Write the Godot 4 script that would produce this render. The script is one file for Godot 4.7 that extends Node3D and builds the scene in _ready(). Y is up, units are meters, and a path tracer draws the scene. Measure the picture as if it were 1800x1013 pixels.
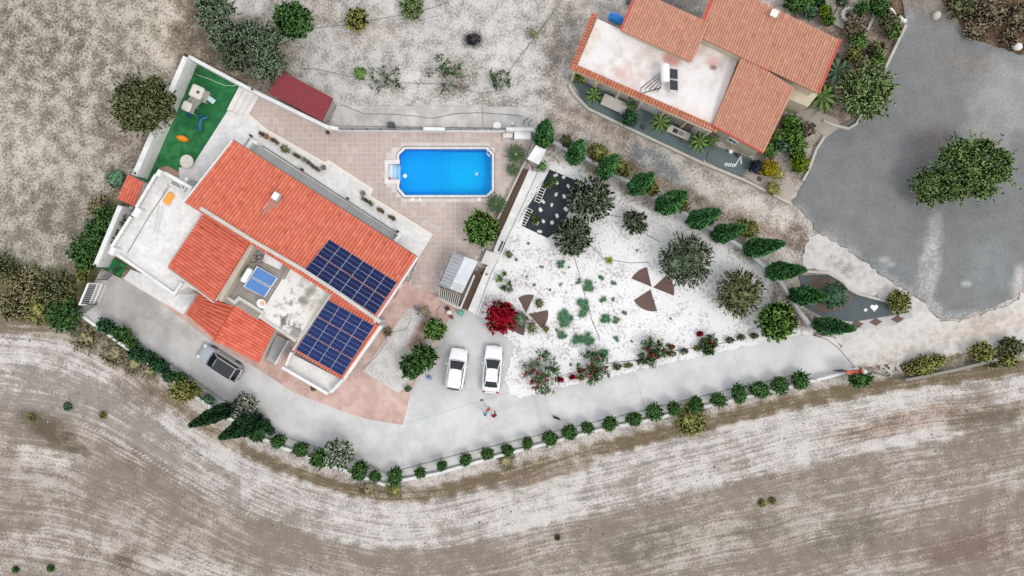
extends Node3D

const HC := 66.67   # height of the camera over the ground, metres
const PM := 18.0    # photo pixels per metre on the ground
var used := {}
var M := {}
var cache := {}
var rng := RandomNumberGenerator.new()

class MB:
	var v := PackedVector3Array()
	var n := PackedVector3Array()
	var c := PackedColorArray()
	var t := PackedVector2Array()
	var col := Color.WHITE
	var smooth_n := false
	func tri(a: Vector3, b: Vector3, d: Vector3, o := Vector3.ZERO) -> void:
		var k := (d - a).cross(b - a)
		if o != Vector3.ZERO and k.dot(o) < 0.0:
			k = -k
			v.append(a); v.append(d); v.append(b)
		else:
			v.append(a); v.append(b); v.append(d)
		k = k.normalized()
		n.append(k); n.append(k); n.append(k)
		c.append(col); c.append(col); c.append(col)
	func quad(a: Vector3, b: Vector3, d: Vector3, e: Vector3, o := Vector3.ZERO) -> void:
		tri(a, b, d, o)
		tri(a, d, e, o)
	func hexa(top: Array, bot: Array) -> void:
		var m := Vector3.ZERO
		for i in 4:
			m += top[i] + bot[i]
		m /= 8.0
		quad(top[0], top[1], top[2], top[3], Vector3.UP)
		quad(bot[0], bot[1], bot[2], bot[3], Vector3.DOWN)
		for i in 4:
			var j := (i + 1) % 4
			quad(top[i], top[j], bot[j], bot[i], (top[i] + top[j] + bot[i] + bot[j]) / 4.0 - m)
	func box(at: Vector3, size: Vector3, bas := Basis()) -> void:
		var h := size / 2.0
		var tp := []
		var bt := []
		for q in [[-1, -1], [1, -1], [1, 1], [-1, 1]]:
			tp.append(at + bas * Vector3(q[0] * h.x, h.y, q[1] * h.z))
			bt.append(at + bas * Vector3(q[0] * h.x, -h.y, q[1] * h.z))
		var m := at
		quad(tp[0], tp[1], tp[2], tp[3], bas.y)
		quad(bt[0], bt[1], bt[2], bt[3], -bas.y)
		for i in 4:
			var j := (i + 1) % 4
			quad(tp[i], tp[j], bt[j], bt[i], (tp[i] + tp[j] + bt[i] + bt[j]) / 4.0 - m)
	# a box with its upper edges cut off
	func rbox(at: Vector3, size: Vector3, cut: float, bas := Basis()) -> void:
		var h := size / 2.0
		var rings := []
		for q in [[0.0, -h.y], [0.0, h.y - cut], [cut, h.y]]:
			var r := []
			var k: float = cut
			for s in [[-1, -1], [1, -1], [1, 1], [-1, 1]]:
				var x: float = s[0] * (h.x - q[0])
				var z: float = s[1] * (h.z - q[0])
				if s[0] * s[1] > 0:
					r.append(at + bas * Vector3(x, q[1], z - s[1] * k)); r.append(at + bas * Vector3(x - s[0] * k, q[1], z))
				else:
					r.append(at + bas * Vector3(x - s[0] * k, q[1], z)); r.append(at + bas * Vector3(x, q[1], z - s[1] * k))
			rings.append(r)
		for i in 2:
			for j in 8:
				var l := (j + 1) % 8
				var mid: Vector3 = (rings[i][j] + rings[i][l] + rings[i + 1][j] + rings[i + 1][l]) / 4.0
				quad(rings[i][j], rings[i][l], rings[i + 1][l], rings[i + 1][j], mid - (at - bas.y * h.y * 0.5))
		for j in range(1, 7):
			tri(rings[2][0], rings[2][j], rings[2][j + 1], bas.y)
	func prism(p: PackedVector2Array, y0: float, y1: float) -> void:
		var ix := Geometry2D.triangulate_polygon(p)
		for i in range(0, ix.size(), 3):
			tri(Vector3(p[ix[i]].x, y1, p[ix[i]].y), Vector3(p[ix[i + 1]].x, y1, p[ix[i + 1]].y), Vector3(p[ix[i + 2]].x, y1, p[ix[i + 2]].y), Vector3.UP)
		for i in p.size():
			var a := p[i]
			var b := p[(i + 1) % p.size()]
			var e := (b - a).normalized()
			var o := Vector2(e.y, -e.x)
			if Geometry2D.is_point_in_polygon((a + b) / 2.0 + o * 0.004, p):
				o = -o
			quad(Vector3(a.x, y1, a.y), Vector3(b.x, y1, b.y), Vector3(b.x, y0, b.y), Vector3(a.x, y0, a.y), Vector3(o.x, 0, o.y))
	# a wall along a line of points, mitred at the corners
	func strip(p: PackedVector2Array, hw: float, y0: float, y1: float) -> void:
		var l := PackedVector2Array()
		var r := PackedVector2Array()
		for i in p.size():
			var d0 := (p[i] - p[i - 1]).normalized() if i > 0 else (p[1] - p[0]).normalized()
			var d1 := (p[i + 1] - p[i]).normalized() if i < p.size() - 1 else d0
			var m := (d0 + d1).normalized()
			var nn := Vector2(-m.y, m.x) * hw / maxf(0.5, m.dot(d0))
			l.append(p[i] + nn); r.append(p[i] - nn)
		for i in p.size() - 1:
			var tp := [l[i], l[i + 1], r[i + 1], r[i]]
			var mm: Vector2 = (tp[0] + tp[1] + tp[2] + tp[3]) / 4.0
			quad(V(tp[0], y1), V(tp[1], y1), V(tp[2], y1), V(tp[3], y1), Vector3.UP)
			for j in 4:
				if j == 1 and i < p.size() - 2 or j == 3 and i > 0:
					continue
				var q: Vector2 = tp[j]
				var s: Vector2 = tp[(j + 1) % 4]
				var o := (q + s) / 2.0 - mm
				quad(V(q, y1), V(s, y1), V(s, y0), V(q, y0), Vector3(o.x, 0, o.y))
	func V(q: Vector2, y: float) -> Vector3:
		return Vector3(q.x, y, q.y)
	func tube(p: Array, r0: float, r1: float, k := 6) -> void:
		var rings := []
		var side := Vector3.ZERO
		for i in p.size():
			var d: Vector3 = (p[mini(i + 1, p.size() - 1)] - p[maxi(i - 1, 0)]).normalized()
			if side == Vector3.ZERO or absf(side.dot(d)) > 0.95:
				side = d.cross(Vector3.RIGHT if absf(d.x) < 0.8 else Vector3.FORWARD).normalized()
			side = (side - d * side.dot(d)).normalized()
			var up := d.cross(side)
			var rad := lerpf(r0, r1, float(i) / maxf(1, p.size() - 1))
			var ring := []
			for j in k:
				var a := TAU * j / k
				ring.append([p[i] + (side * cos(a) + up * sin(a)) * rad, side * cos(a) + up * sin(a)])
			rings.append(ring)
		for i in p.size() - 1:
			for j in k:
				var l := (j + 1) % k
				sq(rings[i][j], rings[i][l], rings[i + 1][l], rings[i + 1][j])
		for e in [0, p.size() - 1]:
			var o: Vector3 = (p[0] - p[1]) if e == 0 else (p[e] - p[e - 1])
			for j in range(1, k - 1):
				tri(rings[e][0][0], rings[e][j][0], rings[e][j + 1][0], o)
	# a smooth quad of [point, normal] corners
	func sq(a: Array, b: Array, d: Array, e: Array) -> void:
		var k: Vector3 = (d[0] - a[0]).cross(b[0] - a[0]) + (e[0] - a[0]).cross(d[0] - a[0])
		var flip: bool = k.dot(a[1] + b[1] + d[1] + e[1]) < 0.0
		for w in ([a, d, b, a, e, d] if flip else [a, b, d, a, d, e]):
			v.append(w[0]); n.append(w[1]); c.append(col)
	func lathe(at: Vector3, prof: Array, k := 12, bas := Basis()) -> void:
		for i in prof.size() - 1:
			var a: Vector2 = prof[i]
			var b: Vector2 = prof[i + 1]
			var sl := Vector2(b.y - a.y, -(b.x - a.x)).normalized()
			for j in k:
				var f0 := TAU * j / k
				var f1 := TAU * (j + 1) / k
				var d0 := Vector3(cos(f0), 0, sin(f0))
				var d1 := Vector3(cos(f1), 0, sin(f1))
				var n0 := bas * (d0 * sl.x + Vector3.UP * sl.y)
				var n1 := bas * (d1 * sl.x + Vector3.UP * sl.y)
				sq([at + bas * (d0 * a.x + Vector3.UP * a.y), n0], [at + bas * (d1 * a.x + Vector3.UP * a.y), n1], [at + bas * (d1 * b.x + Vector3.UP * b.y), n1], [at + bas * (d0 * b.x + Vector3.UP * b.y), n0])
	func ball(at: Vector3, r: Vector3, k := 10, rows := 6, bas := Basis()) -> void:
		for i in rows:
			var a0 := PI * i / rows
			var a1 := PI * (i + 1) / rows
			for j in k:
				var q := []
				for w in [[a0, j], [a0, j + 1], [a1, j + 1], [a1, j]]:
					var f: float = TAU * w[1] / k
					var d := Vector3(sin(w[0]) * cos(f), cos(w[0]), sin(w[0]) * sin(f))
					q.append([at + bas * (d * r), bas * (d / r).normalized()])
				sq(q[0], q[1], q[2], q[3])
	# a leaf: a bent diamond from its foot to its tip
	func leaf(at: Vector3, dir: Vector3, side: Vector3, l: float, w: float, lean := Vector3.ZERO) -> void:
		var m := at + dir * l * 0.45
		var tip := at + dir * l
		var k := dir.cross(side).normalized()
		if k.y < 0.0:
			k = -k
		if lean != Vector3.ZERO:
			k = (k * 0.55 + lean).normalized()
		for q in [at, m + side * w, tip, at, tip, m - side * w]:
			v.append(q); n.append(k); c.append(col)
	func mesh(origin := Vector3.ZERO, rect := Rect2()) -> ArrayMesh:
		var a := []
		a.resize(Mesh.ARRAY_MAX)
		a[Mesh.ARRAY_VERTEX] = Transform3D(Basis(), -origin) * v
		a[Mesh.ARRAY_NORMAL] = n
		a[Mesh.ARRAY_COLOR] = c
		if rect.size.x > 0.0:
			t.resize(v.size())
			for i in v.size():
				t[i] = Vector2((v[i].x - rect.position.x) / rect.size.x, (v[i].z - rect.position.y) / rect.size.y)
		if t.size() == v.size():
			a[Mesh.ARRAY_TEX_UV] = t
		var m := ArrayMesh.new()
		m.add_surface_from_arrays(Mesh.PRIMITIVE_TRIANGLES, a)
		return m

# ---------------------------------------------------------------- placing
func P(x: float, y: float, h := 0.0) -> Vector3:   # where the line of sight through a point of the plan meets the height h
	var k := (HC - h) / HC / PM
	return Vector3((x - 900.0) * k, h, (y - 506.5) * k)

func Q(x: float, y: float, h := 0.0) -> Vector2:
	var p := P(x, y, h)
	return Vector2(p.x, p.z)

func poly(a: Array, h := 0.0) -> PackedVector2Array:
	var r := PackedVector2Array()
	for i in range(0, a.size(), 2):
		r.append(Q(a[i], a[i + 1], h))
	return r

func nm(called: String, parent: Node) -> String:
	var key := str(parent.get_instance_id()) + called
	var k: int = used.get(key, 0)
	used[key] = k + 1
	return called if k == 0 else "%s_%03d" % [called, k]

func thing(called: String, label: String, category: String, at := Vector3.ZERO, group := "") -> Node3D:
	var o := Node3D.new()
	o.name = nm(called, self)
	add_child(o, true)
	o.position = at
	tag(o, label, category, group)
	return o

func tag(o: Node, label: String, category: String, group := "") -> void:
	o.set_meta("label", label)
	o.set_meta("category", category)
	if group:
		o.set_meta("group", group)

func origin_of(o: Node) -> Vector3:
	var p := Vector3.ZERO
	while o is Node3D and o != self:
		p += o.position
		o = o.get_parent()
	return p

func part(parent: Node3D, called: String, mb: MB, m: Material, kind := "") -> MeshInstance3D:
	return put(parent, called, mb.mesh(origin_of(parent)), m, kind)

func lpart(parent: Node3D, called: String, mb: MB, m: Material, kind := "") -> MeshInstance3D:
	return put(parent, called, mb.mesh(), m, kind)

func put(parent: Node3D, called: String, mesh: Mesh, m: Material, kind := "") -> MeshInstance3D:
	var o := MeshInstance3D.new()
	o.name = nm(called, parent)
	o.mesh = mesh
	o.material_override = m
	parent.add_child(o, true)
	if kind:
		o.set_meta("kind", kind)
	return o

func solo(called: String, label: String, category: String, at: Vector3, mb: MB, m: Material, group := "") -> MeshInstance3D:
	var o := put(self, called, mb.mesh(at), m)
	o.position = at
	tag(o, label, category, group)
	return o

func struct(called: String, mb: MB, m: Material, rect := Rect2()) -> MeshInstance3D:
	return put(self, called, mb.mesh(Vector3.ZERO, rect), m, "structure")

func dup(o: Node3D, called: String, at: Vector3, turn: float, grow: Vector3, label: String) -> Node3D:
	var r: Node3D = o.duplicate()
	r.name = nm(called, self)
	add_child(r, true)
	r.position = at
	r.rotation.y = turn
	r.scale = grow
	r.set_meta("label", label)
	return r

func scatter(parent: Node3D, called: String, mesh: Mesh, m: Material, ts: Array, cs: Array, label := "", category := "") -> void:
	if ts.is_empty():
		return
	var mm := MultiMesh.new()
	mm.transform_format = MultiMesh.TRANSFORM_3D
	mm.use_colors = true
	mm.mesh = mesh
	mm.instance_count = ts.size()
	for i in ts.size():
		mm.set_instance_transform(i, ts[i])
		mm.set_instance_color(i, cs[i])
	var o := MultiMeshInstance3D.new()
	o.name = nm(called, parent)
	o.position = -origin_of(parent)
	o.multimesh = mm
	o.material_override = m
	parent.add_child(o, true)
	o.set_meta("kind", "stuff")
	if label:
		tag(o, label, category)

# ---------------------------------------------------------------- materials
func lin(r: float, g: float, b: float) -> Color:   # the byte values of an albedo as sRGB
	return Color(r / 255.0, g / 255.0, b / 255.0).srgb_to_linear()

func grain_tex(seed_: int, size: int, freq: float, lo: float, hi: float, oct := 4) -> ImageTexture:
	var f := FastNoiseLite.new()
	f.seed = seed_
	f.frequency = freq
	f.fractal_octaves = oct
	var im := f.get_seamless_image(size, size)
	im.convert(Image.FORMAT_L8)
	var d := im.get_data()
	for i in d.size():
		d[i] = int(lerpf(lo, hi, d[i] / 255.0) * 255.0)
	return ImageTexture.create_from_image(Image.create_from_data(size, size, false, Image.FORMAT_L8, d))

func mk(c: Color, rough := 0.85, metal := 0.0, grain := 0, scale := 1.0) -> StandardMaterial3D:
	var m := StandardMaterial3D.new()
	m.albedo_color = c.linear_to_srgb()
	m.roughness = rough
	m.metallic = metal
	if grain > 0:
		if not cache.has("g1"):
			cache["g1"] = grain_tex(3, 256, 0.06, 0.84, 1.0)
			cache["g2"] = grain_tex(8, 512, 0.012, 0.91, 1.0, 5)
			cache["g3"] = grain_tex(9, 256, 0.2, 0.65, 1.0, 2)
		m.albedo_texture = cache["g%d" % grain]
		m.uv1_triplanar = true
		m.uv1_world_triplanar = true
		m.uv1_scale = Vector3.ONE * scale
		m.detail_enabled = true
		m.detail_blend_mode = BaseMaterial3D.BLEND_MODE_MUL
		m.detail_albedo = cache["g2"]
		m.detail_uv_layer = BaseMaterial3D.DETAIL_UV_2
		m.uv2_triplanar = true
		m.uv2_world_triplanar = true
		m.uv2_scale = Vector3.ONE * 0.11
	return m

func vmat(rough := 0.9, back := Color.BLACK) -> StandardMaterial3D:
	var m := StandardMaterial3D.new()
	m.vertex_color_use_as_albedo = true
	m.roughness = rough
	m.metallic_specular = 0.25
	if back != Color.BLACK:
		m.backlight_enabled = true
		m.backlight = back
	return m

# A ground texture: two tones mixed by noise, their balance and hue changed by soft patches of soil, dust and wear.
# dab: [x, y, rx, ry, degrees, low, high, bias, strength]
func soil(x0: float, y0: float, x1: float, y1: float, tw: int, th: int, low: Color, high: Color, bias: float, freq: float, soft: float, grain: float, dabs: Array, field := false, seed_ := 1) -> ImageTexture:
	var cw := tw / 8
	var ch := th / 8
	var lo := PackedFloat32Array()
	var hi := PackedFloat32Array()
	var bi := PackedFloat32Array()
	lo.resize(cw * ch * 3); hi.resize(cw * ch * 3); bi.resize(cw * ch * 3)
	for j in ch:
		for i in cw:
			var x := lerpf(x0, x1, (i + 0.5) / cw)
			var y := lerpf(y0, y1, (j + 0.5) / ch)
			var l := low
			var h := high
			var b := bias
			var s := 0.0
			if field:
				var r: Array = field_at(x, y)
				l = r[0]; h = r[1]; b = r[2]; s = r[3]
			var k := (j * cw + i) * 3
			lo[k] = l.r; lo[k + 1] = l.g; lo[k + 2] = l.b
			hi[k] = h.r; hi[k + 1] = h.g; hi[k + 2] = h.b
			bi[k] = b; bi[k + 1] = s
	var edge := FastNoiseLite.new()
	edge.seed = seed_ + 40
	edge.frequency = 0.03
	for d in dabs:
		var big: float = maxf(d[2], d[3]) * 1.5
		var i0 := clampi(int((d[0] - big - x0) / (x1 - x0) * cw), 0, cw - 1)
		var i1 := clampi(int((d[0] + big - x0) / (x1 - x0) * cw) + 1, 0, cw - 1)
		var j0 := clampi(int((d[1] - big - y0) / (y1 - y0) * ch), 0, ch - 1)
		var j1 := clampi(int((d[1] + big - y0) / (y1 - y0) * ch) + 1, 0, ch - 1)
		var ca := cos(deg_to_rad(d[4]))
		var sa := sin(deg_to_rad(d[4]))
		var dl: Color = d[5]
		var dh: Color = d[6]
		for j in range(j0, j1 + 1):
			for i in range(i0, i1 + 1):
				var dx: float = lerpf(x0, x1, (i + 0.5) / cw) - d[0]
				var dy: float = lerpf(y0, y1, (j + 0.5) / ch) - d[1]
				var q: float = Vector2((dx * ca + dy * sa) / d[2], (-dx * sa + dy * ca) / d[3]).length() + 0.35 * edge.get_noise_2d(dx + d[0], dy + d[1])
				var w: float = d[8] * (1.0 - smoothstep(0.55, 1.2, q))
				if w > 0.0:
					var k := (j * cw + i) * 3
					lo[k] = lerpf(lo[k], dl.r, w); lo[k + 1] = lerpf(lo[k + 1], dl.g, w); lo[k + 2] = lerpf(lo[k + 2], dl.b, w)
					hi[k] = lerpf(hi[k], dh.r, w); hi[k + 1] = lerpf(hi[k + 1], dh.g, w); hi[k + 2] = lerpf(hi[k + 2], dh.b, w)
					bi[k] = lerpf(bi[k], d[7], w)
	var up := []
	for a in [lo, hi, bi]:
		var im := Image.create_from_data(cw, ch, false, Image.FORMAT_RGBF, a.to_byte_array())
		im.resize(tw, th, Image.INTERPOLATE_BILINEAR)
		up.append(im.get_data().to_float32_array())
	var L: PackedFloat32Array = up[0]
	var U: PackedFloat32Array = up[1]
	var B: PackedFloat32Array = up[2]
	var iso := FastNoiseLite.new()
	iso.seed = seed_
	iso.frequency = freq
	iso.fractal_octaves = 5
	iso.fractal_gain = 0.68
	var wide := FastNoiseLite.new()
	wide.seed = seed_ + 9
	wide.frequency = freq * 0.16
	wide.fractal_octaves = 2
	var st := FastNoiseLite.new()
	st.seed = seed_ + 5
	st.frequency = 0.07
	st.fractal_octaves = 4
	st.fractal_gain = 0.72
	var out := PackedByteArray()
	out.resize(tw * th * 3)
	var g := RandomNumberGenerator.new()
	g.seed = 77 + seed_
	var fs := PackedFloat32Array()
	fs.resize(4096)
	for i in 4096:
		fs[i] = g.randf() - 0.5
	var f0 := PackedFloat32Array()
	var f1 := PackedFloat32Array()
	f0.resize(tw); f1.resize(tw)
	var mottle := 0.09 if field else 0.03
	if field:
		for i in tw:
			f0[i] = curve(edge0, lerpf(x0, x1, (i + 0.5) / tw))
			f1[i] = curve(edge1, lerpf(x0, x1, (i + 0.5) / tw))
	var sx := (x1 - x0) / tw
	var sy := (y1 - y0) / th
	var rr := 17
	for j in th:
		var y := y0 + (j + 0.5) * sy
		for i in tw:
			var x := x0 + (i + 0.5) * sx
			var k := (j * tw + i) * 3
			var nv := iso.get_noise_2d(x, y) + 0.5 * wide.get_noise_2d(x, y)
			var nv0 := nv
			var s := B[k + 1]
			if s > 0.01:
				var broad := wide.get_noise_2d(x * 0.16, y * 0.22)
				var vv := (y - f0[i]) / (f1[i] - f0[i]) * 330.0 + broad * 5.0 + nv * 1.2
				nv = lerpf(nv, st.get_noise_2d(x * 0.09, vv * 1.7) * 0.5 + st.get_noise_2d(x * 0.022 + 900.0, vv * 3.1) * 0.4 + nv * 0.45 + broad * 0.35, s)
				if vv > 60.0:   # tyre marks
					var m := fmod(vv, 57.0)
					if m < 4.0 and fmod(x + m * 1.5, 7.0) < 3.6 and fmod(x * 0.37 + floorf(vv / 57.0) * 131.0, 310.0) < 120.0:
						nv += 0.5
			rr = (rr * 1103515245 + 12345) & 0x7fffffff
			var gr := 1.0 + grain * fs[(rr >> 8) & 4095] + mottle * nv0
			var e := 0.5 - B[k]
			var sf := soft * ((1.5 - 0.25 * s) if field else 1.0)
			var w := smoothstep(e - sf, e + sf, nv)
			out[k] = clampi(int((L[k] + (U[k] - L[k]) * w) * gr * 255.0), 0, 255)
			out[k + 1] = clampi(int((L[k + 1] + (U[k + 1] - L[k + 1]) * w) * gr * 255.0), 0, 255)
			out[k + 2] = clampi(int((L[k + 2] + (U[k + 2] - L[k + 2]) * w) * gr * 255.0), 0, 255)
	return ImageTexture.create_from_image(Image.create_from_data(tw, th, false, Image.FORMAT_RGB8, out))

func rect_of(x0: float, y0: float, x1: float, y1: float) -> Rect2:
	var a := Q(x0, y0)
	return Rect2(a, Q(x1, y1) - a)

func tmat(t: Texture2D, rough := 0.95) -> StandardMaterial3D:
	var m := StandardMaterial3D.new()
	m.albedo_texture = t
	m.albedo_color = Color(0.83, 0.83, 0.83).linear_to_srgb()
	m.roughness = rough
	m.metallic_specular = 0.25
	return m

func curve(a: Array, x: float) -> float:
	for i in a.size() - 1:
		if x < a[i + 1].x or i == a.size() - 2:
			var t: float = (x - a[i].x) / (a[i + 1].x - a[i].x)
			var m0: float = (a[i + 1].y - a[maxi(i - 1, 0)].y) / (a[i + 1].x - a[maxi(i - 1, 0)].x) * (a[i + 1].x - a[i].x)
			var m1: float = (a[mini(i + 2, a.size() - 1)].y - a[i].y) / (a[mini(i + 2, a.size() - 1)].x - a[i].x) * (a[i + 1].x - a[i].x)
			var t2 := t * t
			var t3 := t2 * t
			return (2 * t3 - 3 * t2 + 1) * a[i].y + (t3 - 2 * t2 + t) * m0 + (-2 * t3 + 3 * t2) * a[i + 1].y + (t3 - t2) * m1
	return a[0].y

var edge0 := [Vector2(-300, 545), Vector2(0, 562), Vector2(120, 580), Vector2(240, 650), Vector2(360, 745), Vector2(460, 800), Vector2(600, 850), Vector2(700, 868), Vector2(820, 848), Vector2(1000, 800), Vector2(1200, 748), Vector2(1500, 680), Vector2(1800, 640), Vector2(2100, 590)]
var edge1 := [Vector2(-300, 1000), Vector2(0, 1015), Vector2(200, 1050), Vector2(450, 1120), Vector2(700, 1165), Vector2(900, 1155), Vector2(1200, 1100), Vector2(1500, 1035), Vector2(1800, 965), Vector2(2100, 900)]
func bc(r: float, g: float, b: float) -> Color:
	return Color(r / 255.0, g / 255.0, b / 255.0)

func field_at(x: float, y: float) -> Array:
	var a := curve(edge0, x)
	var b := curve(edge1, x)
	var t := (y - a) / (b - a)
	if t > -0.02:
		var bias := 0.40
		var lo := bc(143, 132, 122)
		var hi := bc(191, 183, 176)
		if t < 0.055:
			bias = 0.22 if x > 420 else 0.5
			lo = bc(122, 108, 88) if x > 250 else bc(130, 118, 104)
			hi = bc(185, 174, 160)
		elif t < 0.34:
			bias = 0.64 if x > 500 else 0.56
			lo = bc(154, 146, 139)
			hi = bc(212, 206, 202)
			if x < 420:
				bias = 0.64 if t < 0.17 else 0.25
		elif t < 0.52:
			bias = 0.27
		else:
			bias = 0.36 + 0.1 * sin(t * 22.0)
		return [lo, hi, bias, 1.0]
	if x < 345 + clampf((y - 100) * 0.05, -10, 20) and y < 640:
		return [bc(132, 124, 112), bc(192, 185, 174), 0.55 + (0.08 if y < 330 else -0.08), 0.0]
	if x < 960 and y < 260:
		return [bc(156, 150, 145), bc(207, 203, 200), 0.76, 0.0]
	if x > 1560 and y < 130:
		return [bc(78, 64, 52), bc(128, 108, 90), 0.4, 0.0]
	return [bc(162, 153, 145), bc(204, 197, 191), 0.58, 0.0]

# ---------------------------------------------------------------- plants
const PAL := {
	"hedge": [Color(0.103, 0.228, 0.0684), Color(0.171, 0.331, 0.0969), Color(0.057, 0.137, 0.0456)],
	"cypress": [Color(0.137, 0.376, 0.131), Color(0.217, 0.513, 0.171), Color(0.0741, 0.228, 0.0855)],
	"deep": [Color(0.057, 0.154, 0.0684), Color(0.0969, 0.228, 0.0912), Color(0.0342, 0.0912, 0.0456)],
	"olive": [Color(0.221, 0.241, 0.111), Color(0.315, 0.323, 0.157), Color(0.129, 0.138, 0.0739)],
	"grey": [Color(0.165, 0.217, 0.137), Color(0.251, 0.308, 0.194), Color(0.0912, 0.131, 0.0798)],
	"lime": [Color(0.264, 0.388, 0.031), Color(0.26, 0.32, 0.03), Color(0.155, 0.248, 0.031)],
	"leafy": [Color(0.17, 0.324, 0.077), Color(0.277, 0.447, 0.108), Color(0.0923, 0.193, 0.0539)],
	"moss": [Color(0.373, 0.381, 0.119), Color(0.508, 0.491, 0.17), Color(0.221, 0.228, 0.0847)],
	"yellow": [Color(0.55, 0.42, 0.02), Color(0.66, 0.52, 0.04), Color(0.32, 0.28, 0.03)],
	"red": [Color(0.46, 0.01, 0.03), Color(0.6, 0.015, 0.04), Color(0.28, 0.008, 0.02)],
	"white": [Color(0.75, 0.75, 0.7), Color(0.62, 0.64, 0.55), Color(0.5, 0.55, 0.4)],
	"aloe": [Color(0.1, 0.22, 0.12), Color(0.15, 0.3, 0.16), Color(0.06, 0.15, 0.085)],
	"pine": [Color(0.23, 0.31, 0.211), Color(0.341, 0.421, 0.28), Color(0.13, 0.179, 0.13)],
	"feather": [Color(0.27, 0.378, 0.149), Color(0.378, 0.486, 0.216), Color(0.162, 0.243, 0.0945)],
	"brown": [Color(0.333, 0.271, 0.186), Color(0.457, 0.364, 0.25), Color(0.207, 0.177, 0.124)],
	"dry": [Color(0.378, 0.338, 0.189), Color(0.472, 0.419, 0.257), Color(0.243, 0.23, 0.121)],
	"navy": [Color(0.0465, 0.0543, 0.0853), Color(0.0697, 0.0775, 0.116), Color(0.031, 0.0341, 0.0543)],
	"dusk": [Color(0.154, 0.293, 0.185), Color(0.215, 0.385, 0.231), Color(0.0923, 0.185, 0.123)],

	"tree": [Color(0.228, 0.342, 0.12), Color(0.319, 0.456, 0.16), Color(0.125, 0.217, 0.0798)],
}

func tint(p: String) -> Color:
	var a: Array = PAL[p]
	var r := rng.randf()
	return (a[0] as Color).lerp(a[1] if rng.randf() < 0.5 else a[2], r)

func rdir() -> Vector3:
	var z := rng.randf_range(-1, 1)
	var a := rng.randf() * TAU
	var r := sqrt(1.0 - z * z)
	return Vector3(r * cos(a), z, r * sin(a))

# leaves in clumps round an uneven ellipsoid that fills the box of half-size r about c
func blob(mb: MB, c: Vector3, r: Vector3, n: int, ll: float, lw: float, pal: String, gap := 0.0, low := -0.6, flower := "", share := 0.0) -> void:
	var per := 10
	var f := FastNoiseLite.new()
	f.seed = rng.randi() % 9999
	f.frequency = 0.9
	# inner foliage as a solid hull, added so the gaps look lit
	var core := 0.56 if gap > 0.0 else 0.8
	if n > 300:
		var rows := 9
		var seg := 14
		for i in rows:
			for j in seg:
				var q := []
				for w in [[i, j], [i + 1, j], [i + 1, j + 1], [i, j + 1]]:
					var a: float = PI * w[0] / rows
					var b: float = TAU * (int(w[1]) % seg) / seg
					var d := Vector3(sin(a) * cos(b), cos(a), sin(a) * sin(b))
					q.append(c + d * r * core * (0.84 + 0.42 * f.get_noise_3d(d.x * 2.2, d.y * 2.2, d.z * 2.2)) * (0.94 + 0.12 * f.get_noise_3d(d.x * 40.0, d.y * 40.0, d.z * 40.0)))
				var o: Vector3 = (q[0] + q[2]) / 2.0 - c
				mb.col = tint(pal)
				mb.tri(q[0], q[1], q[2], o)
				mb.col = tint(pal)
				mb.tri(q[0], q[2], q[3], o)
	var k := 0
	while k < n:
		var d := rdir()
		if d.y < low:
			continue
		var lump := 0.84 + 0.42 * f.get_noise_3d(d.x * 2.2, d.y * 2.2, d.z * 2.2)
		if gap > 0.0 and f.get_noise_3d(d.x * 3.0 + 9.0, d.y * 3.0, d.z * 3.0) < gap - 0.62:
			k += 3
			continue
		var at := c + d * r * lump * pow(rng.randf_range(0.12, 1.0), 0.42)
		var base := tint(pal)
		var blossom := flower != "" and rng.randf() < share and (at - c).y > -0.2 * r.y
		for q in per:
			var s := rdir()
			mb.col = (tint(flower) if blossom else base.lerp(tint(pal), 0.4))
			var dir := (d * 0.7 + s * 0.75 + Vector3.UP * 0.12).normalized()
			var side := dir.cross(rdir()).normalized()
			mb.leaf(at + rdir() * ll * 1.1 * rng.randf(), dir, side, ll * rng.randf_range(0.7, 1.25), lw, d * 0.45 + Vector3.UP * 0.5)
		k += per

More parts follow.
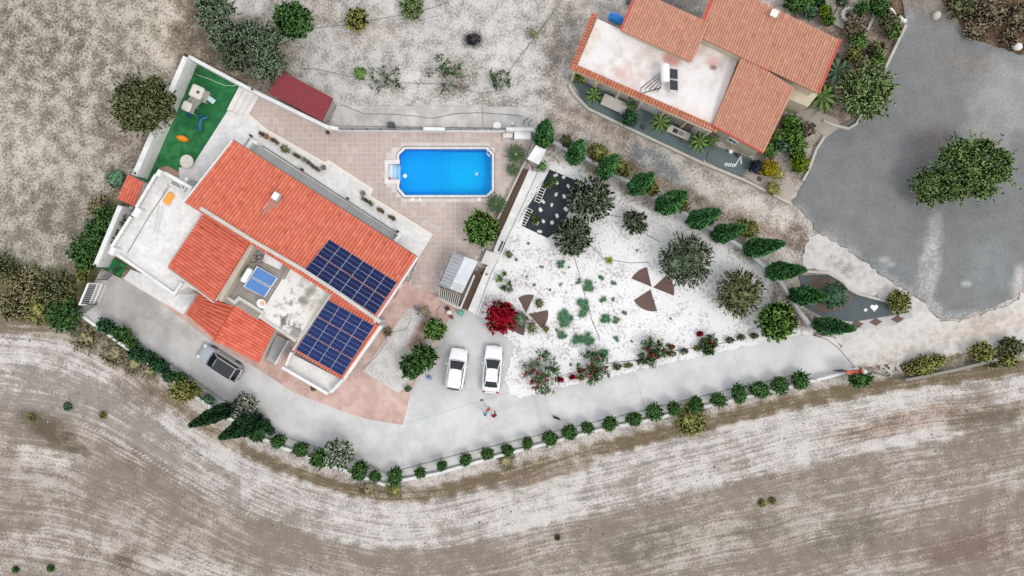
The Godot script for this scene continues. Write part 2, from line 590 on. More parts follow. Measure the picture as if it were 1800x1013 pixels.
# upright sprays that follow a spindle, as on a cypress, gathered in flame-like lobes
func spindle(mb: MB, h: float, r: float, n: int, pal: String, plumes := 26) -> void:
	var tone := []
	for i in plumes:
		tone.append(tint(pal))
	var ph := rng.randf() * TAU
	for i in 12:  # leaf-coloured hull added inside the sprays to brighten the gaps
		for j in 12:
			var e := []
			for w in [[i, j], [i + 1, j], [i + 1, j + 1], [i, j + 1]]:
				var s: float = w[0] / 12.0
				var a: float = TAU * (int(w[1]) % 12) / 12.0
				var rr := 0.8 * r * (0.9 + 0.14 * sin(a * 5.0 + s * 5.0 + ph)) * (lerpf(0.7, 1.0, s / 0.25) if s < 0.25 else pow(maxf(0.0, 1.0 - pow((s - 0.25) / 0.75, 1.3)), 0.9))
				e.append(Vector3(cos(a) * rr, s * h * 0.97, sin(a) * rr))
			mb.col = tint(pal)
			mb.quad(e[0], e[1], e[2], e[3], Vector3((e[0] + e[2]).x, 0.05, (e[0] + e[2]).z))
	for q in n:
		var s := pow(rng.randf(), 0.8)
		var a := rng.randf() * TAU
		var tw := a * 5.0 + s * 5.0 + ph
		var lobe := 0.86 + 0.14 * sin(tw) + 0.08 * sin(a * 11.0 - s * 9.0)
		var rad := r * lobe * (lerpf(0.72, 1.0, s / 0.25) if s < 0.25 else pow(maxf(0.0, 1.0 - pow((s - 0.25) / 0.75, 1.3)), 0.9))
		rad = rad * sqrt(rng.randf_range(0.35, 1.0)) + 0.05
		var d := Vector3(cos(a), 0, sin(a))
		mb.col = (tone[int(fposmod(tw / TAU * 3.0 + s * 4.0, float(plumes)))] as Color).lerp(tint(pal), 0.5)
		var dir := (Vector3.UP * 1.0 + d * 0.6 + rdir() * 0.4).normalized()
		mb.leaf(Vector3(0, s * h, 0) + d * rad, dir, dir.cross(rdir()).normalized(), 0.27 * rng.randf_range(0.6, 1.2), 0.07, d * 0.5 + Vector3.UP * 0.4)

func frond(mb: MB, at: Vector3, a: float, l: float, rise: float, drop: float, pal: String, leaflet: float, k := 12) -> void:
	var d := Vector3(cos(a), 0, sin(a))
	var s := Vector3(-sin(a), 0, cos(a))
	var prev := at
	var base := tint(pal)
	for i in range(1, k + 1):
		var t := float(i) / k
		var p := at + d * l * t + Vector3.UP * (rise * t - drop * t * t)
		mb.col = base.lerp(Color(.2, .22, .08), 0.4)
		mb.quad(prev - s * 0.02, prev + s * 0.02, p + s * 0.015, p - s * 0.015, Vector3.UP)
		var w := leaflet * sin(PI * clampf(t * 0.85 + 0.12, 0, 1))
		for e in [-1.0, 1.0]:
			mb.col = base.lerp(tint(pal), 0.5)
			mb.leaf(p, (s * e + d * 0.55 + Vector3.DOWN * 0.25).normalized(), d, w * rng.randf_range(0.85, 1.1), leaflet * 0.10)
		prev = p

func rosette(mb: MB, at: Vector3, r: float, blades: int, pal: String, w := 0.05) -> void:
	for i in blades:
		var a := TAU * i / blades + rng.randf() * 0.4
		var d := Vector3(cos(a), 0, sin(a))
		var s := Vector3(-sin(a), 0, cos(a)) * w
		var l := r * rng.randf_range(0.55, 1.1)
		var up := rng.randf_range(0.15, 0.8) * r
		mb.col = tint(pal)
		var m := at + d * l * 0.5 + Vector3.UP * up * 0.8
		var tip := at + d * l + Vector3.UP * up * 0.75
		mb.quad(at - s, at + s, m + s * 0.8, m - s * 0.8, Vector3.UP)
		mb.tri(m - s * 0.8, m + s * 0.8, tip, Vector3.UP)

func limbs(mb: MB, h: float, r: float, rad: float, k: int) -> void:
	mb.col = Color(.12, .09, .065)
	mb.tube([Vector3.ZERO - Vector3.UP * 0.15, Vector3(0.03, h * 0.4, 0.02), Vector3(0, h * 0.8, 0.03)], rad, rad * 0.45, 7)
	for i in k:
		var a := TAU * i / k + rng.randf()
		var d := Vector3(cos(a), 0, sin(a))
		var y := h * rng.randf_range(0.25, 0.6)
		mb.tube([Vector3(0, y, 0), d * r * 0.4 + Vector3.UP * (y + h * 0.15), d * r * 0.8 + Vector3.UP * (y + h * 0.3)], rad * 0.5, rad * 0.14, 5)

# one plant: its foot on the ground under the point (x, y) seen at the middle of its crown
func plant(called: String, label: String, category: String, kind: String, x: float, y: float, rpx: float, h: float, pal: String, group := "", ground := 0.0, extra := {}) -> Node3D:
	var hm := h * float(extra.get("mid", 0.6))
	var at := P(x, y, hm)
	at.y = ground
	var r := rpx / PM * (HC - hm) / HC
	var o := thing(called, label, category, at, group)
	var mb := MB.new()
	var tr := MB.new()
	match kind:
		"round", "loose", "cloud":
			var dens: float = extra.get("dens", 1.0)
			var ll: float = extra.get("leaf", clampf(r * 0.11, 0.08, 0.2))
			var sq: float = extra.get("squash", 1.0)
			var n := int(clampf(r * r * 1200.0, 500, 14000) * dens)
			var cy := h * 0.56
			limbs(tr, h * 0.75, r * 0.9, clampf(r * 0.09, 0.03, 0.22), 5 if kind == "round" else 7)
			var turn: float = extra.get("turn", 0.0)
			if kind == "cloud":
				for i in 15:
					var a := i * 2.39996
					var q := sqrt((i + 0.3) / 15.0) * rng.randf_range(0.85, 1.1)
					var rr := r * rng.randf_range(0.26, 0.42) * (1.15 - 0.4 * q)
					var off := Vector3(cos(a), 0, sin(a)) * r * 0.78 * q
					blob(mb, Vector3(off.x, cy + h * (0.2 * (1.0 - q * q) + rng.randf_range(-0.12, 0.1)), off.z * sq), Vector3(rr, h * 0.24, rr * sqrt(sq)), n / 11, ll, ll * 0.34, pal, 0.2, -0.5, extra.get("flower", ""), extra.get("share", 0.0))
				# loose sprigs round the outline
				for i in 46:
					var a := rng.randf() * TAU
					var d := Vector3(cos(a), rng.randf_range(-0.1, 0.35), sin(a)).normalized()
					var p0 := Vector3(d.x * r * 0.72, cy + h * rng.randf_range(-0.15, 0.2), d.z * r * 0.72 * sq)
					var base := tint(pal)
					var len := r * rng.randf_range(0.18, 0.42)
					for w in 26:
						var f := rng.randf()
						mb.col = base.lerp(tint(pal), 0.5)
						var dir := (d + rdir() * 0.6).normalized()
						mb.leaf(p0 + d * len * f + rdir() * len * 0.16 * (1.2 - f), dir, dir.cross(rdir()).normalized(), ll * rng.randf_range(0.7, 1.2), ll * 0.3, d * 0.3 + Vector3.UP * 0.5)
			else:
				blob(mb, Vector3(0, cy, 0), Vector3(r, h * 0.46, r * sq), n, ll, ll * 0.36, pal, 0.35 if kind == "loose" else 0.0, -0.6, extra.get("flower", ""), extra.get("share", 0.0))
				for i in int(extra.get("sprays", 60 if kind == "loose" else 26)):
					var d := rdir()
					d.y = absf(d.y) * 0.8
					d = d.normalized()
					var p0 := Vector3(d.x * r, h * 0.46 * d.y, d.z * r * sq) * 0.8 + Vector3.UP * cy
					var base := tint(pal)
					var len := r * rng.randf_range(0.16, 0.36)
					for w in 9:
						var f := rng.randf()
						mb.col = base.lerp(tint(pal), 0.5)
						var dir := (d + rdir() * 0.5).normalized()
						mb.leaf(p0 + d * len * f, dir, dir.cross(rdir()).normalized(), ll * 1.1, ll * 0.3, d * 0.3 + Vector3.UP * 0.5)
			o.rotation.y = turn
		"spindle":
			limbs(tr, h * 0.8, r * 0.3, 0.1, 2)
			spindle(mb, h, r, int(clampf(h * r * 1500.0, 2500, 12000)), pal, extra.get("plumes", 30))
		"sparse":
			limbs(tr, h, r, clampf(r * 0.05, 0.02, 0.06), 8)
			for i in int(extra.get("tufts", 9)):
				var a := rng.randf() * TAU
				var q := Vector3(cos(a), 0, sin(a)) * r * sqrt(rng.randf()) + Vector3.UP * h * rng.randf_range(0.35, 0.95)
				blob(mb, q, Vector3.ONE * r * rng.randf_range(0.16, 0.3), int(50 * float(extra.get("dens", 1.0))), extra.get("leaf", 0.16), 0.05, pal, 0.0, -0.6, extra.get("flower", ""), extra.get("share", 0.0))
		"palm":
			mb.col = Color(.2, .15, .1)
			tr.col = Color(.18, .13, .085)
			tr.lathe(Vector3.ZERO, [Vector2(0.22, -0.1), Vector2(0.2, h * 0.3), Vector2(0.16, h * 0.62), Vector2(0.2, h * 0.66), Vector2(0.0, h * 0.7)], 8)
			var fr: int = extra.get("fronds", 16)
			for i in fr:
				var hi := i % 2
				frond(mb, Vector3(0, h * 0.66, 0), TAU * i / fr + rng.randf() * 0.2, r * (0.85 if hi else 1.05) * rng.randf_range(0.9, 1.08), h * (0.5 if hi else 0.25), h * (0.5 if hi else 0.45), pal, r * float(extra.get("leaflet", 0.3)), 12)
		"aloe":
			tr.col = Color(.14, .11, .07)
			tr.tube([Vector3.DOWN * 0.05, Vector3.UP * h * 0.3], 0.05, 0.04, 5)
			for i in int(extra.get("heads", 5)):
				var a := rng.randf() * TAU
				var sp: float = extra.get("spread", 0.55)
				var q := Vector3(cos(a), 0, sin(a) * float(extra.get("squash", 1.0))) * r * sp * sqrt(rng.randf())
				rosette(mb, q + Vector3.UP * 0.04, r * (1.0 - sp * 0.55), 15, pal, clampf(r * 0.07, 0.03, 0.06))
			o.rotation.y = extra.get("turn", 0.0)
	lpart(o, "trunk" if kind in ["round", "loose", "cloud", "spindle", "palm"] else "stem", tr, M.leaf)
	lpart(o, "fronds" if kind == "palm" else "leaves" if kind in ["aloe", "sparse"] else "crown", mb, M.leaf)
	if extra.has("core"):
		var cr := MB.new()
		cr.col = Color(.3, .22, .1)
		cr.ball(Vector3(0, h * 0.72, 0), Vector3(0.16, 0.12, 0.16), 8, 5)
		lpart(o, "core", cr, M.leaf)
	return o

func bunch(o: Node3D, called: String, pal: String, spots: Array, r: float, n: int, ll := 0.12) -> void:
	for s in spots:
		var mb := MB.new()
		blob(mb, s, Vector3.ONE * r * rng.randf_range(0.7, 1.2), n, ll, ll * 0.4, pal)
		lpart(o, called, mb, M.leaf)

# ---------------------------------------------------------------- roofs
# barrel tiles over a sloping four-sided roof: a, b are the ends of the eave, c, d those of the upper edge
func tiles(o: Node3D, a: Vector3, b: Vector3, c: Vector3, d: Vector3, w: float, l: float, cols: Array, hole := Vector2.INF, hole_r := 0.0, relief := 0.46) -> void:
	var mb := MB.new()
	var prof := []
	for i in 6:
		var f := PI * i / 5.0
		prof.append(Vector2(-cos(f) * 0.33, sin(f) * relief))
	prof.append(Vector2(0.5, -0.1))
	prof.append(Vector2(0.67, 0.0))
	for i in prof.size() - 1:
		var p: Vector2 = prof[i]
		var q: Vector2 = prof[i + 1]
		var np := Vector3(p.x, maxf(p.y, 0.02) * 1.3, 0) if i < 6 else Vector3(0, 1, 0)
		mb.quad(Vector3(p.x, p.y + 0.1, 0.55), Vector3(q.x, q.y + 0.1, 0.55), Vector3(q.x, q.y, -0.5), Vector3(p.x, p.y, -0.5), np)
		mb.quad(Vector3(p.x, p.y + 0.1, 0.55), Vector3(q.x, q.y + 0.1, 0.55), Vector3(q.x, q.y - 0.02, 0.55), Vector3(p.x, p.y - 0.02, 0.55), Vector3(0, 0, 1))
	var nx := int(round(((b - a).length() + (c - d).length()) / 2.0 / w))
	var ny := int(round(((d - a).length() + (c - b).length()) / 2.0 / l))
	var ts := []
	var cs := []
	for j in ny:
		for i in nx:
			var u := (i + 0.5) / nx
			var v := (j + 0.5) / ny
			var p := a.lerp(b, u).lerp(d.lerp(c, u), v)
			if hole_r > 0.0 and Vector2(p.x, p.z).distance_to(hole) < hole_r:
				continue
			var ex := (b - a).lerp(c - d, v) / nx
			var ez := (a - d).lerp(b - c, u) / ny
			var up := ez.cross(ex).normalized()
			if up.y < 0.0:
				up = -up
			ts.append(Transform3D(Basis(ex * 1.0, up * ex.length(), ez), p + up * 0.015 + Vector3(0, rng.randf_range(-0.004, 0.004), 0)))
			var k := rng.randf_range(0.95, 1.04) * (1.0 + 0.035 * sin(i * 2.399))
			var base: Color = cols[0]
			base = base.lerp(cols[1], 0.55 * pow(rng.randf(), 2.0))
			if rng.randf() < 0.05:
				base = base.lerp(cols[2], rng.randf() * 0.6)
			cs.append(Color(base.r * k, base.g * k, base.b * k))
	scatter(o, "roof_tile", mb.mesh(), M.tile, ts, cs)

func slab4(o: Node3D, called: String, a: Vector3, b: Vector3, c: Vector3, d: Vector3, th: float, m: Material) -> void:
	var mb := MB.new()
	var dn := Vector3.DOWN
	mb.hexa([a + dn * 0.02, b + dn * 0.02, c + dn * 0.02, d + dn * 0.02], [a + dn * th, b + dn * th, c + dn * th, d + dn * th])
	part(o, called, mb, m)

# walls below a sloping four-sided roof, set in from its edges
func body(o: Node3D, a: Vector3, b: Vector3, c: Vector3, d: Vector3, inset: float, drop: float, y0: float, m: Material) -> void:
	var mid := (a + b + c + d) / 4.0
	var tp := []
	var bt := []
	for p in [a, b, c, d]:
		var q: Vector3 = p
		var k := (mid - q)
		k.y = 0.0
		q = q + k.normalized() * inset + Vector3.DOWN * drop
		tp.append(q)
		bt.append(Vector3(q.x, y0, q.z))
	var mb := MB.new()
	mb.hexa(tp, bt)
	part(o, "wall", mb, m)

# a straight run of ridge or edge tiles
func ridge(o: Node3D, called: String, a: Vector3, b: Vector3, r: float, m: Material) -> void:
	var mb := MB.new()
	var d := b - a
	var k := int(d.length() / 0.42) + 1
	for i in k:
		var p := a + d * (i / float(k))
		var q := a + d * ((i + 1.12) / float(k))
		mb.col = Color.WHITE * rng.randf_range(0.82, 1.0)
		mb.tube([p, q], r * 1.05, r * 0.85, 8)
	part(o, called, mb, m)

func beam(mb: MB, a: Vector3, b: Vector3, w: float, h: float) -> void:
	var d := (b - a)
	var z := d.normalized()
	var x := Vector3.UP.cross(z).normalized() if absf(z.y) < 0.95 else Vector3.RIGHT
	var y := z.cross(x)
	mb.box((a + b) / 2.0, Vector3(w, h, d.length()), Basis(x, y, z))

func bar(o: Node3D, called: String, a: Vector3, b: Vector3, w: float, h: float, m: Material) -> MeshInstance3D:
	var mb := MB.new()
	beam(mb, a, b, w, h)
	return part(o, called, mb, m)

# framed panels laid on a slope in rows and columns
func panels(called: String, label: String, a: Vector3, b: Vector3, c: Vector3, d: Vector3, nx: int, ny: int, gaps: Array, m: Material) -> void:
	var o := thing(called, label, "solar panels", (a + b + c + d) / 4.0)
	var up := (b - a).cross(d - a).normalized()
	if up.y < 0.0:
		up = -up
	var fr := MB.new()
	for v in [0.08, 0.42, 0.58, 0.92]:
		beam(fr, a.lerp(d, v) - up * 0.07, b.lerp(c, v) - up * 0.07, 0.05, 0.05)
	for u in [0.05, 0.35, 0.65, 0.95]:
		beam(fr, a.lerp(b, u) - up * 0.13, d.lerp(c, u) - up * 0.13, 0.05, 0.06)
	part(o, "mounting_rail", fr, M.alu)
	var share := 0.0
	var tops := []
	for j in ny:
		tops.append(share)
		share += 1.0 + (0.08 if j in gaps else 0.0)
	for j in ny:
		for i in nx:
			var u0 := (i + 0.0) / nx
			var u1 := (i + 1.0) / nx - 0.002
			var v0: float = tops[j] / share
			var v1: float = (tops[j] + 1.0) / share - 0.003
			var q := []
			for w in [[u0, v0], [u1, v0], [u1, v1], [u0, v1]]:
				q.append(a.lerp(b, w[0]).lerp(d.lerp(c, w[0]), w[1]))
			var f := MB.new()
			f.hexa([q[0], q[1], q[2], q[3]], [q[0] - up * 0.04, q[1] - up * 0.04, q[2] - up * 0.04, q[3] - up * 0.04])
			var panel := part(o, "solar_panel", f, M.alu)
			var g := MB.new()
			var s := []
			for k in 4:
				s.append(q[k].lerp(q[(k + 2) % 4], 0.011) + up * 0.004)
			g.hexa(s, [s[0] - up * 0.003, s[1] - up * 0.003, s[2] - up * 0.003, s[3] - up * 0.003])
			g.t.resize(g.v.size())
			var uvs := [Vector2(0, 0), Vector2(1, 0), Vector2(1, 1), Vector2(0, 1)]
			for w in 6:
				for e in 4:
					if g.v[w].distance_to(s[e]) < 0.01:
						g.t[w] = uvs[e]
			part(panel, "cells", g, m)

# ---------------------------------------------------------------- cars
func loft(mb: MB, rings: Array, cap := true) -> void:
	var nr := rings.size()
	var m: int = rings[0].size()
	var nn := []
	for i in nr:
		var cen := Vector3.ZERO
		for p in rings[i]:
			cen += p
		cen /= m
		var row := []
		for j in m:
			var du: Vector3 = rings[mini(i + 1, nr - 1)][j] - rings[maxi(i - 1, 0)][j]
			var dv: Vector3 = rings[i][mini(j + 1, m - 1)] - rings[i][maxi(j - 1, 0)]
			var k := du.cross(dv).normalized()
			if k.dot(rings[i][j] - cen + Vector3.UP * 0.12) < 0.0:
				k = -k
			row.append(k)
		nn.append(row)
	for i in nr - 1:
		for j in m - 1:
			mb.sq([rings[i][j], nn[i][j]], [rings[i][j + 1], nn[i][j + 1]], [rings[i + 1][j + 1], nn[i + 1][j + 1]], [rings[i + 1][j], nn[i + 1][j]])
	if cap:
		for e in [0, nr - 1]:
			var o: Vector3 = (rings[0][0] - rings[1][0]) if e == 0 else (rings[e][0] - rings[e - 1][0])
			for j in range(1, m - 1):
				mb.tri(rings[e][0], rings[e][j], rings[e][j + 1], o)

func car(label: String, tail: Vector2, nose: Vector2, style: String, paint: Material, roof_m: Material) -> void:
	var a := P(nose.x, nose.y, 0.6)
	var b := P(tail.x, tail.y, 0.6)
	var o := thing("parked_car", label, "car", Vector3((a.x + b.x) / 2, 0.004, (a.z + b.z) / 2), "cars parked by the house")
	o.rotation.y = atan2(b.x - a.x, b.z - a.z)
	var L := Vector2(a.x - b.x, a.z - b.z).length()
	var suv := style != "sedan"
	var W := 0.92 if suv else 0.9
	var ht := 1.66 if suv else 1.45
	var belt := 1.02 if suv else 0.93
	var hl := L / 2
	var zc := -L * 0.2        # foot of the windscreen
	var zr := hl - 0.1 if suv else hl - L * 0.14   # foot of the rear window
	var zf := zc + (0.72 if suv else 0.78)   # front edge of the roof
	var zb := zr - (0.32 if suv else 0.62)
	var rings := []
	for i in 25:
		var f := i / 24.0
		var z := lerpf(-hl, hl, f)
		var e := absf(f * 2 - 1)
		var w := W * (1.0 - (0.24 if f < 0.5 else 0.15) * pow(e, 7.0) - (0.05 if f < 0.5 else 0.02) * e * e)
		var top := lerpf(0.74, belt - 0.02, smoothstep(-hl - 0.1, zc, z)) if z < zc else belt - (0.0 if suv else 0.05 * smoothstep(zr - 0.3, hl, z))
		top -= 0.16 * pow(e, 14.0)
		var lo := 0.24 + 0.12 * pow(e, 9.0)
		var ring := PackedVector3Array()
		for q in [[-0.94, 0.0], [-1.0, 0.3], [-1.0, 0.62], [-0.96, 0.86], [-0.88, 0.965], [-0.62, 1.0], [-0.3, 1.025], [0.0, 1.035], [0.3, 1.025], [0.62, 1.0], [0.88, 0.965], [0.96, 0.86], [1.0, 0.62], [1.0, 0.3], [0.94, 0.0]]:
			ring.append(Vector3(w * q[0], lerpf(lo, top, q[1]), z))
		rings.append(ring)
	var mb := MB.new()
	loft(mb, rings)
	lpart(o, "body", mb, paint)
	var sm := MB.new()
	sm.tube([Vector3(-W * 0.84, belt - 0.01, zc - 0.02), Vector3(-W * 0.4, belt + 0.035, zc - 0.13), Vector3(W * 0.4, belt + 0.035, zc - 0.13), Vector3(W * 0.84, belt - 0.01, zc - 0.02)], 0.018, 0.018, 5)
	lpart(o, "bonnet_seam", sm, M.rubber)
	for s in [-1.0, 1.0]:
		sm = MB.new()
		sm.tube([Vector3(s * 0.12, belt + 0.06, zc + 0.02), Vector3(s * 0.12 + 0.45, belt + 0.16, zc + 0.13)], 0.014, 0.01, 5)
		lpart(o, "wiper", sm, M.rubber)
	if not suv:
		sm = MB.new()
		sm.tube([Vector3(-W * 0.72, belt - 0.015, zr + 0.03), Vector3(-W * 0.66, belt - 0.02, hl - 0.16), Vector3(W * 0.66, belt - 0.02, hl - 0.16), Vector3(W * 0.72, belt - 0.015, zr + 0.03)], 0.014, 0.014, 5)
		lpart(o, "boot_seam", sm, M.rubber)
	var wb := W * 0.86
	var wt := W * (0.68 if suv else 0.64)
	var yt := ht - 0.05
	var F := [Vector3(-wb * 0.93, belt + 0.01, zc), Vector3(wb * 0.93, belt + 0.01, zc), Vector3(wb * 0.9, belt, zr), Vector3(-wb * 0.9, belt, zr)]
	var T := [Vector3(-wt * 0.95, yt, zf), Vector3(wt * 0.95, yt, zf), Vector3(wt * 0.93, yt - 0.02, zb), Vector3(-wt * 0.93, yt - 0.02, zb)]
	var nms := ["windscreen", "side_window", "rear_window", "side_window"]
	for i in 4:
		var j := (i + 1) % 4
		var g := MB.new()
		var A: Vector3 = F[i]
		var B: Vector3 = F[j]
		var C: Vector3 = T[j]
		var D: Vector3 = T[i]
		var bulge := ((A + B + C + D) / 4.0 - Vector3(0, belt, (zc + zr) / 2)) * Vector3(1, 0, 1)
		bulge = bulge.normalized() * (0.06 if i % 2 == 0 else 0.02) + Vector3.UP * 0.02
		var r2 := []
		for v in 5:
			var row := PackedVector3Array()
			for u in 7:
				var p := A.lerp(B, u / 6.0).lerp(D.lerp(C, u / 6.0), v / 4.0)
				row.append(p + bulge * sin(PI * u / 6.0))
			r2.append(row)
		loft(g, r2, false)
		lpart(o, nms[i], g, M.carglass)
		if i % 2 == 1:
			var m0 := A.lerp(B, 0.5)
			var pl := MB.new()
			beam(pl, m0 + bulge * 1.1, C.lerp(D, 0.5) + bulge * 0.9, 0.05, 0.05)
			lpart(o, "pillar", pl, M.rubber)
	var pil := MB.new()
	for i in 4:
		pil.tube([F[i], (F[i] as Vector3).lerp(T[i], 0.5) + Vector3.UP * 0.02, T[i]], 0.055, 0.05, 6)
	lpart(o, "roof_pillar", pil, paint)
	var rr := []
	for i in 11:
		var f := i / 10.0
		var z := lerpf(zf - 0.05, zb + 0.06, f)
		var e := absf(f * 2 - 1)
		var row := PackedVector3Array()
		for q in [-1.0, -0.97, -0.85, -0.5, 0.0, 0.5, 0.85, 0.97, 1.0]:
			row.append(Vector3(q * (wt + 0.03) * (1.0 - 0.05 * pow(e, 5)), yt - 0.05 + 0.09 * (1.0 - pow(absf(q), 3.5)) - 0.035 * pow(e, 3), z))
		rr.append(row)
	var rf := MB.new()
	loft(rf, rr)
	lpart(o, "roof", rf, roof_m)
	if style == "glass_suv":
		var gp := MB.new()
		var g2 := []
		for i in 9:
			var z := lerpf(zf + 0.02, zb - 0.04, i / 8.0)
			var row := PackedVector3Array()
			for q in [-1.0, -0.6, 0.0, 0.6, 1.0]:
				row.append(Vector3(q * wt * 0.95, yt + 0.05 - 0.022 * pow(absf(q), 3.0) - 0.03 * pow(absf(i / 4.0 - 1.0), 3.0), z))
			g2.append(row)
		loft(gp, g2, false)
		lpart(o, "roof_glass", gp, M.blackroof)
		for s in [-1.0, 1.0]:
			var rl := MB.new()
			rl.tube([Vector3(s * wt * 0.98, yt - 0.0, zf), Vector3(s * wt * 1.0, yt + 0.07, zf + 0.25), Vector3(s * wt * 1.0, yt + 0.07, zb - 0.25), Vector3(s * wt * 0.98, yt, zb)], 0.028, 0.028, 6)
			lpart(o, "roof_rail", rl, M.alu)
	for z in [-hl * 0.62, hl * 0.6]:
		for s in [-1.0, 1.0]:
			var w := MB.new()
			var bas := Basis(Vector3.BACK, PI / 2 * s)
			var at := Vector3(s * (W - 0.17), 0.33, z)
			w.lathe(at, [Vector2(0.2, -0.19), Vector2(0.33, -0.16), Vector2(0.335, 0.0), Vector2(0.33, 0.06), Vector2(0.22, 0.09)], 14, bas)
			var wheel := lpart(o, "wheel", w, M.rubber)
			var rm := MB.new()
			rm.lathe(at, [Vector2(0.22, -0.1), Vector2(0.2, -0.02), Vector2(0.05, -0.05), Vector2(0.0, -0.05)], 10, bas)
			lpart(wheel, "rim", rm, M.alu)
	for s in [-1.0, 1.0]:
		var h := MB.new()
		h.ball(Vector3(s * W * 0.66, 0.67, -hl + 0.19), Vector3(0.2, 0.09, 0.2), 10, 6, Basis(Vector3.UP, s * -0.45))
		lpart(o, "headlight", h, M.lens)
		var tl := MB.new()
		tl.ball(Vector3(s * W * 0.76, 0.82, hl - 0.1), Vector3(0.14, 0.11, 0.1), 8, 6)
		lpart(o, "tail_light", tl, M.redlens)
		var mr := MB.new()
		mr.ball(Vector3(s * (W + 0.1), belt + 0.03, zc + 0.33), Vector3(0.11, 0.07, 0.06), 8, 6)
		lpart(o, "wing_mirror", mr, paint)
	for e in [-1.0, 1.0]:
		var pb := MB.new()
		pb.box(Vector3(0, 0.5, e * (hl + 0.004)), Vector3(0.5, 0.11, 0.02))
		lpart(o, "number_plate", pb, M.white)
		var gb := MB.new()
		gb.rbox(Vector3(0, 0.36, e * (hl - 0.03)), Vector3(1.1, 0.16, 0.1), 0.02)
		lpart(o, "bumper_grille", gb, M.rubber)

# ---------------------------------------------------------------- bodies
func smin(a: float, b: float, k: float) -> float:
	var h := clampf(0.5 + 0.5 * (b - a) / k, 0.0, 1.0)
	return lerpf(b, a, h) - k * h * (1.0 - h)

# one closed surface round a chain of tapered bones [from, to, radius, radius, colour]
func nets(mb: MB, bones: Array, cell: float, blend: float) -> void:
	var lo := Vector3.ONE * 1e6
	var hi := Vector3.ONE * -1e6
	var pad := Vector3.ONE * (blend + cell * 3)
	for b in bones:
		var r := Vector3.ONE * maxf(b[2], b[3])
		lo = lo.min(b[0] - r).min(b[1] - r)
		hi = hi.max(b[0] + r).max(b[1] + r)
	lo -= pad
	hi += pad
	var nx := int((hi.x - lo.x) / cell) + 2
	var ny := int((hi.y - lo.y) / cell) + 2
	var nz := int((hi.z - lo.z) / cell) + 2
	var f := PackedFloat32Array()
	f.resize(nx * ny * nz)
	f.fill(9.0)
	var near := PackedFloat32Array()
	near.resize(f.size())
	near.fill(9.0)
	var who := PackedByteArray()
	who.resize(f.size())
	for bi in bones.size():
		var b: Array = bones[bi]
		var p: Vector3 = b[0]
		var q: Vector3 = b[1]
		var pq := q - p
		var ll := maxf(pq.length_squared(), 1e-8)
		var rr := Vector3.ONE * (maxf(b[2], b[3])) + pad
		var i0 := ((p.min(q) - rr - lo) / cell).max(Vector3.ZERO)
		var i1 := (p.max(q) + rr - lo) / cell
		for k in range(int(i0.z), mini(int(i1.z) + 1, nz)):
			for j in range(int(i0.y), mini(int(i1.y) + 1, ny)):
				for i in range(int(i0.x), mini(int(i1.x) + 1, nx)):
					var x := lo + Vector3(i, j, k) * cell
					var t := clampf((x - p).dot(pq) / ll, 0.0, 1.0)
					var d := (x - p - pq * t).length() - lerpf(b[2], b[3], t)
					var at := (k * ny + j) * nx + i
					if d < near[at]:
						near[at] = d
						who[at] = bi
					f[at] = d if f[at] > 8.0 else smin(f[at], d, blend)
	var vid := PackedInt32Array()
	vid.resize(f.size())
	vid.fill(-1)
	var vs := []
	var off := [0, 1, nx, nx + 1, nx * ny, nx * ny + 1, nx * ny + nx, nx * ny + nx + 1]
	var cor := []
	for e in 8:
		cor.append(Vector3(e & 1, (e >> 1) & 1, e >> 2))
	for k in nz - 1:
		for j in ny - 1:
			for i in nx - 1:
				var at := (k * ny + j) * nx + i
				var neg := 0
				for e in 8:
					if f[at + off[e]] < 0.0:
						neg += 1
				if neg == 0 or neg == 8:
					continue
				var s := Vector3.ZERO
				var cnt := 0
				for e in [[0, 1], [2, 3], [4, 5], [6, 7], [0, 2], [1, 3], [4, 6], [5, 7], [0, 4], [1, 5], [2, 6], [3, 7]]:
					var u: float = f[at + off[e[0]]]
					var w: float = f[at + off[e[1]]]
					if (u < 0.0) != (w < 0.0):
						s += (cor[e[0]] as Vector3).lerp(cor[e[1]], u / (u - w))
						cnt += 1
				var g := Vector3(f[at + 1] - f[at], f[at + nx] - f[at], f[at + nx * ny] - f[at]).normalized()
				vid[at] = vs.size()
				vs.append([lo + (Vector3(i, j, k) + s / cnt) * cell, g, bones[who[at]][4]])
	for k in range(1, nz - 1):
		for j in range(1, ny - 1):
			for i in range(1, nx - 1):
				var at := (k * ny + j) * nx + i
				for ax in 3:
					var st: int = [1, nx, nx * ny][ax]
					if (f[at] < 0.0) == (f[at + st] < 0.0):
						continue
					var u: int = [nx, nx * ny, 1][ax]
					var w: int = [nx * ny, 1, nx][ax]
					var q := [vid[at], vid[at - u], vid[at - u - w], vid[at - w]]
					if q.min() < 0:
						continue
					mb.col = vs[q[0]][2]
					mb.sq(vs[q[0]], vs[q[1]], vs[q[2]], vs[q[3]])

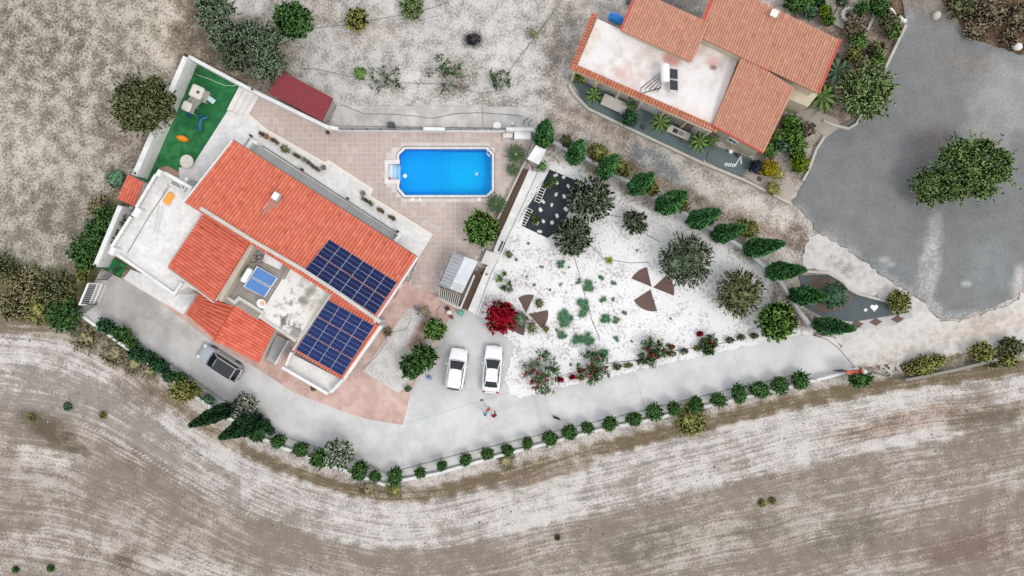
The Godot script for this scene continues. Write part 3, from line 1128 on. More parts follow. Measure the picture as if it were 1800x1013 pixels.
func person(label: String, x: float, y: float, turn: float, size: float, top: Color, legs: Color, hair: Color, stride: float) -> void:
	var h := size / 1.72
	var o := thing("person", label, "person", P(x, y, size * 0.5) * Vector3(1, 0, 1) + Vector3.UP * 0.004, "people on the concrete drive")
	o.rotation.y = turn
	var skin := Color(.45, .27, .19)
	var shoe := Color(.05, .05, .055)
	var mb := MB.new()
	var bones := []
	for s in [-1.0, 1.0]:
		var sw: float = stride * s
		var hip := Vector3(s * 0.095, 0.92, 0)
		var knee := Vector3(s * 0.1, 0.5, -0.13 * sw - 0.02)
		var ank := Vector3(s * 0.1, 0.09, -0.2 * sw + (0.05 if sw < 0 else 0.0))
		bones.append([hip, knee, 0.092, 0.062, legs])
		bones.append([knee, ank, 0.06, 0.042, legs])
		bones.append([ank - Vector3.UP * 0.045, ank + Vector3(0, -0.055, -0.16), 0.042, 0.034, shoe])
		var sh := Vector3(s * 0.185, 1.39, 0)
		var el := Vector3(s * 0.25, 1.12, 0.1 * sw)
		var wr := Vector3(s * 0.24, 0.89, 0.1 * sw - 0.09)
		bones.append([sh, el, 0.056, 0.044, top])
		bones.append([el, wr, 0.04, 0.028, skin])
		var hand := []
		var d := (wr - el).normalized()
		var side := Vector3(0, 0, -1)
		hand.append([wr, wr + d * 0.07, 0.027, 0.034, skin])
		for q in 4:
			var k0 := wr + d * 0.085 + side * (q - 1.5) * 0.02
			var fl: float = [0.03, 0.036, 0.033, 0.025][3 - q]
			var in1 := Vector3(-s * 0.012, 0, 0)
			hand.append([wr + d * 0.05 + side * (q - 1.5) * 0.016, k0, 0.012, 0.0095, skin])
			hand.append([k0, k0 + d * fl + in1, 0.0095, 0.009, skin])
			hand.append([k0 + d * fl + in1, k0 + d * fl * 1.75 + in1 * 2.6, 0.009, 0.0075, skin])
		var th := wr + d * 0.03 + side * 0.03
		hand.append([th, th + d * 0.03 + side * 0.025, 0.013, 0.0105, skin])
		hand.append([th + d * 0.03 + side * 0.025, th + d * 0.06 + side * 0.03, 0.0105, 0.009, skin])
		nets(mb, hand, 0.0045, 0.006)
	bones.append([Vector3(-0.06, 0.95, 0), Vector3(0.06, 0.95, 0), 0.125, 0.125, legs])
	bones.append([Vector3(0, 1.02, 0), Vector3(0, 1.24, -0.01), 0.13, 0.15, top])
	bones.append([Vector3(-0.1, 1.33, 0), Vector3(0.1, 1.33, 0), 0.115, 0.115, top])
	bones.append([Vector3(-0.17, 1.4, 0), Vector3(0.17, 1.4, 0), 0.06, 0.06, top])
	bones.append([Vector3(0, 1.42, 0), Vector3(0, 1.53, -0.015), 0.055, 0.052, skin])
	nets(mb, bones, 0.022, 0.045)
	var head := [[Vector3(0, 1.62, -0.01), Vector3(0, 1.635, 0.01), 0.085, 0.088, skin], [Vector3(0, 1.56, -0.04), Vector3(0, 1.6, -0.03), 0.055, 0.07, skin],
		[Vector3(0, 1.62, -0.09), Vector3(0, 1.588, -0.112), 0.011, 0.016, skin], [Vector3(-0.02, 1.556, -0.092), Vector3(0.02, 1.556, -0.092), 0.008, 0.008, Color(.42, .16, .13)], [Vector3(0, 1.5, -0.01), Vector3(0, 1.56, -0.01), 0.05, 0.05, skin]]
	for s in [-1.0, 1.0]:
		head.append([Vector3(s * 0.088, 1.6, 0.0), Vector3(s * 0.092, 1.635, 0.008), 0.013, 0.017, skin])
		head.append([Vector3(s * 0.034, 1.626, -0.088), Vector3(s * 0.034, 1.626, -0.089), 0.011, 0.011, Color(.04, .03, .025)])
	nets(mb, head, 0.008, 0.012)
	var skinm := lpart(o, "body", mb, M.cloth)
	var hr := MB.new()
	nets(hr, [[Vector3(0, 1.66, 0.0), Vector3(0, 1.665, 0.015), 0.088, 0.092, hair], [Vector3(0, 1.6, 0.05), Vector3(0, 1.56, 0.06), 0.07, 0.05, hair]], 0.012, 0.02)
	lpart(o, "hair", hr, M.cloth)
	o.scale = Vector3.ONE * h

# an outline broken up into an uneven edge
func rough(a: Array, amp: float) -> Array:
	var f := FastNoiseLite.new()
	f.seed = 4
	f.frequency = 0.06
	f.fractal_octaves = 3
	var r := []
	for i in range(0, a.size(), 2):
		var p := Vector2(a[i], a[i + 1])
		var q := Vector2(a[(i + 2) % a.size()], a[(i + 3) % a.size()])
		var k := maxi(1, int(p.distance_to(q) / 5.0))
		for j in k:
			var e := p.lerp(q, j / float(k))
			r.append(e.x + f.get_noise_2d(e.x, e.y) * amp * 1.6)
			r.append(e.y + f.get_noise_2d(e.x + 500.0, e.y) * amp * 1.6)
	return r

func slab(called: String, a: Array, y0: float, y1: float, m: Material, rect := Rect2(), amp := 0.0) -> MeshInstance3D:
	var mb := MB.new()
	mb.prism(poly(rough(a, amp) if amp > 0.0 else a), y0, y1)
	return struct(called, mb, m, rect)

func wall(called: String, label: String, category: String, a: Array, h: float, y0: float, hw: float, m: Material, htrace := -1.0) -> MeshInstance3D:
	var mb := MB.new()
	var p := poly(a, h if htrace < 0 else htrace)
	mb.strip(p, hw, y0, h)
	return solo(called, label, category, Vector3(p[0].x, y0, p[0].y), mb, m)

const NTH := ["first", "second", "third", "fourth", "fifth", "sixth", "seventh", "eighth", "ninth", "tenth", "eleventh", "twelfth", "thirteenth", "fourteenth", "fifteenth", "sixteenth", "seventeenth", "eighteenth", "nineteenth", "twentieth"]

func materials() -> void:
	M.leaf = vmat(0.7, Color(0.3, 0.34, 0.2))
	M.tile = vmat(0.85)
	M.cloth = vmat(0.9)
	M.stone = vmat(0.95)
	M.paver = vmat(0.8)
	M.render = mk(Color(.8, .8, .79), 0.9, 0.0, 2, 0.4)
	M.whitewall = mk(Color(.88, .88, .875), 0.88, 0.0, 2, 0.35)
	M.terrace = mk(Color(.85, .84, .825), 0.85, 0.0, 2, 0.3)
	M.whiteroof = mk(Color(.88, .87, .85), 0.9, 0.0, 2, 0.5)
	M.cream = mk(Color(.68, .60, .46), 0.92, 0.0, 2, 0.5)
	M.oldwall = mk(Color(.70, .675, .63), 0.95, 0.0, 1, 0.5)
	M.grime = mk(Color(.40, .365, .33), 0.95, 0.0, 1, 0.4)
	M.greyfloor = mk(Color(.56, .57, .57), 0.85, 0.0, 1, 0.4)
	M.cement = mk(Color(.38, .36, .33), 0.95, 0.0, 1, 0.8)
	M.redtile = mk(Color(.52, .085, .045), 0.85)
	M.redtrim = mk(Color(.5, .08, .06), 0.8)
	M.dullred = mk(Color(.42, .14, .08), 0.85)
	M.maroon = mk(Color(.28, .035, .045), 0.55, 0.0, 2, 0.3)
	M.white = mk(Color(.82, .82, .82), 0.5)
	M.paint = mk(Color(.8, .81, .83), 0.25)
	M.paint.clearcoat_enabled = true
	M.paint.clearcoat = 0.7
	M.paint.clearcoat_roughness = 0.06
	M.silver = mk(Color(.36, .38, .42), 0.28)
	M.silver.clearcoat_enabled = true
	M.silver.clearcoat = 0.7
	M.carglass = mk(Color(.012, .016, .02), 0.08)
	M.blackroof = mk(Color(.02, .023, .03), 0.16)
	M.rubber = mk(Color(.025, .025, .027), 0.7)
	M.alu = mk(Color(.72, .73, .75), 0.4, 0.6)
	M.lens = mk(Color(.7, .72, .75), 0.1)
	M.redlens = mk(Color(.4, .02, .02), 0.15)
	M.black = mk(Color(.03, .03, .032), 0.6)
	M.dark = mk(Color(.06, .06, .065), 0.5)
	M.iron = mk(Color(.09, .085, .085), 0.5, 0.4)
	M.wood = mk(Color(.17, .10, .06), 0.85, 0.0, 1, 0.6)
	M.bark = mk(Color(.16, .10, .07), 0.95, 0.0, 3, 0.9)
	M.greyplastic = mk(Color(.42, .40, .37), 0.5)
	M.cap = mk(Color(.62, .59, .53), 0.5)
	M.slide = mk(Color(.36, .55, .6), 0.35)
	M.teal = mk(Color(.01, .13, .17), 0.4)
	M.orange = mk(Color(.85, .32, .03), 0.45)
	M.blue = mk(Color(.02, .25, .75), 0.45)
	M.skyblue = mk(Color(.09, .22, .50), 0.14)
	M.mulch = mk(Color(.017, .026, .042), 0.7, 0.0, 1, 0.5)
	M.brownbed = mk(Color(.235, .145, .13), 0.95, 0.0, 3, 0.7)
	M.zinc = mk(Color(.50, .52, .56), 0.35, 0.3, 2, 0.4)
	M.clear = mk(Color(.72, .75, .8), 0.4, 0.0, 2, 0.3)
	M.pot = mk(Color(.30, .10, .06), 0.8)
	M.pot_grey = mk(Color(.22, .21, .2), 0.8)
	M.tarp = mk(Color(.84, .85, .87), 0.6)
	M.curb = mk(Color(.66, .62, .57), 0.9, 0.0, 1, 0.6)
	M.coping = mk(Color(.84, .81, .78), 0.7, 0.0, 2, 0.5)
	M.green = mk(Color(.12, .38, .26), 0.7)
	M.slate = mk(Color(.15, .19, .20), 0.9, 0.0, 3, 0.8)
	M.tilefloor = mk(Color(.145, .20, .21), 0.6, 0.0, 1, 0.7)
	# solar cells: busbars and cell borders on dark blue glass
	for k in [["cells", Color(.012, .02, .085), Color(.035, .05, .15)], ["cells_flat", Color(.015, .03, .13), Color(.05, .08, .22)]]:
		var im := Image.create_empty(96, 64, false, Image.FORMAT_RGB8)
		var a: Color = k[1]
		var b: Color = k[2]
		im.fill(a.linear_to_srgb())
		for i in range(0, 96, 8):
			im.fill_rect(Rect2i(i, 0, 1, 64), b.linear_to_srgb())
		for j in range(0, 64, 16):
			im.fill_rect(Rect2i(0, j, 96, 1), b.lerp(a, 0.4).linear_to_srgb())
		im.fill_rect(Rect2i(0, 31, 96, 2), Color(.2, .22, .3).linear_to_srgb())
		var m := tmat(ImageTexture.create_from_image(im), 0.25)
		m.metallic_specular = 0.22
		M[k[0]] = m
	var w := StandardMaterial3D.new()
	w.transparency = BaseMaterial3D.TRANSPARENCY_ALPHA
	w.albedo_color = Color(0.0, 0.5, 0.9, 0.05)
	w.roughness = 0.03
	w.metallic_specular = 0.2
	w.normal_enabled = true
	var f := FastNoiseLite.new()
	f.frequency = 0.025
	f.seed = 12
	var im := f.get_seamless_image(256, 256)
	im.convert(Image.FORMAT_RGB8)
	im.bump_map_to_normal_map(3.0)
	w.normal_texture = ImageTexture.create_from_image(im)
	w.normal_scale = 0.25
	w.uv1_triplanar = true
	w.uv1_world_triplanar = true
	w.uv1_scale = Vector3.ONE * 0.25
	M.water = w
	var g := StandardMaterial3D.new()
	g.transparency = BaseMaterial3D.TRANSPARENCY_ALPHA
	g.albedo_color = Color(0.12, 0.13, 0.14, 0.35)
	g.roughness = 0.1
	M.glass = g

func setting() -> void:
	var A := bc(150, 135, 120)
	# the open ground: one sheet, finely bumped where it is in view, and a plain skirt out to the horizon
	var x0 := -252.0
	var y0 := -178.0
	var x1 := 2052.0
	var y1 := 1190.0
	var pale := bc(212, 205, 199)
	var mud := bc(132, 118, 106)
	var scrub := bc(96, 96, 62)
	var dabs := [
		[1590, 420, 60, 30, 20, mud, pale, .5, .0],
		# strip under the left wall, shrubs and dry weeds
		[190, 440, 60, 130, 28, bc(92, 90, 58), bc(140, 130, 105), .35, .85], [70, 520, 130, 48, 5, bc(100, 98, 62), bc(150, 142, 112), .35, .9], [220, 600, 110, 24, 32, bc(108, 100, 70), bc(160, 148, 122), .35, .8],
		[330, 660, 60, 16, 38, bc(118, 104, 82), bc(165, 150, 128), .35, .7], [130, 140, 140, 90, 0, bc(122, 112, 98), bc(200, 190, 178), .4, .5], [60, 60, 120, 60, 10, bc(105, 97, 88), bc(190, 182, 172), .42, .6], [300, 60, 60, 80, 0, bc(150, 138, 120), bc(214, 205, 190), .62, .7], [230, 230, 70, 70, 0, bc(120, 108, 95), bc(175, 162, 148), .35, .6],
		[40, 270, 70, 60, 0, bc(140, 130, 115), bc(208, 200, 186), .65, .6], [110, 380, 90, 50, 0, bc(112, 104, 92), bc(180, 170, 155), .4, .6], [350, 60, 50, 90, 0, bc(96, 86, 72), bc(150, 136, 118), .3, .8], [440, 100, 90, 80, 10, bc(110, 98, 86), bc(170, 158, 146), .35, .8],
		# chalk yard behind the pool
		[830, 70, 20, 14, 0, bc(70, 66, 66), bc(140, 134, 130), .3, .9], [810, 130, 34, 42, 20, bc(110, 100, 92), bc(190, 182, 175), .45, .7], [985, 60, 36, 70, 15, bc(128, 122, 114), bc(190, 184, 176), .35, .7], [960, 140, 40, 40, 0, bc(130, 124, 116), bc(205, 198, 192), .45, .6], [650, 60, 80, 40, 0, bc(170, 162, 156), bc(205, 198, 192), .5, .7], [560, 20, 90, 30, 0, bc(150, 140, 132), bc(200, 192, 186), .5, .8], [880, 180, 60, 20, 0, bc(150, 142, 134), bc(214, 208, 202), .5, .7], [690, 150, 70, 30, 0, bc(180, 172, 165), bc(226, 221, 216), .7, .7], [900, 110, 50, 60, 0, bc(180, 174, 168), bc(226, 221, 217), .7, .6],
		# the track between the garden and the other house
		[985, 225, 40, 22, 30, bc(136, 122, 112), bc(200, 191, 182), .5, .8], [1080, 240, 120, 22, 28, bc(128, 116, 108), bc(176, 164, 154), .4, .8], [1160, 290, 70, 26, 28, bc(128, 134, 136), bc(186, 184, 180), .4, .9], [1040, 226, 60, 8, 28, bc(180, 168, 156), bc(214, 204, 194), .7, .8], [1225, 300, 50, 20, 28, bc(150, 140, 132), bc(212, 204, 196), .6, .8], [1300, 350, 80, 20, 28, bc(176, 166, 156), bc(222, 214, 206), .75, .9], [1380, 395, 60, 16, 32, bc(170, 158, 148), bc(222, 214, 206), .7, .9], [1340, 400, 70, 12, 30, bc(138, 118, 104), bc(196, 182, 170), .4, .8], [1400, 420, 32, 26, 30, bc(118, 102, 93), bc(184, 170, 160), .38, .85], [1120, 300, 90, 12, 28, bc(110, 96, 80), bc(165, 150, 134), .35, .9], [1250, 365, 90, 12, 29, bc(110, 96, 80), bc(165, 150, 134), .35, .8],
		# beds right of the other house
		[1500, 70, 90, 70, 40, bc(130, 112, 100), bc(180, 164, 152), .45, 1.0], [1470, 190, 90, 70, 40, bc(140, 124, 110), bc(186, 172, 160), .45, 1.0], [1400, 270, 70, 70, 30, bc(158, 146, 134), bc(200, 190, 180), .55, 1.0], [1180, 10, 60, 40, 0, bc(120, 116, 114), bc(150, 146, 142), .5, 1.0],
		[1720, 30, 200, 60, 8, bc(82, 66, 52), bc(134, 112, 92), .42, 1.0], [1700, 96, 70, 16, 20, bc(110, 96, 84), bc(160, 146, 132), .42, .9],
		# weeds and tractor turns in the lower field
		[1150, 960, 90, 36, -12, bc(104, 102, 84), bc(176, 170, 156), .4, .45], [1480, 940, 80, 34, -12, bc(108, 104, 84), bc(180, 172, 158), .38, .45], [1310, 930, 110, 20, -12, bc(112, 106, 88), bc(186, 178, 166), .4, .35], [90, 760, 70, 24, 30, bc(98, 88, 72), bc(150, 138, 122), .2, .8], [220, 980, 30, 24, 0, bc(96, 82, 68), bc(150, 136, 122), .2, .8], [560, 690, 20, 10, 0, mud, pale, .5, .0], [230, 810, 60, 20, 40, bc(130, 118, 108), pale, .55, .7], [80, 805, 80, 16, 12, bc(130, 118, 108), bc(216, 210, 204), .7, .7], [110, 960, 130, 30, 6, bc(136, 124, 114), bc(208, 200, 194), .55, .7], [330, 1000, 120, 22, 8, bc(140, 130, 120), bc(214, 208, 200), .62, .7], [240, 690, 60, 26, 35, bc(128, 114, 104), bc(190, 180, 170), .3, .6], [950, 840, 100, 12, -14, bc(134, 118, 104), bc(176, 162, 150), .2, .9],
		[1600, 740, 160, 20, -14, bc(126, 106, 90), bc(180, 160, 146), .2, .7], [1740, 735, 90, 24, -12, bc(112, 100, 84), bc(168, 152, 138), .25, .8], [1720, 960, 110, 30, -8, bc(126, 106, 94), bc(184, 168, 158), .25, .7], [1560, 640, 60, 16, -5, bc(120, 100, 90), bc(196, 184, 174), .35, .9], [1700, 630, 120, 14, -8, bc(116, 104, 84), bc(190, 180, 166), .35, .9],
	]
	var t := soil(x0, y0, x1, y1, 2048, 1216, A, pale, 0.5, 0.19, 0.30, 0.10, dabs, true, 3)
	var gm := tmat(t, 1.0)
	var nimg: Image = t.get_image().duplicate()
	nimg.convert(Image.FORMAT_RGB8)
	nimg.bump_map_to_normal_map(2.2)
	gm.normal_enabled = true
	gm.normal_texture = ImageTexture.create_from_image(nimg)
	gm.normal_scale = 0.5
	var mb := MB.new()
	var hn := FastNoiseLite.new()
	hn.seed = 21
	hn.frequency = 0.55
	hn.fractal_octaves = 3
	var nx := 256
	var ny := 152
	var a := Q(x0, y0)
	var b := Q(x1, y1)
	var grid := PackedVector3Array()
	for j in ny + 1:
		for i in nx + 1:
			var p := Vector2(lerpf(a.x, b.x, float(i) / nx), lerpf(a.y, b.y, float(j) / ny))
			grid.append(Vector3(p.x, -0.11 + 0.075 * hn.get_noise_2d(p.x, p.y) if i > 0 and j > 0 and i < nx and j < ny else -0.11, p.y))
	var nor := PackedVector3Array()
	nor.resize(grid.size())
	for j in ny + 1:
		for i in nx + 1:
			var e := grid[j * (nx + 1) + mini(i + 1, nx)] - grid[j * (nx + 1) + maxi(i - 1, 0)]
			var s := grid[mini(j + 1, ny) * (nx + 1) + i] - grid[maxi(j - 1, 0) * (nx + 1) + i]
			nor[j * (nx + 1) + i] = s.cross(e).normalized()
	var pa := P(680, 260)
	var pb := P(868, 346)
	for j in ny:
		for i in nx:
			var mid := grid[j * (nx + 1) + i]
			if mid.x > pa.x - 0.2 and mid.x < pb.x - 0.3 and mid.z > pa.z - 0.2 and mid.z < pb.z - 0.3:
				continue   # the pool is sunk here
			var q := []
			for w in [[i, j], [i + 1, j], [i + 1, j + 1], [i, j + 1]]:
				var k: int = w[1] * (nx + 1) + w[0]
				q.append([grid[k], nor[k]])
			mb.sq(q[0], q[1], q[2], q[3])
	struct("ground", mb, gm, Rect2(a, b - a))
	var sk := MB.new()
	var R := 500.0
	var y := -0.11
	for q in [[-R, -R, R, a.y], [-R, b.y, R, R], [-R, a.y, a.x, b.y], [b.x, a.y, R, b.y]]:
		sk.quad(Vector3(q[0], y, q[1]), Vector3(q[2], y, q[1]), Vector3(q[2], y, q[3]), Vector3(q[0], y, q[3]), Vector3.UP)
	struct("outer_ground", sk, mk(lin(178, 168, 156), 1.0, 0.0, 1, 0.12))

	# loose stones and clods on the open ground
	var stone := MB.new()
	stone.ball(Vector3.ZERO, Vector3(1, 0.6, 0.8), 6, 4)
	var ts := []
	var cs := []
	for i in 5200:
		var px := rng.randf_range(-20, 1820)
		var py := rng.randf_range(-20, 1030)
		var tt := (py - curve(edge0, px)) / (curve(edge1, px) - curve(edge0, px))
		var field := tt > 0.03
		if not field and not (px < 320 - py * 0.33 or (px > 520 and px < 940 and py < 175)):
			continue
		if field and rng.randf() < 0.35 and tt > 0.4:
			continue
		var r := pow(rng.randf(), 3.0) * 0.085 + 0.022
		var p := P(px, py)
		ts.append(Transform3D(Basis.from_euler(Vector3(rng.randf(), rng.randf() * 6, rng.randf())).scaled(Vector3.ONE * r), Vector3(p.x, -0.075, p.z)))
		var k := rng.randf_range(0.34, 0.66) if rng.randf() < 0.72 else rng.randf_range(0.1, 0.22)
		cs.append(Color(k, k * 0.94, k * 0.88))
	scatter(self, "field_stones", stone.mesh(), M.stone, ts, cs, "pale loose stones and clods strewn over the ploughed field", "stones")
	# dry weeds
	var tuft := MB.new()
	for i in 9:
		var d := rdir()
		d.y = absf(d.y) + 0.35
		d = d.normalized()
		tuft.col = Color.WHITE * rng.randf_range(0.75, 1.0)
		tuft.leaf(Vector3.ZERO, d, d.cross(rdir()).normalized(), rng.randf_range(0.7, 1.1), 0.09)
	ts = []
	cs = []
	var wn := FastNoiseLite.new()
	wn.seed = 5
	wn.frequency = 0.012
	for i in 16000:
		var px := rng.randf_range(-30, 1830)
		var py := rng.randf_range(-30, 1040)
		var tt := (py - curve(edge0, px)) / (curve(edge1, px) - curve(edge0, px))
		var left := px < 322 - py * 0.34 and tt < -0.02
		var yard := px > 520 and px < 960 and py < 180
		var field := tt > 0.0
		if not (left or yard or field):
			continue
		var dens := 0.7 if left else 0.06
		if field:
			dens = clampf(wn.get_noise_2d(px, py) * 1.1 - 0.06, 0.015, 0.5)
			if tt < 0.06:
				dens = 0.4
		if rng.randf() > dens:
			continue
		var p := P(px, py)
		var s := rng.randf_range(0.07, 0.2) if not left else rng.randf_range(0.09, 0.26)
		ts.append(Transform3D(Basis.from_euler(Vector3(0, rng.randf() * TAU, 0)).scaled(Vector3(s, s * 0.8, s)), Vector3(p.x, -0.1, p.z)))
		var c := Color(.22, .2, .15).lerp(Color(.36, .33, .25), rng.randf()) if left or rng.randf() < 0.4 else Color(.11, .12, .06).lerp(Color(.2, .19, .11), rng.randf())
		if rng.randf() < 0.06 and field:
			c = Color(.09, .15, .04)
		cs.append(c)
	scatter(self, "dry_grass", tuft.mesh(), M.leaf, ts, cs, "dry grass and weeds growing over the fields round the estate", "grass")

	# asphalt yard on the right
	t = soil(1370, -60, 1960, 580, 560, 600, bc(127, 129, 129), bc(138, 139, 140), 0.5, 0.14, 0.7, 0.08, [
		[1634, 470, 20, 80, 9, bc(150, 151, 152), bc(208, 206, 204), .48, .85], [1642, 400, 14, 30, 14, bc(150, 151, 152), bc(190, 189, 188), .45, .6], [1770, 170, 70, 80, 10, bc(160, 160, 160), bc(180, 178, 176), .5, .7], [1730, 240, 50, 50, 0, bc(152, 152, 152), bc(172, 170, 168), .5, .6], [1640, 250, 40, 22, -20, bc(124, 114, 110), bc(146, 136, 132), .4, .7], [1700, 110, 50, 22, 10, bc(126, 118, 110), bc(150, 140, 132), .4, .45], [1620, 530, 90, 16, 0, bc(186, 184, 182), bc(206, 204, 202), .5, .0],
		[1470, 430, 44, 26, 30, bc(140, 144, 146), bc(160, 160, 160), .5, .6], [1650, 20, 90, 20, 20, bc(126, 116, 106), bc(160, 150, 140), .4, .8], [1740, 470, 40, 60, 0, bc(134, 144, 144), bc(148, 154, 154), .5, .6], [1560, 480, 50, 30, 30, bc(130, 136, 138), bc(146, 150, 152), .5, .6], [1560, 460, 16, 5, 20, bc(196, 196, 196), bc(216, 216, 214), .6, .7], [1700, 500, 9, 6, 0, bc(210, 210, 210), bc(216, 216, 214), .6, .7], [1790, 500, 12, 44, 6, bc(196, 190, 184), bc(216, 212, 208), .6, .8], [1680, 556, 60, 9, -8, bc(150, 150, 150), bc(206, 203, 200), .45, .8], [1640, 540, 22, 14, 40, bc(160, 160, 160), bc(206, 203, 200), .45, .8], [1580, 500, 60, 8, 33, bc(150, 151, 152), bc(200, 198, 196), .4, .8], [1480, 432, 50, 8, 30, bc(146, 146, 146), bc(196, 192, 188), .4, .8], [1410, 380, 12, 34, -40, bc(146, 144, 142), bc(190, 184, 178), .4, .8], [1580, 60, 10, 60, 30, bc(142, 140, 138), bc(176, 170, 164), .4, .7],
	], false, 11)
	slab("asphalt_yard", [1572, -60, 1660, 8, 1712, 70, 1790, 96, 1960, 110, 1960, 470, 1792, 512, 1786, 522, 1752, 538, 1718, 549, 1690, 559, 1650, 560, 1636, 548, 1628, 532, 1585, 505, 1548, 480, 1512, 455, 1478, 432, 1440, 408, 1394, 354, 1420, 310, 1442, 250, 1480, 218, 1512, 205, 1540, 150, 1592, 44, 1590, 20], -0.3, 0.0, tmat(t, 0.9), rect_of(1370, -60, 1960, 580), 3.2)
	# pale chalk verge and the earth road to the right edge
	t = soil(1380, 400, 1960, 700, 480, 250, bc(196, 191, 187), bc(217, 213, 210), 0.66, 0.06, 0.5, 0.07, [
		[1480, 470, 30, 14, 40, bc(150, 146, 142), bc(206, 202, 200), .5, .7], [1590, 560, 60, 20, -10, bc(206, 200, 194), bc(224, 219, 214), .7, .9], [1750, 570, 150, 26, -14, bc(196, 184, 174), bc(220, 211, 203), .6, .9], [1560, 620, 60, 18, 0, bc(180, 170, 162), bc(214, 207, 200), .6, .8], [1600, 640, 160, 10, -8, bc(140, 126, 116), bc(196, 184, 174), .4, .8], [1520, 600, 40, 40, 0, bc(206, 200, 196), bc(222, 217, 213), .6, .9]], false, 6)
	slab("earth_road", [1420, 415, 1444, 412, 1482, 436, 1516, 460, 1552, 485, 1589, 510, 1632, 538, 1640, 554, 1654, 566, 1692, 564, 1720, 554, 1755, 543, 1790, 526, 1796, 515, 1960, 474, 1960, 580, 1800, 603, 1720, 616, 1640, 630, 1580, 640, 1500, 645, 1466, 590, 1474, 560, 1600, 548, 1560, 526, 1500, 512, 1456, 482, 1410, 470], -0.3, -0.012, tmat(t, 0.95), rect_of(1380, 400, 1960, 700), 4.0)
	# the concrete drive
	var cl := bc(211, 210, 209)
	var chh := bc(224, 223, 223)
	t = soil(120, 460, 1520, 880, 1024, 320, cl, chh, 0.55, 0.012, 0.45, 0.035, [
		[230, 540, 110, 50, 30, bc(172, 168, 165), bc(190, 187, 184), .5, .9], [310, 585, 60, 30, 35, bc(168, 162, 156), bc(196, 190, 184), .5, .7], [330, 640, 110, 24, 38, bc(188, 187, 186), bc(204, 203, 203), .5, .8], [400, 690, 60, 14, 36, bc(176, 174, 172), bc(200, 198, 197), .5, .6], [560, 750, 90, 18, 18, bc(192, 192, 194), bc(208, 208, 210), .5, .7], [720, 800, 80, 14, 0, bc(190, 190, 192), bc(208, 208, 210), .5, .7], [760, 740, 60, 10, -16, bc(206, 212, 214), bc(220, 224, 226), .5, .6], [860, 600, 60, 40, 0, bc(214, 213, 213), bc(226, 225, 226), .5, .6], [1200, 680, 200, 24, -14, bc(204, 204, 206), bc(216, 216, 219), .5, .6], [1450, 620, 50, 30, 0, bc(212, 210, 208), bc(224, 221, 219), .5, .7], [780, 610, 12, 20, 30, bc(170, 168, 166), bc(196, 194, 192), .5, .6], [250, 560, 20, 12, 0, bc(160, 152, 146), bc(190, 184, 178), .5, .5]], false, 14)
	slab("concrete_drive", [176, 476, 222, 492, 330, 545, 480, 600, 700, 640, 716, 560, 790, 535, 838, 552, 905, 606, 888, 667, 897, 691, 912, 699, 936, 694, 983, 681, 1070, 664.5, 1140, 646, 1212, 631, 1262, 621, 1340, 602, 1392, 590, 1428, 588, 1466, 594, 1500, 642, 1489, 653, 1429, 667, 1389, 676, 1281, 703, 1194, 722, 1150, 730, 1052, 752, 985, 768, 881, 795, 811, 815, 770, 826, 706, 838, 676, 846, 615, 824, 541, 797, 498, 781, 461, 764, 362, 702, 282, 646, 215, 600, 137, 552], -0.3, 0.0, tmat(t, 0.85), rect_of(120, 460, 1520, 880))
	# thin joints in the drive
	var jm := MB.new()
	for s in [[700, 742, 712, 838], [712, 745, 895, 690], [1116, 655, 1140, 738], [868, 726, 980, 682], [1290, 618, 1310, 690], [940, 698, 958, 775]]:
		jm.strip(poly(s), 0.018, -0.01, 0.006)
	struct("drive_joints", jm, mk(Color(.4, .39, .38), 0.9))
	# pink paving round the villa
	t = soil(200, 450, 820, 760, 512, 256, bc(204, 170, 160), bc(222, 192, 183), 0.5, 0.03, 0.4, 0.05, [[520, 660, 80, 24, 25, bc(200, 164, 152), bc(214, 184, 174), .5, .7], [660, 690, 60, 40, 0, bc(214, 186, 176), bc(226, 200, 192), .5, .7], [760, 525, 50, 26, 0, bc(200, 166, 158), bc(216, 188, 180), .5, .7], [640, 620, 22, 60, 30, bc(186, 164, 156), bc(206, 186, 178), .5, .7], [400, 600, 70, 10, 35, bc(206, 160, 142), bc(216, 180, 164), .5, .7]], false, 17)
	slab("pink_paving", [213, 488, 270, 524, 326, 565, 378, 605, 455, 650, 520, 692, 600, 722, 650, 738, 708, 747, 722, 690, 786, 566, 806, 537, 780, 512, 718, 495, 600, 470, 400, 470], -0.1, 0.03, tmat(t, 0.85), rect_of(200, 450, 820, 760))
	slab("white_path", [230, 474, 347, 517, 322, 553, 217, 490], -0.05, 0.05, M.terrace)
	# tiled pool deck
	var deck := [437, 150, 577, 222, 940, 230, 917, 296, 862, 412, 830, 470, 795, 442, 770, 502, 775, 518, 718, 500, 735, 455, 700, 420, 430, 215]
	var basin := poly([676, 281, 697, 281, 697, 270, 709, 257, 858, 257, 870, 270, 870, 338, 858, 349, 709, 349, 697, 334, 697, 323.5, 676, 323.5])
	var dm := MB.new()
	for half in [[380, 100, 783, 600], [783, 100, 960, 600]]:
		for cut in Geometry2D.intersect_polygons(poly(deck), poly([half[0], half[1], half[2], half[1], half[2], half[3], half[0], half[3]])):
			for piece in Geometry2D.clip_polygons(cut, basin):
				dm.prism(piece, -0.1, 0.06)
	var o := struct("pool_deck", dm, mk(lin(232, 223, 217), 0.9, 0.0, 1, 0.6))
	var tile := MB.new()
	tile.box(Vector3.ZERO, Vector3(0.43, 0.02, 0.43))
	var dp := poly(deck)
	var hole := poly([690, 264, 697, 264, 709, 254, 860, 254, 874, 268, 874, 340, 860, 353, 709, 353, 693, 338, 676, 322, 676, 280])
	ts = []
	cs = []
	var pn := FastNoiseLite.new()
	pn.frequency = 0.12
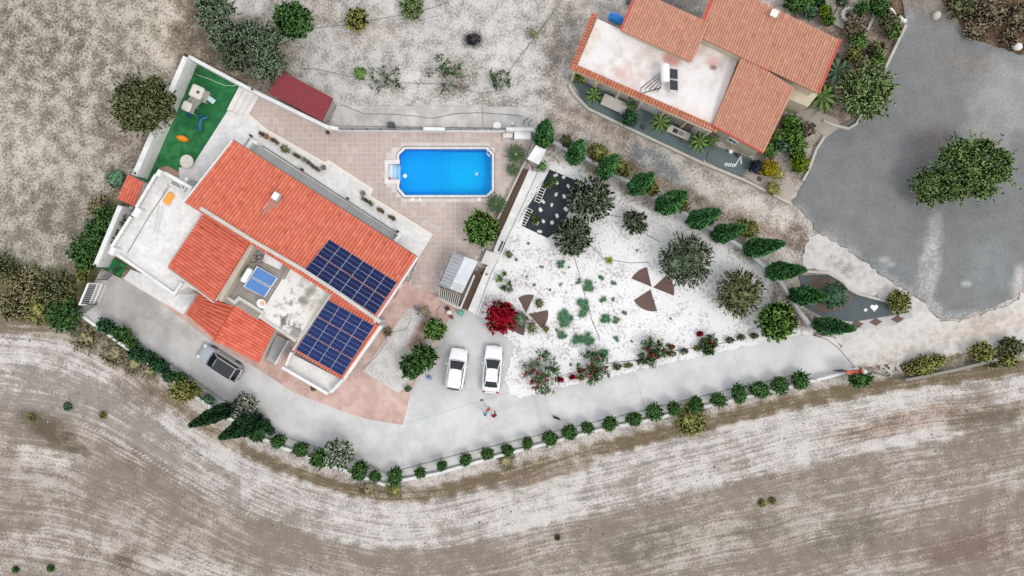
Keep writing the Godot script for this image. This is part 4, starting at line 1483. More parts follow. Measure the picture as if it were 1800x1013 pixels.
	for j in range(-42, 8):
		for i in range(-56, 8):
			var p := Vector2(i * 0.48, j * 0.48)
			if Geometry2D.is_point_in_polygon(p, dp) and not Geometry2D.is_point_in_polygon(p, hole):
				ts.append(Transform3D(Basis(), Vector3(p.x, 0.066 + rng.randf() * 0.003, p.y)))
				var k := rng.randf()
				var c := lin(184, 167, 161) if k < 0.5 else lin(188, 172, 166) if k < 0.8 else lin(180, 163, 158) if k < 0.93 else lin(196, 181, 175)
				c = c * (1.0 + 0.09 * pn.get_noise_2d(p.x, p.y))
				cs.append(c)
	scatter(o, "deck_tile", tile.mesh(), M.paver, ts, cs)
	# white terrace of the villa, one step above the deck
	slab("terrace", [404, 192, 438, 203, 470, 230, 571, 287.5, 579, 284.5, 655, 334, 649, 345, 761, 414, 735, 455, 704, 507, 660, 500, 640, 440, 440, 300, 335, 345, 318, 330, 316, 296, 342, 289], -0.1, 0.2, M.terrace)
	var cop := MB.new()
	cop.strip(poly([438, 203, 470, 230, 571, 287.5, 579, 284.5, 655, 334, 649, 345, 761, 414]), 0.11, 0.0, 0.225)
	struct("terrace_edge", cop, mk(lin(226, 218, 206), 0.8))
	# artificial lawns
	var lawn := soil(170, 90, 440, 500, 400, 600, bc(48, 114, 68), bc(62, 134, 82), 0.5, 0.04, 0.5, 0.16, [[310, 260, 50, 80, 30, bc(46, 110, 66), bc(70, 142, 92), .5, .6], [290, 210, 30, 50, 30, bc(58, 124, 78), bc(78, 150, 100), .6, .5]], false, 23)
	slab("lawn", [336, 106, 427, 157, 404, 196, 342, 289, 330, 297, 300, 300, 283, 313, 268, 323, 243, 313], -0.1, 0.04, tmat(lawn, 1.0), rect_of(170, 90, 440, 500))
	slab("small_lawn", [193, 450, 222, 467, 210, 487, 180, 472], -0.1, 0.065, tmat(lawn, 1.0), rect_of(170, 90, 440, 500))
	slab("white_path", [252, 321, 270, 324, 283, 313, 250, 368, 238, 361], -0.1, 0.05, M.terrace)
	slab("earth_strip", [212, 362, 244, 378, 200, 445, 186, 447], -0.1, 0.02, M.grime)
	# white gravel garden
	t = soil(820, 230, 1480, 720, 1056, 784, bc(206, 201, 198), bc(250, 248, 249), 0.8, 0.14, 0.3, 0.12, [
		[960, 262, 40, 20, 30, bc(150, 130, 118), bc(214, 206, 200), .5, .9], [1110, 340, 150, 14, 31, bc(140, 122, 110), bc(206, 198, 192), .5, .8], [1290, 430, 90, 14, 30, bc(138, 120, 108), bc(206, 198, 192), .5, .8], [1380, 520, 30, 50, 0, bc(130, 110, 102), bc(196, 186, 180), .4, .9], [1410, 560, 26, 20, 30, bc(140, 118, 110), bc(196, 184, 178), .4, .9], [1180, 420, 110, 50, 20, bc(220, 217, 216), bc(243, 241, 242), .7, .7], [1000, 430, 30, 20, 0, bc(170, 164, 160), bc(222, 219, 218), .6, .7], [1000, 610, 110, 50, 0, bc(190, 184, 182), bc(250, 248, 249), .72, .7], [1180, 580, 110, 50, 0, bc(206, 203, 202), bc(252, 250, 251), .85, .8], [940, 470, 60, 60, 0, bc(190, 185, 182), bc(238, 236, 237), .78, .7], [1150, 505, 60, 60, 0, bc(214, 212, 212), bc(254, 252, 253), .85, .8]], false, 29)
	slab("gravel_garden", [940, 252, 975, 248, 1040, 280, 1160, 352, 1300, 432, 1392, 512, 1436, 578, 1428, 588, 1392, 590, 1340, 602, 1262, 621, 1212, 631, 1140, 646, 1070, 664.5, 983, 681, 936, 694, 912, 699, 897, 691, 888, 667, 905, 606, 838, 552, 880, 450, 948, 300], -0.2, 0.02, tmat(t, 1.0), rect_of(820, 230, 1480, 720), 1.4)
	# bark, leaf litter and pebbles strewn over the gravel
	var bit := MB.new()
	bit.leaf(Vector3(-0.5, 0, 0), Vector3.RIGHT, Vector3.BACK, 1.0, 0.3)
	bit.ball(Vector3(0, 0.05, 0), Vector3(0.3, 0.2, 0.22), 5, 3)
	ts = []
	cs = []
	var gp := poly([945, 262, 975, 256, 1040, 286, 1160, 358, 1300, 440, 1385, 512, 1425, 580, 1340, 598, 1140, 642, 983, 677, 905, 690, 895, 665, 910, 606, 845, 552, 885, 450])
	wn.frequency = 0.02
	for i in 5200:
		var px := rng.randf_range(840, 1430)
		var py := rng.randf_range(250, 695)
		var q := Q(px, py)
		if not Geometry2D.is_point_in_polygon(q, gp) or rng.randf() > 0.42 + wn.get_noise_2d(px, py) * 1.1 + (0.15 if px < 1090 and py > 380 else 0.0):
			continue
		var s := pow(rng.randf(), 2.2) * 0.17 + 0.035
		ts.append(Transform3D(Basis.from_euler(Vector3(rng.randf() * 0.3, rng.randf() * TAU, rng.randf() * 0.3)).scaled(Vector3.ONE * s), Vector3(q.x, 0.025, q.y)))
		var k := rng.randf_range(0.6, 1.5)
		cs.append((Color(.1, .085, .075) if rng.randf() < 0.6 else Color(.3, .27, .24) if rng.randf() < 0.6 else Color(.07, .1, .05)) * k)
	scatter(self, "leaf_litter", bit.mesh(), M.stone, ts, cs, "dead leaves, bark and pebbles strewn over the white gravel", "leaf litter")
	# the planter of white gravel beside the parked cars
	t = soil(620, 520, 800, 710, 256, 256, bc(200, 196, 192), bc(224, 221, 220), 0.6, 0.2, 0.35, 0.12, [[750, 580, 16, 50, 40, bc(140, 110, 100), bc(180, 156, 146), .4, .9]], false, 31)
	slab("gravel_bed", [717, 541, 784, 566, 744, 640, 724, 672, 700, 691, 639, 653], -0.1, 0.055, tmat(t, 1.0), rect_of(620, 520, 800, 710))
	# concrete slab behind the pool wall
	t = soil(560, 170, 960, 240, 400, 80, bc(196, 192, 189), bc(216, 213, 210), 0.5, 0.03, 0.4, 0.06, [[640, 200, 60, 16, 0, bc(180, 176, 172), bc(202, 198, 194), .5, .8]], false, 37)
	slab("concrete_slab", [592, 186, 943, 188, 943, 226, 577, 221], -0.3, -0.005, tmat(t, 0.9), rect_of(560, 170, 960, 240))
	var sj := MB.new()
	sj.strip(poly([848, 187, 849, 226]), 0.05, -0.1, 0.0)
	struct("slab_joint", sj, M.grime)
	# low garden with blue-grey chippings at the gate
	slab("slate_garden", [1405, 484, 1455, 484, 1477, 496, 1510, 519, 1543, 528, 1563, 533, 1600, 549, 1500, 566, 1452, 560, 1415, 540], -0.2, 0.01, M.slate)
	slab("white_border", [1470, 562, 1500, 567, 1600, 549, 1604, 556, 1575, 571, 1504, 580, 1480, 580], -0.2, 0.02, mk(lin(228, 225, 224), 0.95, 0.0, 3, 0.8))
	slab("earth_bed", [1420, 486, 1455, 488, 1480, 500, 1500, 520, 1480, 545, 1440, 550, 1425, 520], -0.2, 0.018, mk(lin(140, 120, 110), 0.95, 0.0, 3, 0.8))
	# grounds of the other house
	slab("veranda_floor", [1000, 135, 1010, 150, 1034, 190, 1236, 285, 1250, 255, 1250, 225, 1050, 120], -0.2, 0.03, M.tilefloor)
	slab("patio_floor", [1249, 254, 1322, 279, 1305, 312, 1241, 283], -0.2, 0.04, M.tilefloor)
	slab("paved_path", [1392, 190, 1412, 186, 1470, 208, 1478, 222, 1452, 242, 1436, 232, 1384, 205], -0.2, 0.02, mk(lin(190, 180, 170), 0.9, 0.0, 1, 0.7))
	slab("garden_path", [1306, 308, 1352, 298, 1400, 330, 1386, 356, 1340, 330], -0.2, 0.015, mk(lin(196, 184, 174), 0.9, 0.0, 1, 0.7))

func pool() -> void:
	var o := thing("swimming_pool", "rectangular blue swimming pool with cut corners and white coping", "swimming pool", P(783, 303))
	var water := [702, 273, 713, 262.5, 854, 262.5, 865, 273, 865, 333, 855, 343.5, 713, 343.5, 702, 331]
	var wp := poly(water)
	var outer := poly([698, 271, 710, 258.5, 857, 258.5, 869, 271, 869, 336.5, 857.5, 347.5, 710, 347.5, 698, 333])
	# coping stones
	for i in 8:
		var j := (i + 1) % 8
		var n := maxi(1, int((outer[j] - outer[i]).length() / 0.62))
		for k in n:
			if i == 7 and k > 0 and k < n - 1:
				continue   # the steps break the edge here
			var a := outer[i].lerp(outer[j], k / float(n) + 0.0009)
			var b := outer[i].lerp(outer[j], (k + 1) / float(n) - 0.0009)
			var c := wp[i].lerp(wp[j], (k + 1) / float(n) - 0.0009)
			var d := wp[i].lerp(wp[j], k / float(n) + 0.0009)
			var mb := MB.new()
			var y := 0.11 + rng.randf() * 0.004
			mb.hexa([Vector3(a.x, y, a.y), Vector3(b.x, y, b.y), Vector3(c.x, y, c.y), Vector3(d.x, y, d.y)], [Vector3(a.x, 0.0, a.y), Vector3(b.x, 0.0, b.y), Vector3(c.x, 0.0, c.y), Vector3(d.x, 0.0, d.y)])
			part(o, "coping_stone", mb, M.coping)
	# the basin: walls and a floor that deepens to the right, laid with small blue tiles
	var sides := MB.new()
	for i in 8:
		var j := (i + 1) % 8
		var a := wp[i]
		var b := wp[j]
		if i == 7:
			continue
		sides.quad(Vector3(a.x, 0.1, a.y), Vector3(b.x, 0.1, b.y), Vector3(b.x, -1.9, b.y), Vector3(a.x, -1.9, a.y), Vector3(-(a.x + b.x) / 2 + P(783, 303).x, 0, -(a.y + b.y) / 2 + P(783, 303).z))
	var s0 := wp[7]
	var s1 := wp[0]
	sides.quad(Vector3(s0.x, -0.5, s0.y), Vector3(s1.x, -0.5, s1.y), Vector3(s1.x, -1.9, s1.y), Vector3(s0.x, -1.9, s0.y), Vector3.RIGHT)
	var ya := Q(702, 289).y
	var yb := Q(702, 316).y
	for q in [[s1.y, ya], [yb, s0.y]]:
		sides.quad(Vector3(s0.x, 0.1, q[0]), Vector3(s0.x, 0.1, q[1]), Vector3(s0.x, -0.5, q[1]), Vector3(s0.x, -0.5, q[0]), Vector3.RIGHT)
	var basin := mk(Color(.003, .27, .80), 0.6, 0.0, 2, 0.12)
	part(o, "basin_wall", sides, basin)
	var tile := MB.new()
	tile.box(Vector3.ZERO, Vector3(0.325, 0.02, 0.325))
	var x0 := wp[7].x - 0.2
	var ts := []
	var cs := []
	for j in 16:
		for i in 29:
			var p := Vector3(x0 + i * 0.335, 0, wp[1].y - 0.1 + j * 0.335)
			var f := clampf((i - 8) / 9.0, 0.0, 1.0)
			p.y = lerpf(-0.95, -1.5, smoothstep(0.0, 1.0, f))
			ts.append(Transform3D(Basis(), p))
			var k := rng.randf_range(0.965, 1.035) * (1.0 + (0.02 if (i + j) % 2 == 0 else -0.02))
			cs.append(Color(.002, (.37 + .1 * f) * k, .9 * minf(1.0, k)))  # the water's blue and depth gradient are put into the tile colour
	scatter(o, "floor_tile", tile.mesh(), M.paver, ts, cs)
	var under := MB.new()
	under.prism(wp, -2.0, -1.9)
	part(o, "basin_floor", under, mk(Color(.01, .12, .42), 0.7))
	var gr := MB.new()
	gr.quad(Vector3(x0 - 0.2, -1.13, wp[1].y - 0.3), Vector3(x0 + 9.6, -1.77, wp[1].y - 0.3), Vector3(x0 + 9.6, -1.77, wp[1].y + 5.2), Vector3(x0 - 0.2, -1.13, wp[1].y + 5.2), Vector3.UP)
	var w := MB.new()
	w.prism(poly([702.1, 273, 713, 262.6, 854, 262.6, 864.9, 273, 864.9, 333, 855, 343.4, 713, 343.4, 702.1, 331]), -0.02, 0.0)
	part(o, "water", w, M.water)
	var dr := MB.new()
	dr.lathe(P(838, 306, -1.49), [Vector2(0.16, 0.0), Vector2(0.16, 0.04), Vector2(0.0, 0.04)], 12)
	part(o, "floor_drain", dr, mk(Color(.45, .7, .8), 0.5))
	# the bay with steps on the left side
	var bay := [[676.5, 281.5, 703, 289], [676.5, 316, 703, 323.5], [676.5, 289, 683, 316]]
	for b in bay:
		var a := Q(b[0], b[1])
		var e := Q(b[2], b[3])
		var mb := MB.new()
		mb.box(Vector3((a.x + e.x) / 2, 0.05, (a.y + e.y) / 2), Vector3(e.x - a.x, 0.13, e.y - a.y))
		part(o, "coping_stone", mb, M.coping)
	for k in 3:
		var a := Q(683 + k * 6.3, 289)
		var e := Q(683 + (k + 1) * 6.3 + 0.3, 316)
		var mb := MB.new()
		mb.box(Vector3((a.x + e.x) / 2, -0.75 - k * 0.16, (a.y + e.y) / 2), Vector3(e.x - a.x, 1.25, e.y - a.y))
		part(o, "step", mb, mk([Color(.74, .76, .78), Color(.42, .66, .80), Color(.30, .58, .80)][k], 0.5))
	var bw := MB.new()
	bw.prism(poly([683.1, 289.1, 701.9, 289.1, 701.9, 315.9, 683.1, 315.9]), -0.022, -0.002)
	part(o, "water", bw, M.water)
	# white ladder in the far right corner
	var ld := MB.new()
	for e in [-1.0, 1.0]:
		var c := P(861 + e * 2.6, 269.5 + e * 2.6, 0)
		var dd := Vector3(0.7, 0, -0.7)
		ld.tube([c + dd * 0.35 + Vector3.UP * 0.12, c + dd * 0.3 + Vector3.UP * 0.7, c - dd * 0.05 + Vector3.UP * 0.75, c - dd * 0.2 + Vector3.UP * 0.3, c - dd * 0.2 - Vector3.UP * 0.8], 0.03, 0.03, 6)
	for k in 3:
		var c := P(861, 269.5, 0) + Vector3(-0.14, -0.1 - k * 0.25, 0.14)
		ld.box(c, Vector3(0.42, 0.04, 0.09), Basis(Vector3.UP, -PI / 4))
	var lo := solo("pool_ladder", "white ladder in the upper right corner of the pool", "ladder", P(861, 269.5), ld, M.white)
	for s in [[725, 351, 0.34], [738, 351, 0.2], [842, 351, 0.34]]:
		var mb := MB.new()
		mb.rbox(P(s[0], s[1], 0.1), Vector3(s[2], 0.06, 0.3), 0.015)
		solo("skimmer_lid", "white skimmer lid set in the deck below the pool, the %s of three" % ["leftmost", "middle small one", "rightmost"][[725, 738, 842].find(s[0])], "skimmer lid", P(s[0], s[1]), mb, M.white, "skimmer lids")
	var fl := MB.new()
	fl.rbox(P(712, 309.5, 0.03), Vector3(0.34, 0.07, 0.34), 0.02, Basis(Vector3.UP, PI / 4))
	solo("float_dispenser", "small white float in the pool near the steps", "float", P(712, 309.5), fl, M.white)
	var rb := MB.new()
	rb.rbox(P(685, 314, 0.14), Vector3(0.26, 0.06, 0.2), 0.02)
	solo("red_toy", "small red and white toy beside the pool steps", "toy", P(685, 314), rb, mk(Color(.4, .09, .08), 0.5))

func villa() -> void:
	var o := thing("villa", "white villa with orange tiled roofs, flat roof terraces and solar panels", "house", P(480, 440))
	# main roof: its eave over the pool side, its upper edge behind
	var a := P(410, 247, 3.4)
	var b := P(733, 452, 3.4)
	var d := P(325, 356, 5.3)
	var c := P(657, 566, 5.3)
	body(o, a, b, c, d, 0.55, 0.2, 0.0, M.render)
	slab4(o, "roof_deck", a, b, c, d, 0.16, M.redtile)
	var orange := [lin(208, 118, 96), lin(224, 146, 122), lin(180, 96, 78)]
	var u0 := 0.0
	tiles(o, a, b, c, d, 0.31, 0.40, orange, Q(486, 348, 4.4), 0.42)
	bar(o, "gutter", a + Vector3(-0.03, -0.06, -0.06), b + Vector3(0.05, -0.06, -0.02), 0.1, 0.1, M.dark)
	bar(o, "verge_trim", a + Vector3(-0.05, 0.0, 0.02), d + Vector3(-0.08, 0.0, 0), 0.16, 0.2, M.whitewall)
	bar(o, "verge_trim", b + Vector3(0.06, 0.0, 0.05), c + Vector3(0.06, 0.0, 0.05), 0.16, 0.2, M.whitewall)
	# upper parapet behind the main roof
	var par := MB.new()
	par.strip(poly([352, 366, 440, 421, 533, 475, 584, 508, 668, 566], 5.5), 0.16, 3.0, 5.5)
	part(o, "parapet", par, M.oldwall)
	# skylight with its cement patch
	var sk := MB.new()
	var at := P(487, 346, 4.6)
	var turn := Basis(Vector3.UP, -0.57)
	sk.rbox(at + Vector3(0, 0.22, 0), Vector3(0.62, 0.5, 0.75), 0.04, turn)
	var ch := part(o, "chimney", sk, M.oldwall)
	var sk2 := MB.new()
	sk2.box(at + Vector3(0, 0.485, 0), Vector3(0.5, 0.03, 0.62), turn)
	part(ch, "chimney_lid", sk2, M.white)
	var patch := MB.new()
	var ez := (a - d).normalized()
	var ex := (b - a).normalized()
	var up := ez.cross(ex).normalized()
	if up.y < 0:
		up = -up
	var pc := P(484, 352, 4.5)
	pc = d + ex * (pc - d).dot(ex) + ez * (pc - d).dot(ez)
	var fan := [pc + ez * 0.75 + ex * 0.4, pc + ez * 0.65 - ex * 0.35, pc - ez * 0.2 - ex * 0.42, pc - ez * 1.5 - ex * 0.25, pc - ez * 1.45 - ex * 0.05, pc - ez * 0.1 + ex * 0.5]
	for i in range(1, 5):
		patch.tri(fan[0] + up * 0.1, fan[i] + up * 0.1, fan[i + 1] + up * 0.1, Vector3.UP)
	for i in 6:
		patch.quad(fan[i] + up * 0.1, fan[(i + 1) % 6] + up * 0.1, fan[(i + 1) % 6] - up * 0.02, fan[i] - up * 0.02, (fan[i] + fan[(i + 1) % 6]) / 2.0 - pc)
	part(o, "cement_patch", patch, M.cement)
	# veranda below the eave: shade painted into the grey floor, low wall, rail
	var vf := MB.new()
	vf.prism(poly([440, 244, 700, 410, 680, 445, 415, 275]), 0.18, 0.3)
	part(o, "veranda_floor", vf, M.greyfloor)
	var vw := MB.new()
	vw.strip(poly([432, 262, 442, 247, 452, 252], 1.0), 0.16, 0.1, 0.95)
	vw.strip(poly([462, 259, 698, 411], 0.7), 0.07, 0.1, 0.62)
	vw.strip(poly([697, 408, 703, 413, 694, 424], 1.0), 0.16, 0.1, 0.95)
	part(o, "veranda_wall", vw, M.whitewall)
	var vr := bar(o, "railing", P(462, 257, 0.95), P(698, 410, 0.95), 0.1, 0.06, M.iron)
	for k in 30:
		var p := P(lerpf(464, 696, k / 29.0), lerpf(258.5, 408.5, k / 29.0), 0.9)
		var mb := MB.new()
		mb.box(Vector3(p.x, 0.77, p.z), Vector3(0.03, 0.28, 0.03))
		part(vr, "rail_post", mb, M.iron)
	# second roof
	var a2 := P(296, 470, 3.65)
	var b2 := P(360, 374, 3.65)
	var c2 := P(440, 427, 4.7)
	var d2 := P(376, 530, 4.7)
	body(o, a2, b2, c2, d2, 0.3, 0.15, 0.0, M.render)
	slab4(o, "roof_deck", a2, b2, c2, d2, 0.14, M.redtile)
	tiles(o, a2, b2, c2, d2, 0.31, 0.42, [lin(206, 110, 90), lin(226, 140, 118), lin(174, 84, 70)])
	bar(o, "verge_trim", a2 + Vector3(-0.02, 0, 0.08), d2 + Vector3(0.0, 0, 0.08), 0.14, 0.18, M.oldwall)
	var pw := MB.new()
	pw.strip(poly([444, 425, 384, 528], 4.6), 0.3, 2.6, 4.6)
	part(o, "parapet", pw, mk(Color(.62, .55, .45), 0.92, 0.0, 1, 0.5))
	# the recess with the water heater and the flat white roof beside it
	var rc := MB.new()
	rc.prism(poly([442, 428, 512, 466, 460, 560, 452, 562, 420, 541, 388, 530], 3.5), 0.0, 3.5)
	part(o, "flat_roof", rc, M.grime)
	var t := soil(430, 410, 620, 620, 256, 256, bc(206, 200, 192), bc(240, 238, 234), 0.8, 0.05, 0.25, 0.06, [[533, 530, 12, 8, 30, bc(150, 148, 144), bc(176, 172, 168), .5, 1.0], [545, 512, 6, 14, 40, bc(160, 156, 150), bc(180, 176, 170), .5, 1.0], [555, 545, 20, 26, 30, bc(190, 180, 160), bc(226, 220, 206), .6, .7], [520, 575, 24, 12, 30, bc(140, 136, 130), bc(236, 234, 230), .72, .9], [495, 560, 16, 14, 30, bc(120, 118, 116), bc(240, 238, 234), .8, .9], [510, 525, 20, 20, 0, bc(150, 148, 146), bc(240, 239, 236), .86, .8]], false, 44)
	var fr := MB.new()
	fr.prism(poly([510, 468, 582, 512, 522, 601, 454, 558], 3.7), 0.0, 3.7)
	var fm := fr.mesh(origin_of(o), Rect2(Q(430, 410, 3.7) - Vector2(o.position.x, o.position.z), Q(620, 620, 3.7) - Q(430, 410, 3.7)))
	put(o, "flat_roof", mb_uv(fr, Rect2(Q(430, 410, 3.7), Q(620, 620, 3.7) - Q(430, 410, 3.7)), origin_of(o)), tmat(t, 0.9))
	var e1 := MB.new()
	e1.strip(poly([583, 515, 523, 602], 3.95), 0.1, 3.0, 3.95)
	part(o, "parapet", e1, M.oldwall)
	var e2 := MB.new()
	e2.strip(poly([397, 522, 412, 532, 420, 524, 462, 550, 460, 559, 520, 600], 3.82), 0.14, 2.4, 3.82)
	part(o, "parapet", e2, M.oldwall)
	var e3 := MB.new()
	e3.strip(poly([510, 466, 497, 490], 3.72), 0.2, 3.0, 3.72)
	part(o, "parapet", e3, M.grime)
	var wp := MB.new()
	wp.prism(poly([468, 438, 500, 455, 492, 474, 462, 460], 3.54), 3.48, 3.54)
	part(o, "roof_patch", wp, M.whiteroof)
	# hip roof over the porch
	var r0 := P(418, 529, 3.3)
	var r1 := P(378, 598, 3.3)
	body(o, P(328, 553, 2.7), P(350, 517, 2.7), P(487, 573, 2.7), P(455, 636, 2.7), 0.4, 0.15, 0.0, M.render)
	slab4(o, "roof_deck", P(328, 553, 2.7), P(350, 517, 2.7), r0, r1, 0.12, M.redtile)
	slab4(o, "roof_deck", P(455, 637, 2.7), P(487, 573, 2.7), r0, r1, 0.12, M.redtile)
	tiles(o, P(328, 553, 2.7), P(350, 517, 2.7), r0, r1, 0.31, 0.42, [lin(200, 104, 84), lin(220, 134, 112), lin(170, 82, 68)])
	tiles(o, P(487, 573, 2.7), P(455, 637, 2.7), r1, r0, 0.31, 0.42, [lin(214, 114, 92), lin(228, 142, 120), lin(180, 90, 74)])
	ridge(o, "ridge_tile", r0, r1 + (r1 - r0) * 0.01, 0.11, M.redtile)
	# small yard roof with pale pipes beside the porch
	var yd := MB.new()
	yd.prism(poly([486, 588, 507, 600, 484, 640, 468, 632], 0.4), 0.0, 0.4)
	part(o, "yard_floor", yd, M.greyfloor)
	var yw := MB.new()
	yw.strip(poly([507, 599, 483, 641], 1.2), 0.07, 0.0, 1.2)
	part(o, "yard_wall", yw, M.whitewall)
	# lower roof under the second set of panels
	var a4 := P(517, 616, 3.5)
	var b4 := P(603, 667, 3.5)
	var c4 := P(669, 573, 4.6)
	var d4 := P(584, 517, 4.6)
	body(o, a4, b4, c4, d4, 0.35, 0.15, 0.0, M.render)
	slab4(o, "roof_deck", a4, b4, c4, d4, 0.14, M.redtile)
	tiles(o, a4, b4, c4, d4, 0.31, 0.42, orange)
	bar(o, "verge_trim", b4 + Vector3(0.08, 0, 0), c4 + Vector3(0.08, 0, 0), 0.28, 0.2, M.whitewall)
	bar(o, "verge_trim", a4 + Vector3(-0.08, 0, 0), d4 + Vector3(-0.08, 0, 0), 0.2, 0.2, M.oldwall)
	# front balcony with its balustrade
	var fb := MB.new()
	fb.prism(poly([512, 622, 602, 668, 580, 692, 500, 644], 2.9), 0.0, 2.9)
	part(o, "balcony", fb, M.whiteroof)
	baluster_run(o, P(502, 644, 2.9), P(581, 690, 2.9), 24)
	var bs := MB.new()
	bs.strip(poly([512, 620, 502, 643], 3.8), 0.1, 2.9, 3.8)
	part(o, "balcony_wall", bs, M.whitewall)
	bs = MB.new()
	bs.strip(poly([582, 690, 603, 667], 3.8), 0.1, 2.9, 3.8)
	part(o, "balcony_wall", bs, M.whitewall)
	# the flat roof terrace on the left
	var tf := MB.new()
	tf.prism(poly([286, 303, 338, 330, 324, 356, 362, 380, 430, 432, 380, 530, 330, 503, 309, 518, 197, 446], 3.2), 0.0, 3.2)
	part(o, "roof_terrace", tf, M.terrace)
	baluster_run(o, P(283, 310, 3.2), P(249, 367, 3.2), 17)
	baluster_run(o, P(240, 383, 3.2), P(206, 436, 3.2), 17)
	for q in [[245, 375, 0.75, 1.05], [284.5, 306, 0.5, 1.1], [203, 442, 0.6, 1.1]]:
		var mb := MB.new()
		var p := P(q[0], q[1], 3.7)
		mb.rbox(Vector3(p.x, 3.2 + q[3] / 2, p.z), Vector3(q[2] * 0.8, q[3], q[2] * 1.2), 0.03, Basis(Vector3.UP, -0.55))
		part(o, "terrace_pillar", mb, M.whitewall)
	var tp := MB.new()
	tp.strip(poly([204, 446, 306, 517, 319, 497], 3.7), 0.11, 3.15, 3.7)
	part(o, "parapet", tp, M.whitewall)
	var tp2 := MB.new()
	tp2.strip(poly([289, 304, 335, 330, 322, 355], 3.7), 0.14, 3.15, 3.7)
	part(o, "parapet", tp2, M.whitewall)
	var dk := MB.new()
	dk.strip(poly([298, 327, 262, 380, 224, 445], 3.22), 0.045, 3.2, 3.22)
	part(o, "dark_line", dk, M.cement)  # thin dark line laid across the terrace
	# outside stair to the terrace
	for k in 7:
		var f := k / 7.0
		var p := P(lerpf(338, 322, f), lerpf(331, 321, f), 0.5 + f * 2.4)
		var mb := MB.new()
		mb.box(Vector3(p.x, (0.5 + f * 2.5) / 2, p.z), Vector3(0.3, 0.5 + f * 2.5, 1.2), Basis(Vector3.UP, -0.5))
		part(o, "stair_step", mb, M.whiteroof)
	# windows and doors on the walls that face the garden
	for w in [[0.12, 1.4, 1.3], [0.3, 2.0, 2.2], [0.5, 1.5, 1.3], [0.68, 2.0, 2.2], [0.87, 1.4, 1.3]]:
		window(o, a, b, d, w[0], w[1], w[2], 0.55)
	for w in [[0.25, 1.4, 1.3], [0.7, 1.6, 1.3]]:
		window(o, b, c, a, w[0], w[1], w[2], 0.55)
	window(o, b4, c4, a4, 0.4, 1.6, 1.3, 0.35)
	# lamps on the right-hand wall
	for q in [[707, 500], [692, 525]]:
		var mb := MB.new()
		var p := P(q[0], q[1], 2.6)
		beam(mb, p, p + Vector3(0.5, 0.05, -0.75), 0.06, 0.06)
		part(o, "wall_bracket", mb, M.iron)

func mb_uv(mb: MB, r: Rect2, org: Vector3) -> ArrayMesh:
	mb.t = PackedVector2Array()
	mb.t.resize(mb.v.size())
	for i in mb.v.size():
		mb.t[i] = Vector2((mb.v[i].x - r.position.x) / r.size.x, (mb.v[i].z - r.position.y) / r.size.y)
	return mb.mesh(org)

# a window with its frame on the wall under the roof edge a-b; e: any corner further in
func window(o: Node3D, a: Vector3, b: Vector3, e: Vector3, f: float, w: float, h: float, inset: float) -> void:
	var x := (b - a) * Vector3(1, 0, 1)
	x = x.normalized()
	var z := Vector3(-x.z, 0, x.x)
	if z.dot(e - a) > 0.0:
		z = -z
	var p := a.lerp(b, f)
	p = Vector3(p.x, 0.3 + (1.0 if h < 2.0 else 0.05) + h / 2, p.z) - z * (inset * 0.55)
	var bas := Basis(x, Vector3.UP, z)
	var fr := MB.new()
	for s in [-1.0, 1.0]:
		fr.box(p + x * s * (w / 2), Vector3(0.08, h + 0.08, 0.12), bas)
		fr.box(p + Vector3.UP * s * (h / 2 + 0.006), Vector3(w - 0.082, 0.08, 0.12), bas)
	fr.box(p, Vector3(0.06, h - 0.085, 0.1), bas)
	var win := part(o, "window", fr, M.white)
	var g := MB.new()
	g.box(p - z * 0.01, Vector3(w - 0.09, h - 0.09, 0.03), bas)
	part(win, "pane", g, M.carglass)

func baluster_run(o: Node3D, a: Vector3, b: Vector3, n: int) -> void:
	var r := bar(o, "balustrade", a + Vector3.UP * 0.92, b + Vector3.UP * 0.92, 0.26, 0.1, M.whitewall)
	var base := MB.new()
	beam(base, a + Vector3.UP * 0.06, b + Vector3.UP * 0.06, 0.28, 0.12)
	part(r, "base_rail", base, M.whitewall)
	var prof := [Vector2(0.07, 0.0), Vector2(0.05, 0.06), Vector2(0.09, 0.24), Vector2(0.045, 0.5), Vector2(0.07, 0.7), Vector2(0.07, 0.76)]
	for i in n:
		var mb := MB.new()
		mb.lathe(a.lerp(b, (i + 0.5) / n) + Vector3.UP * 0.118, prof, 7)
		part(r, "baluster", mb, M.whitewall)

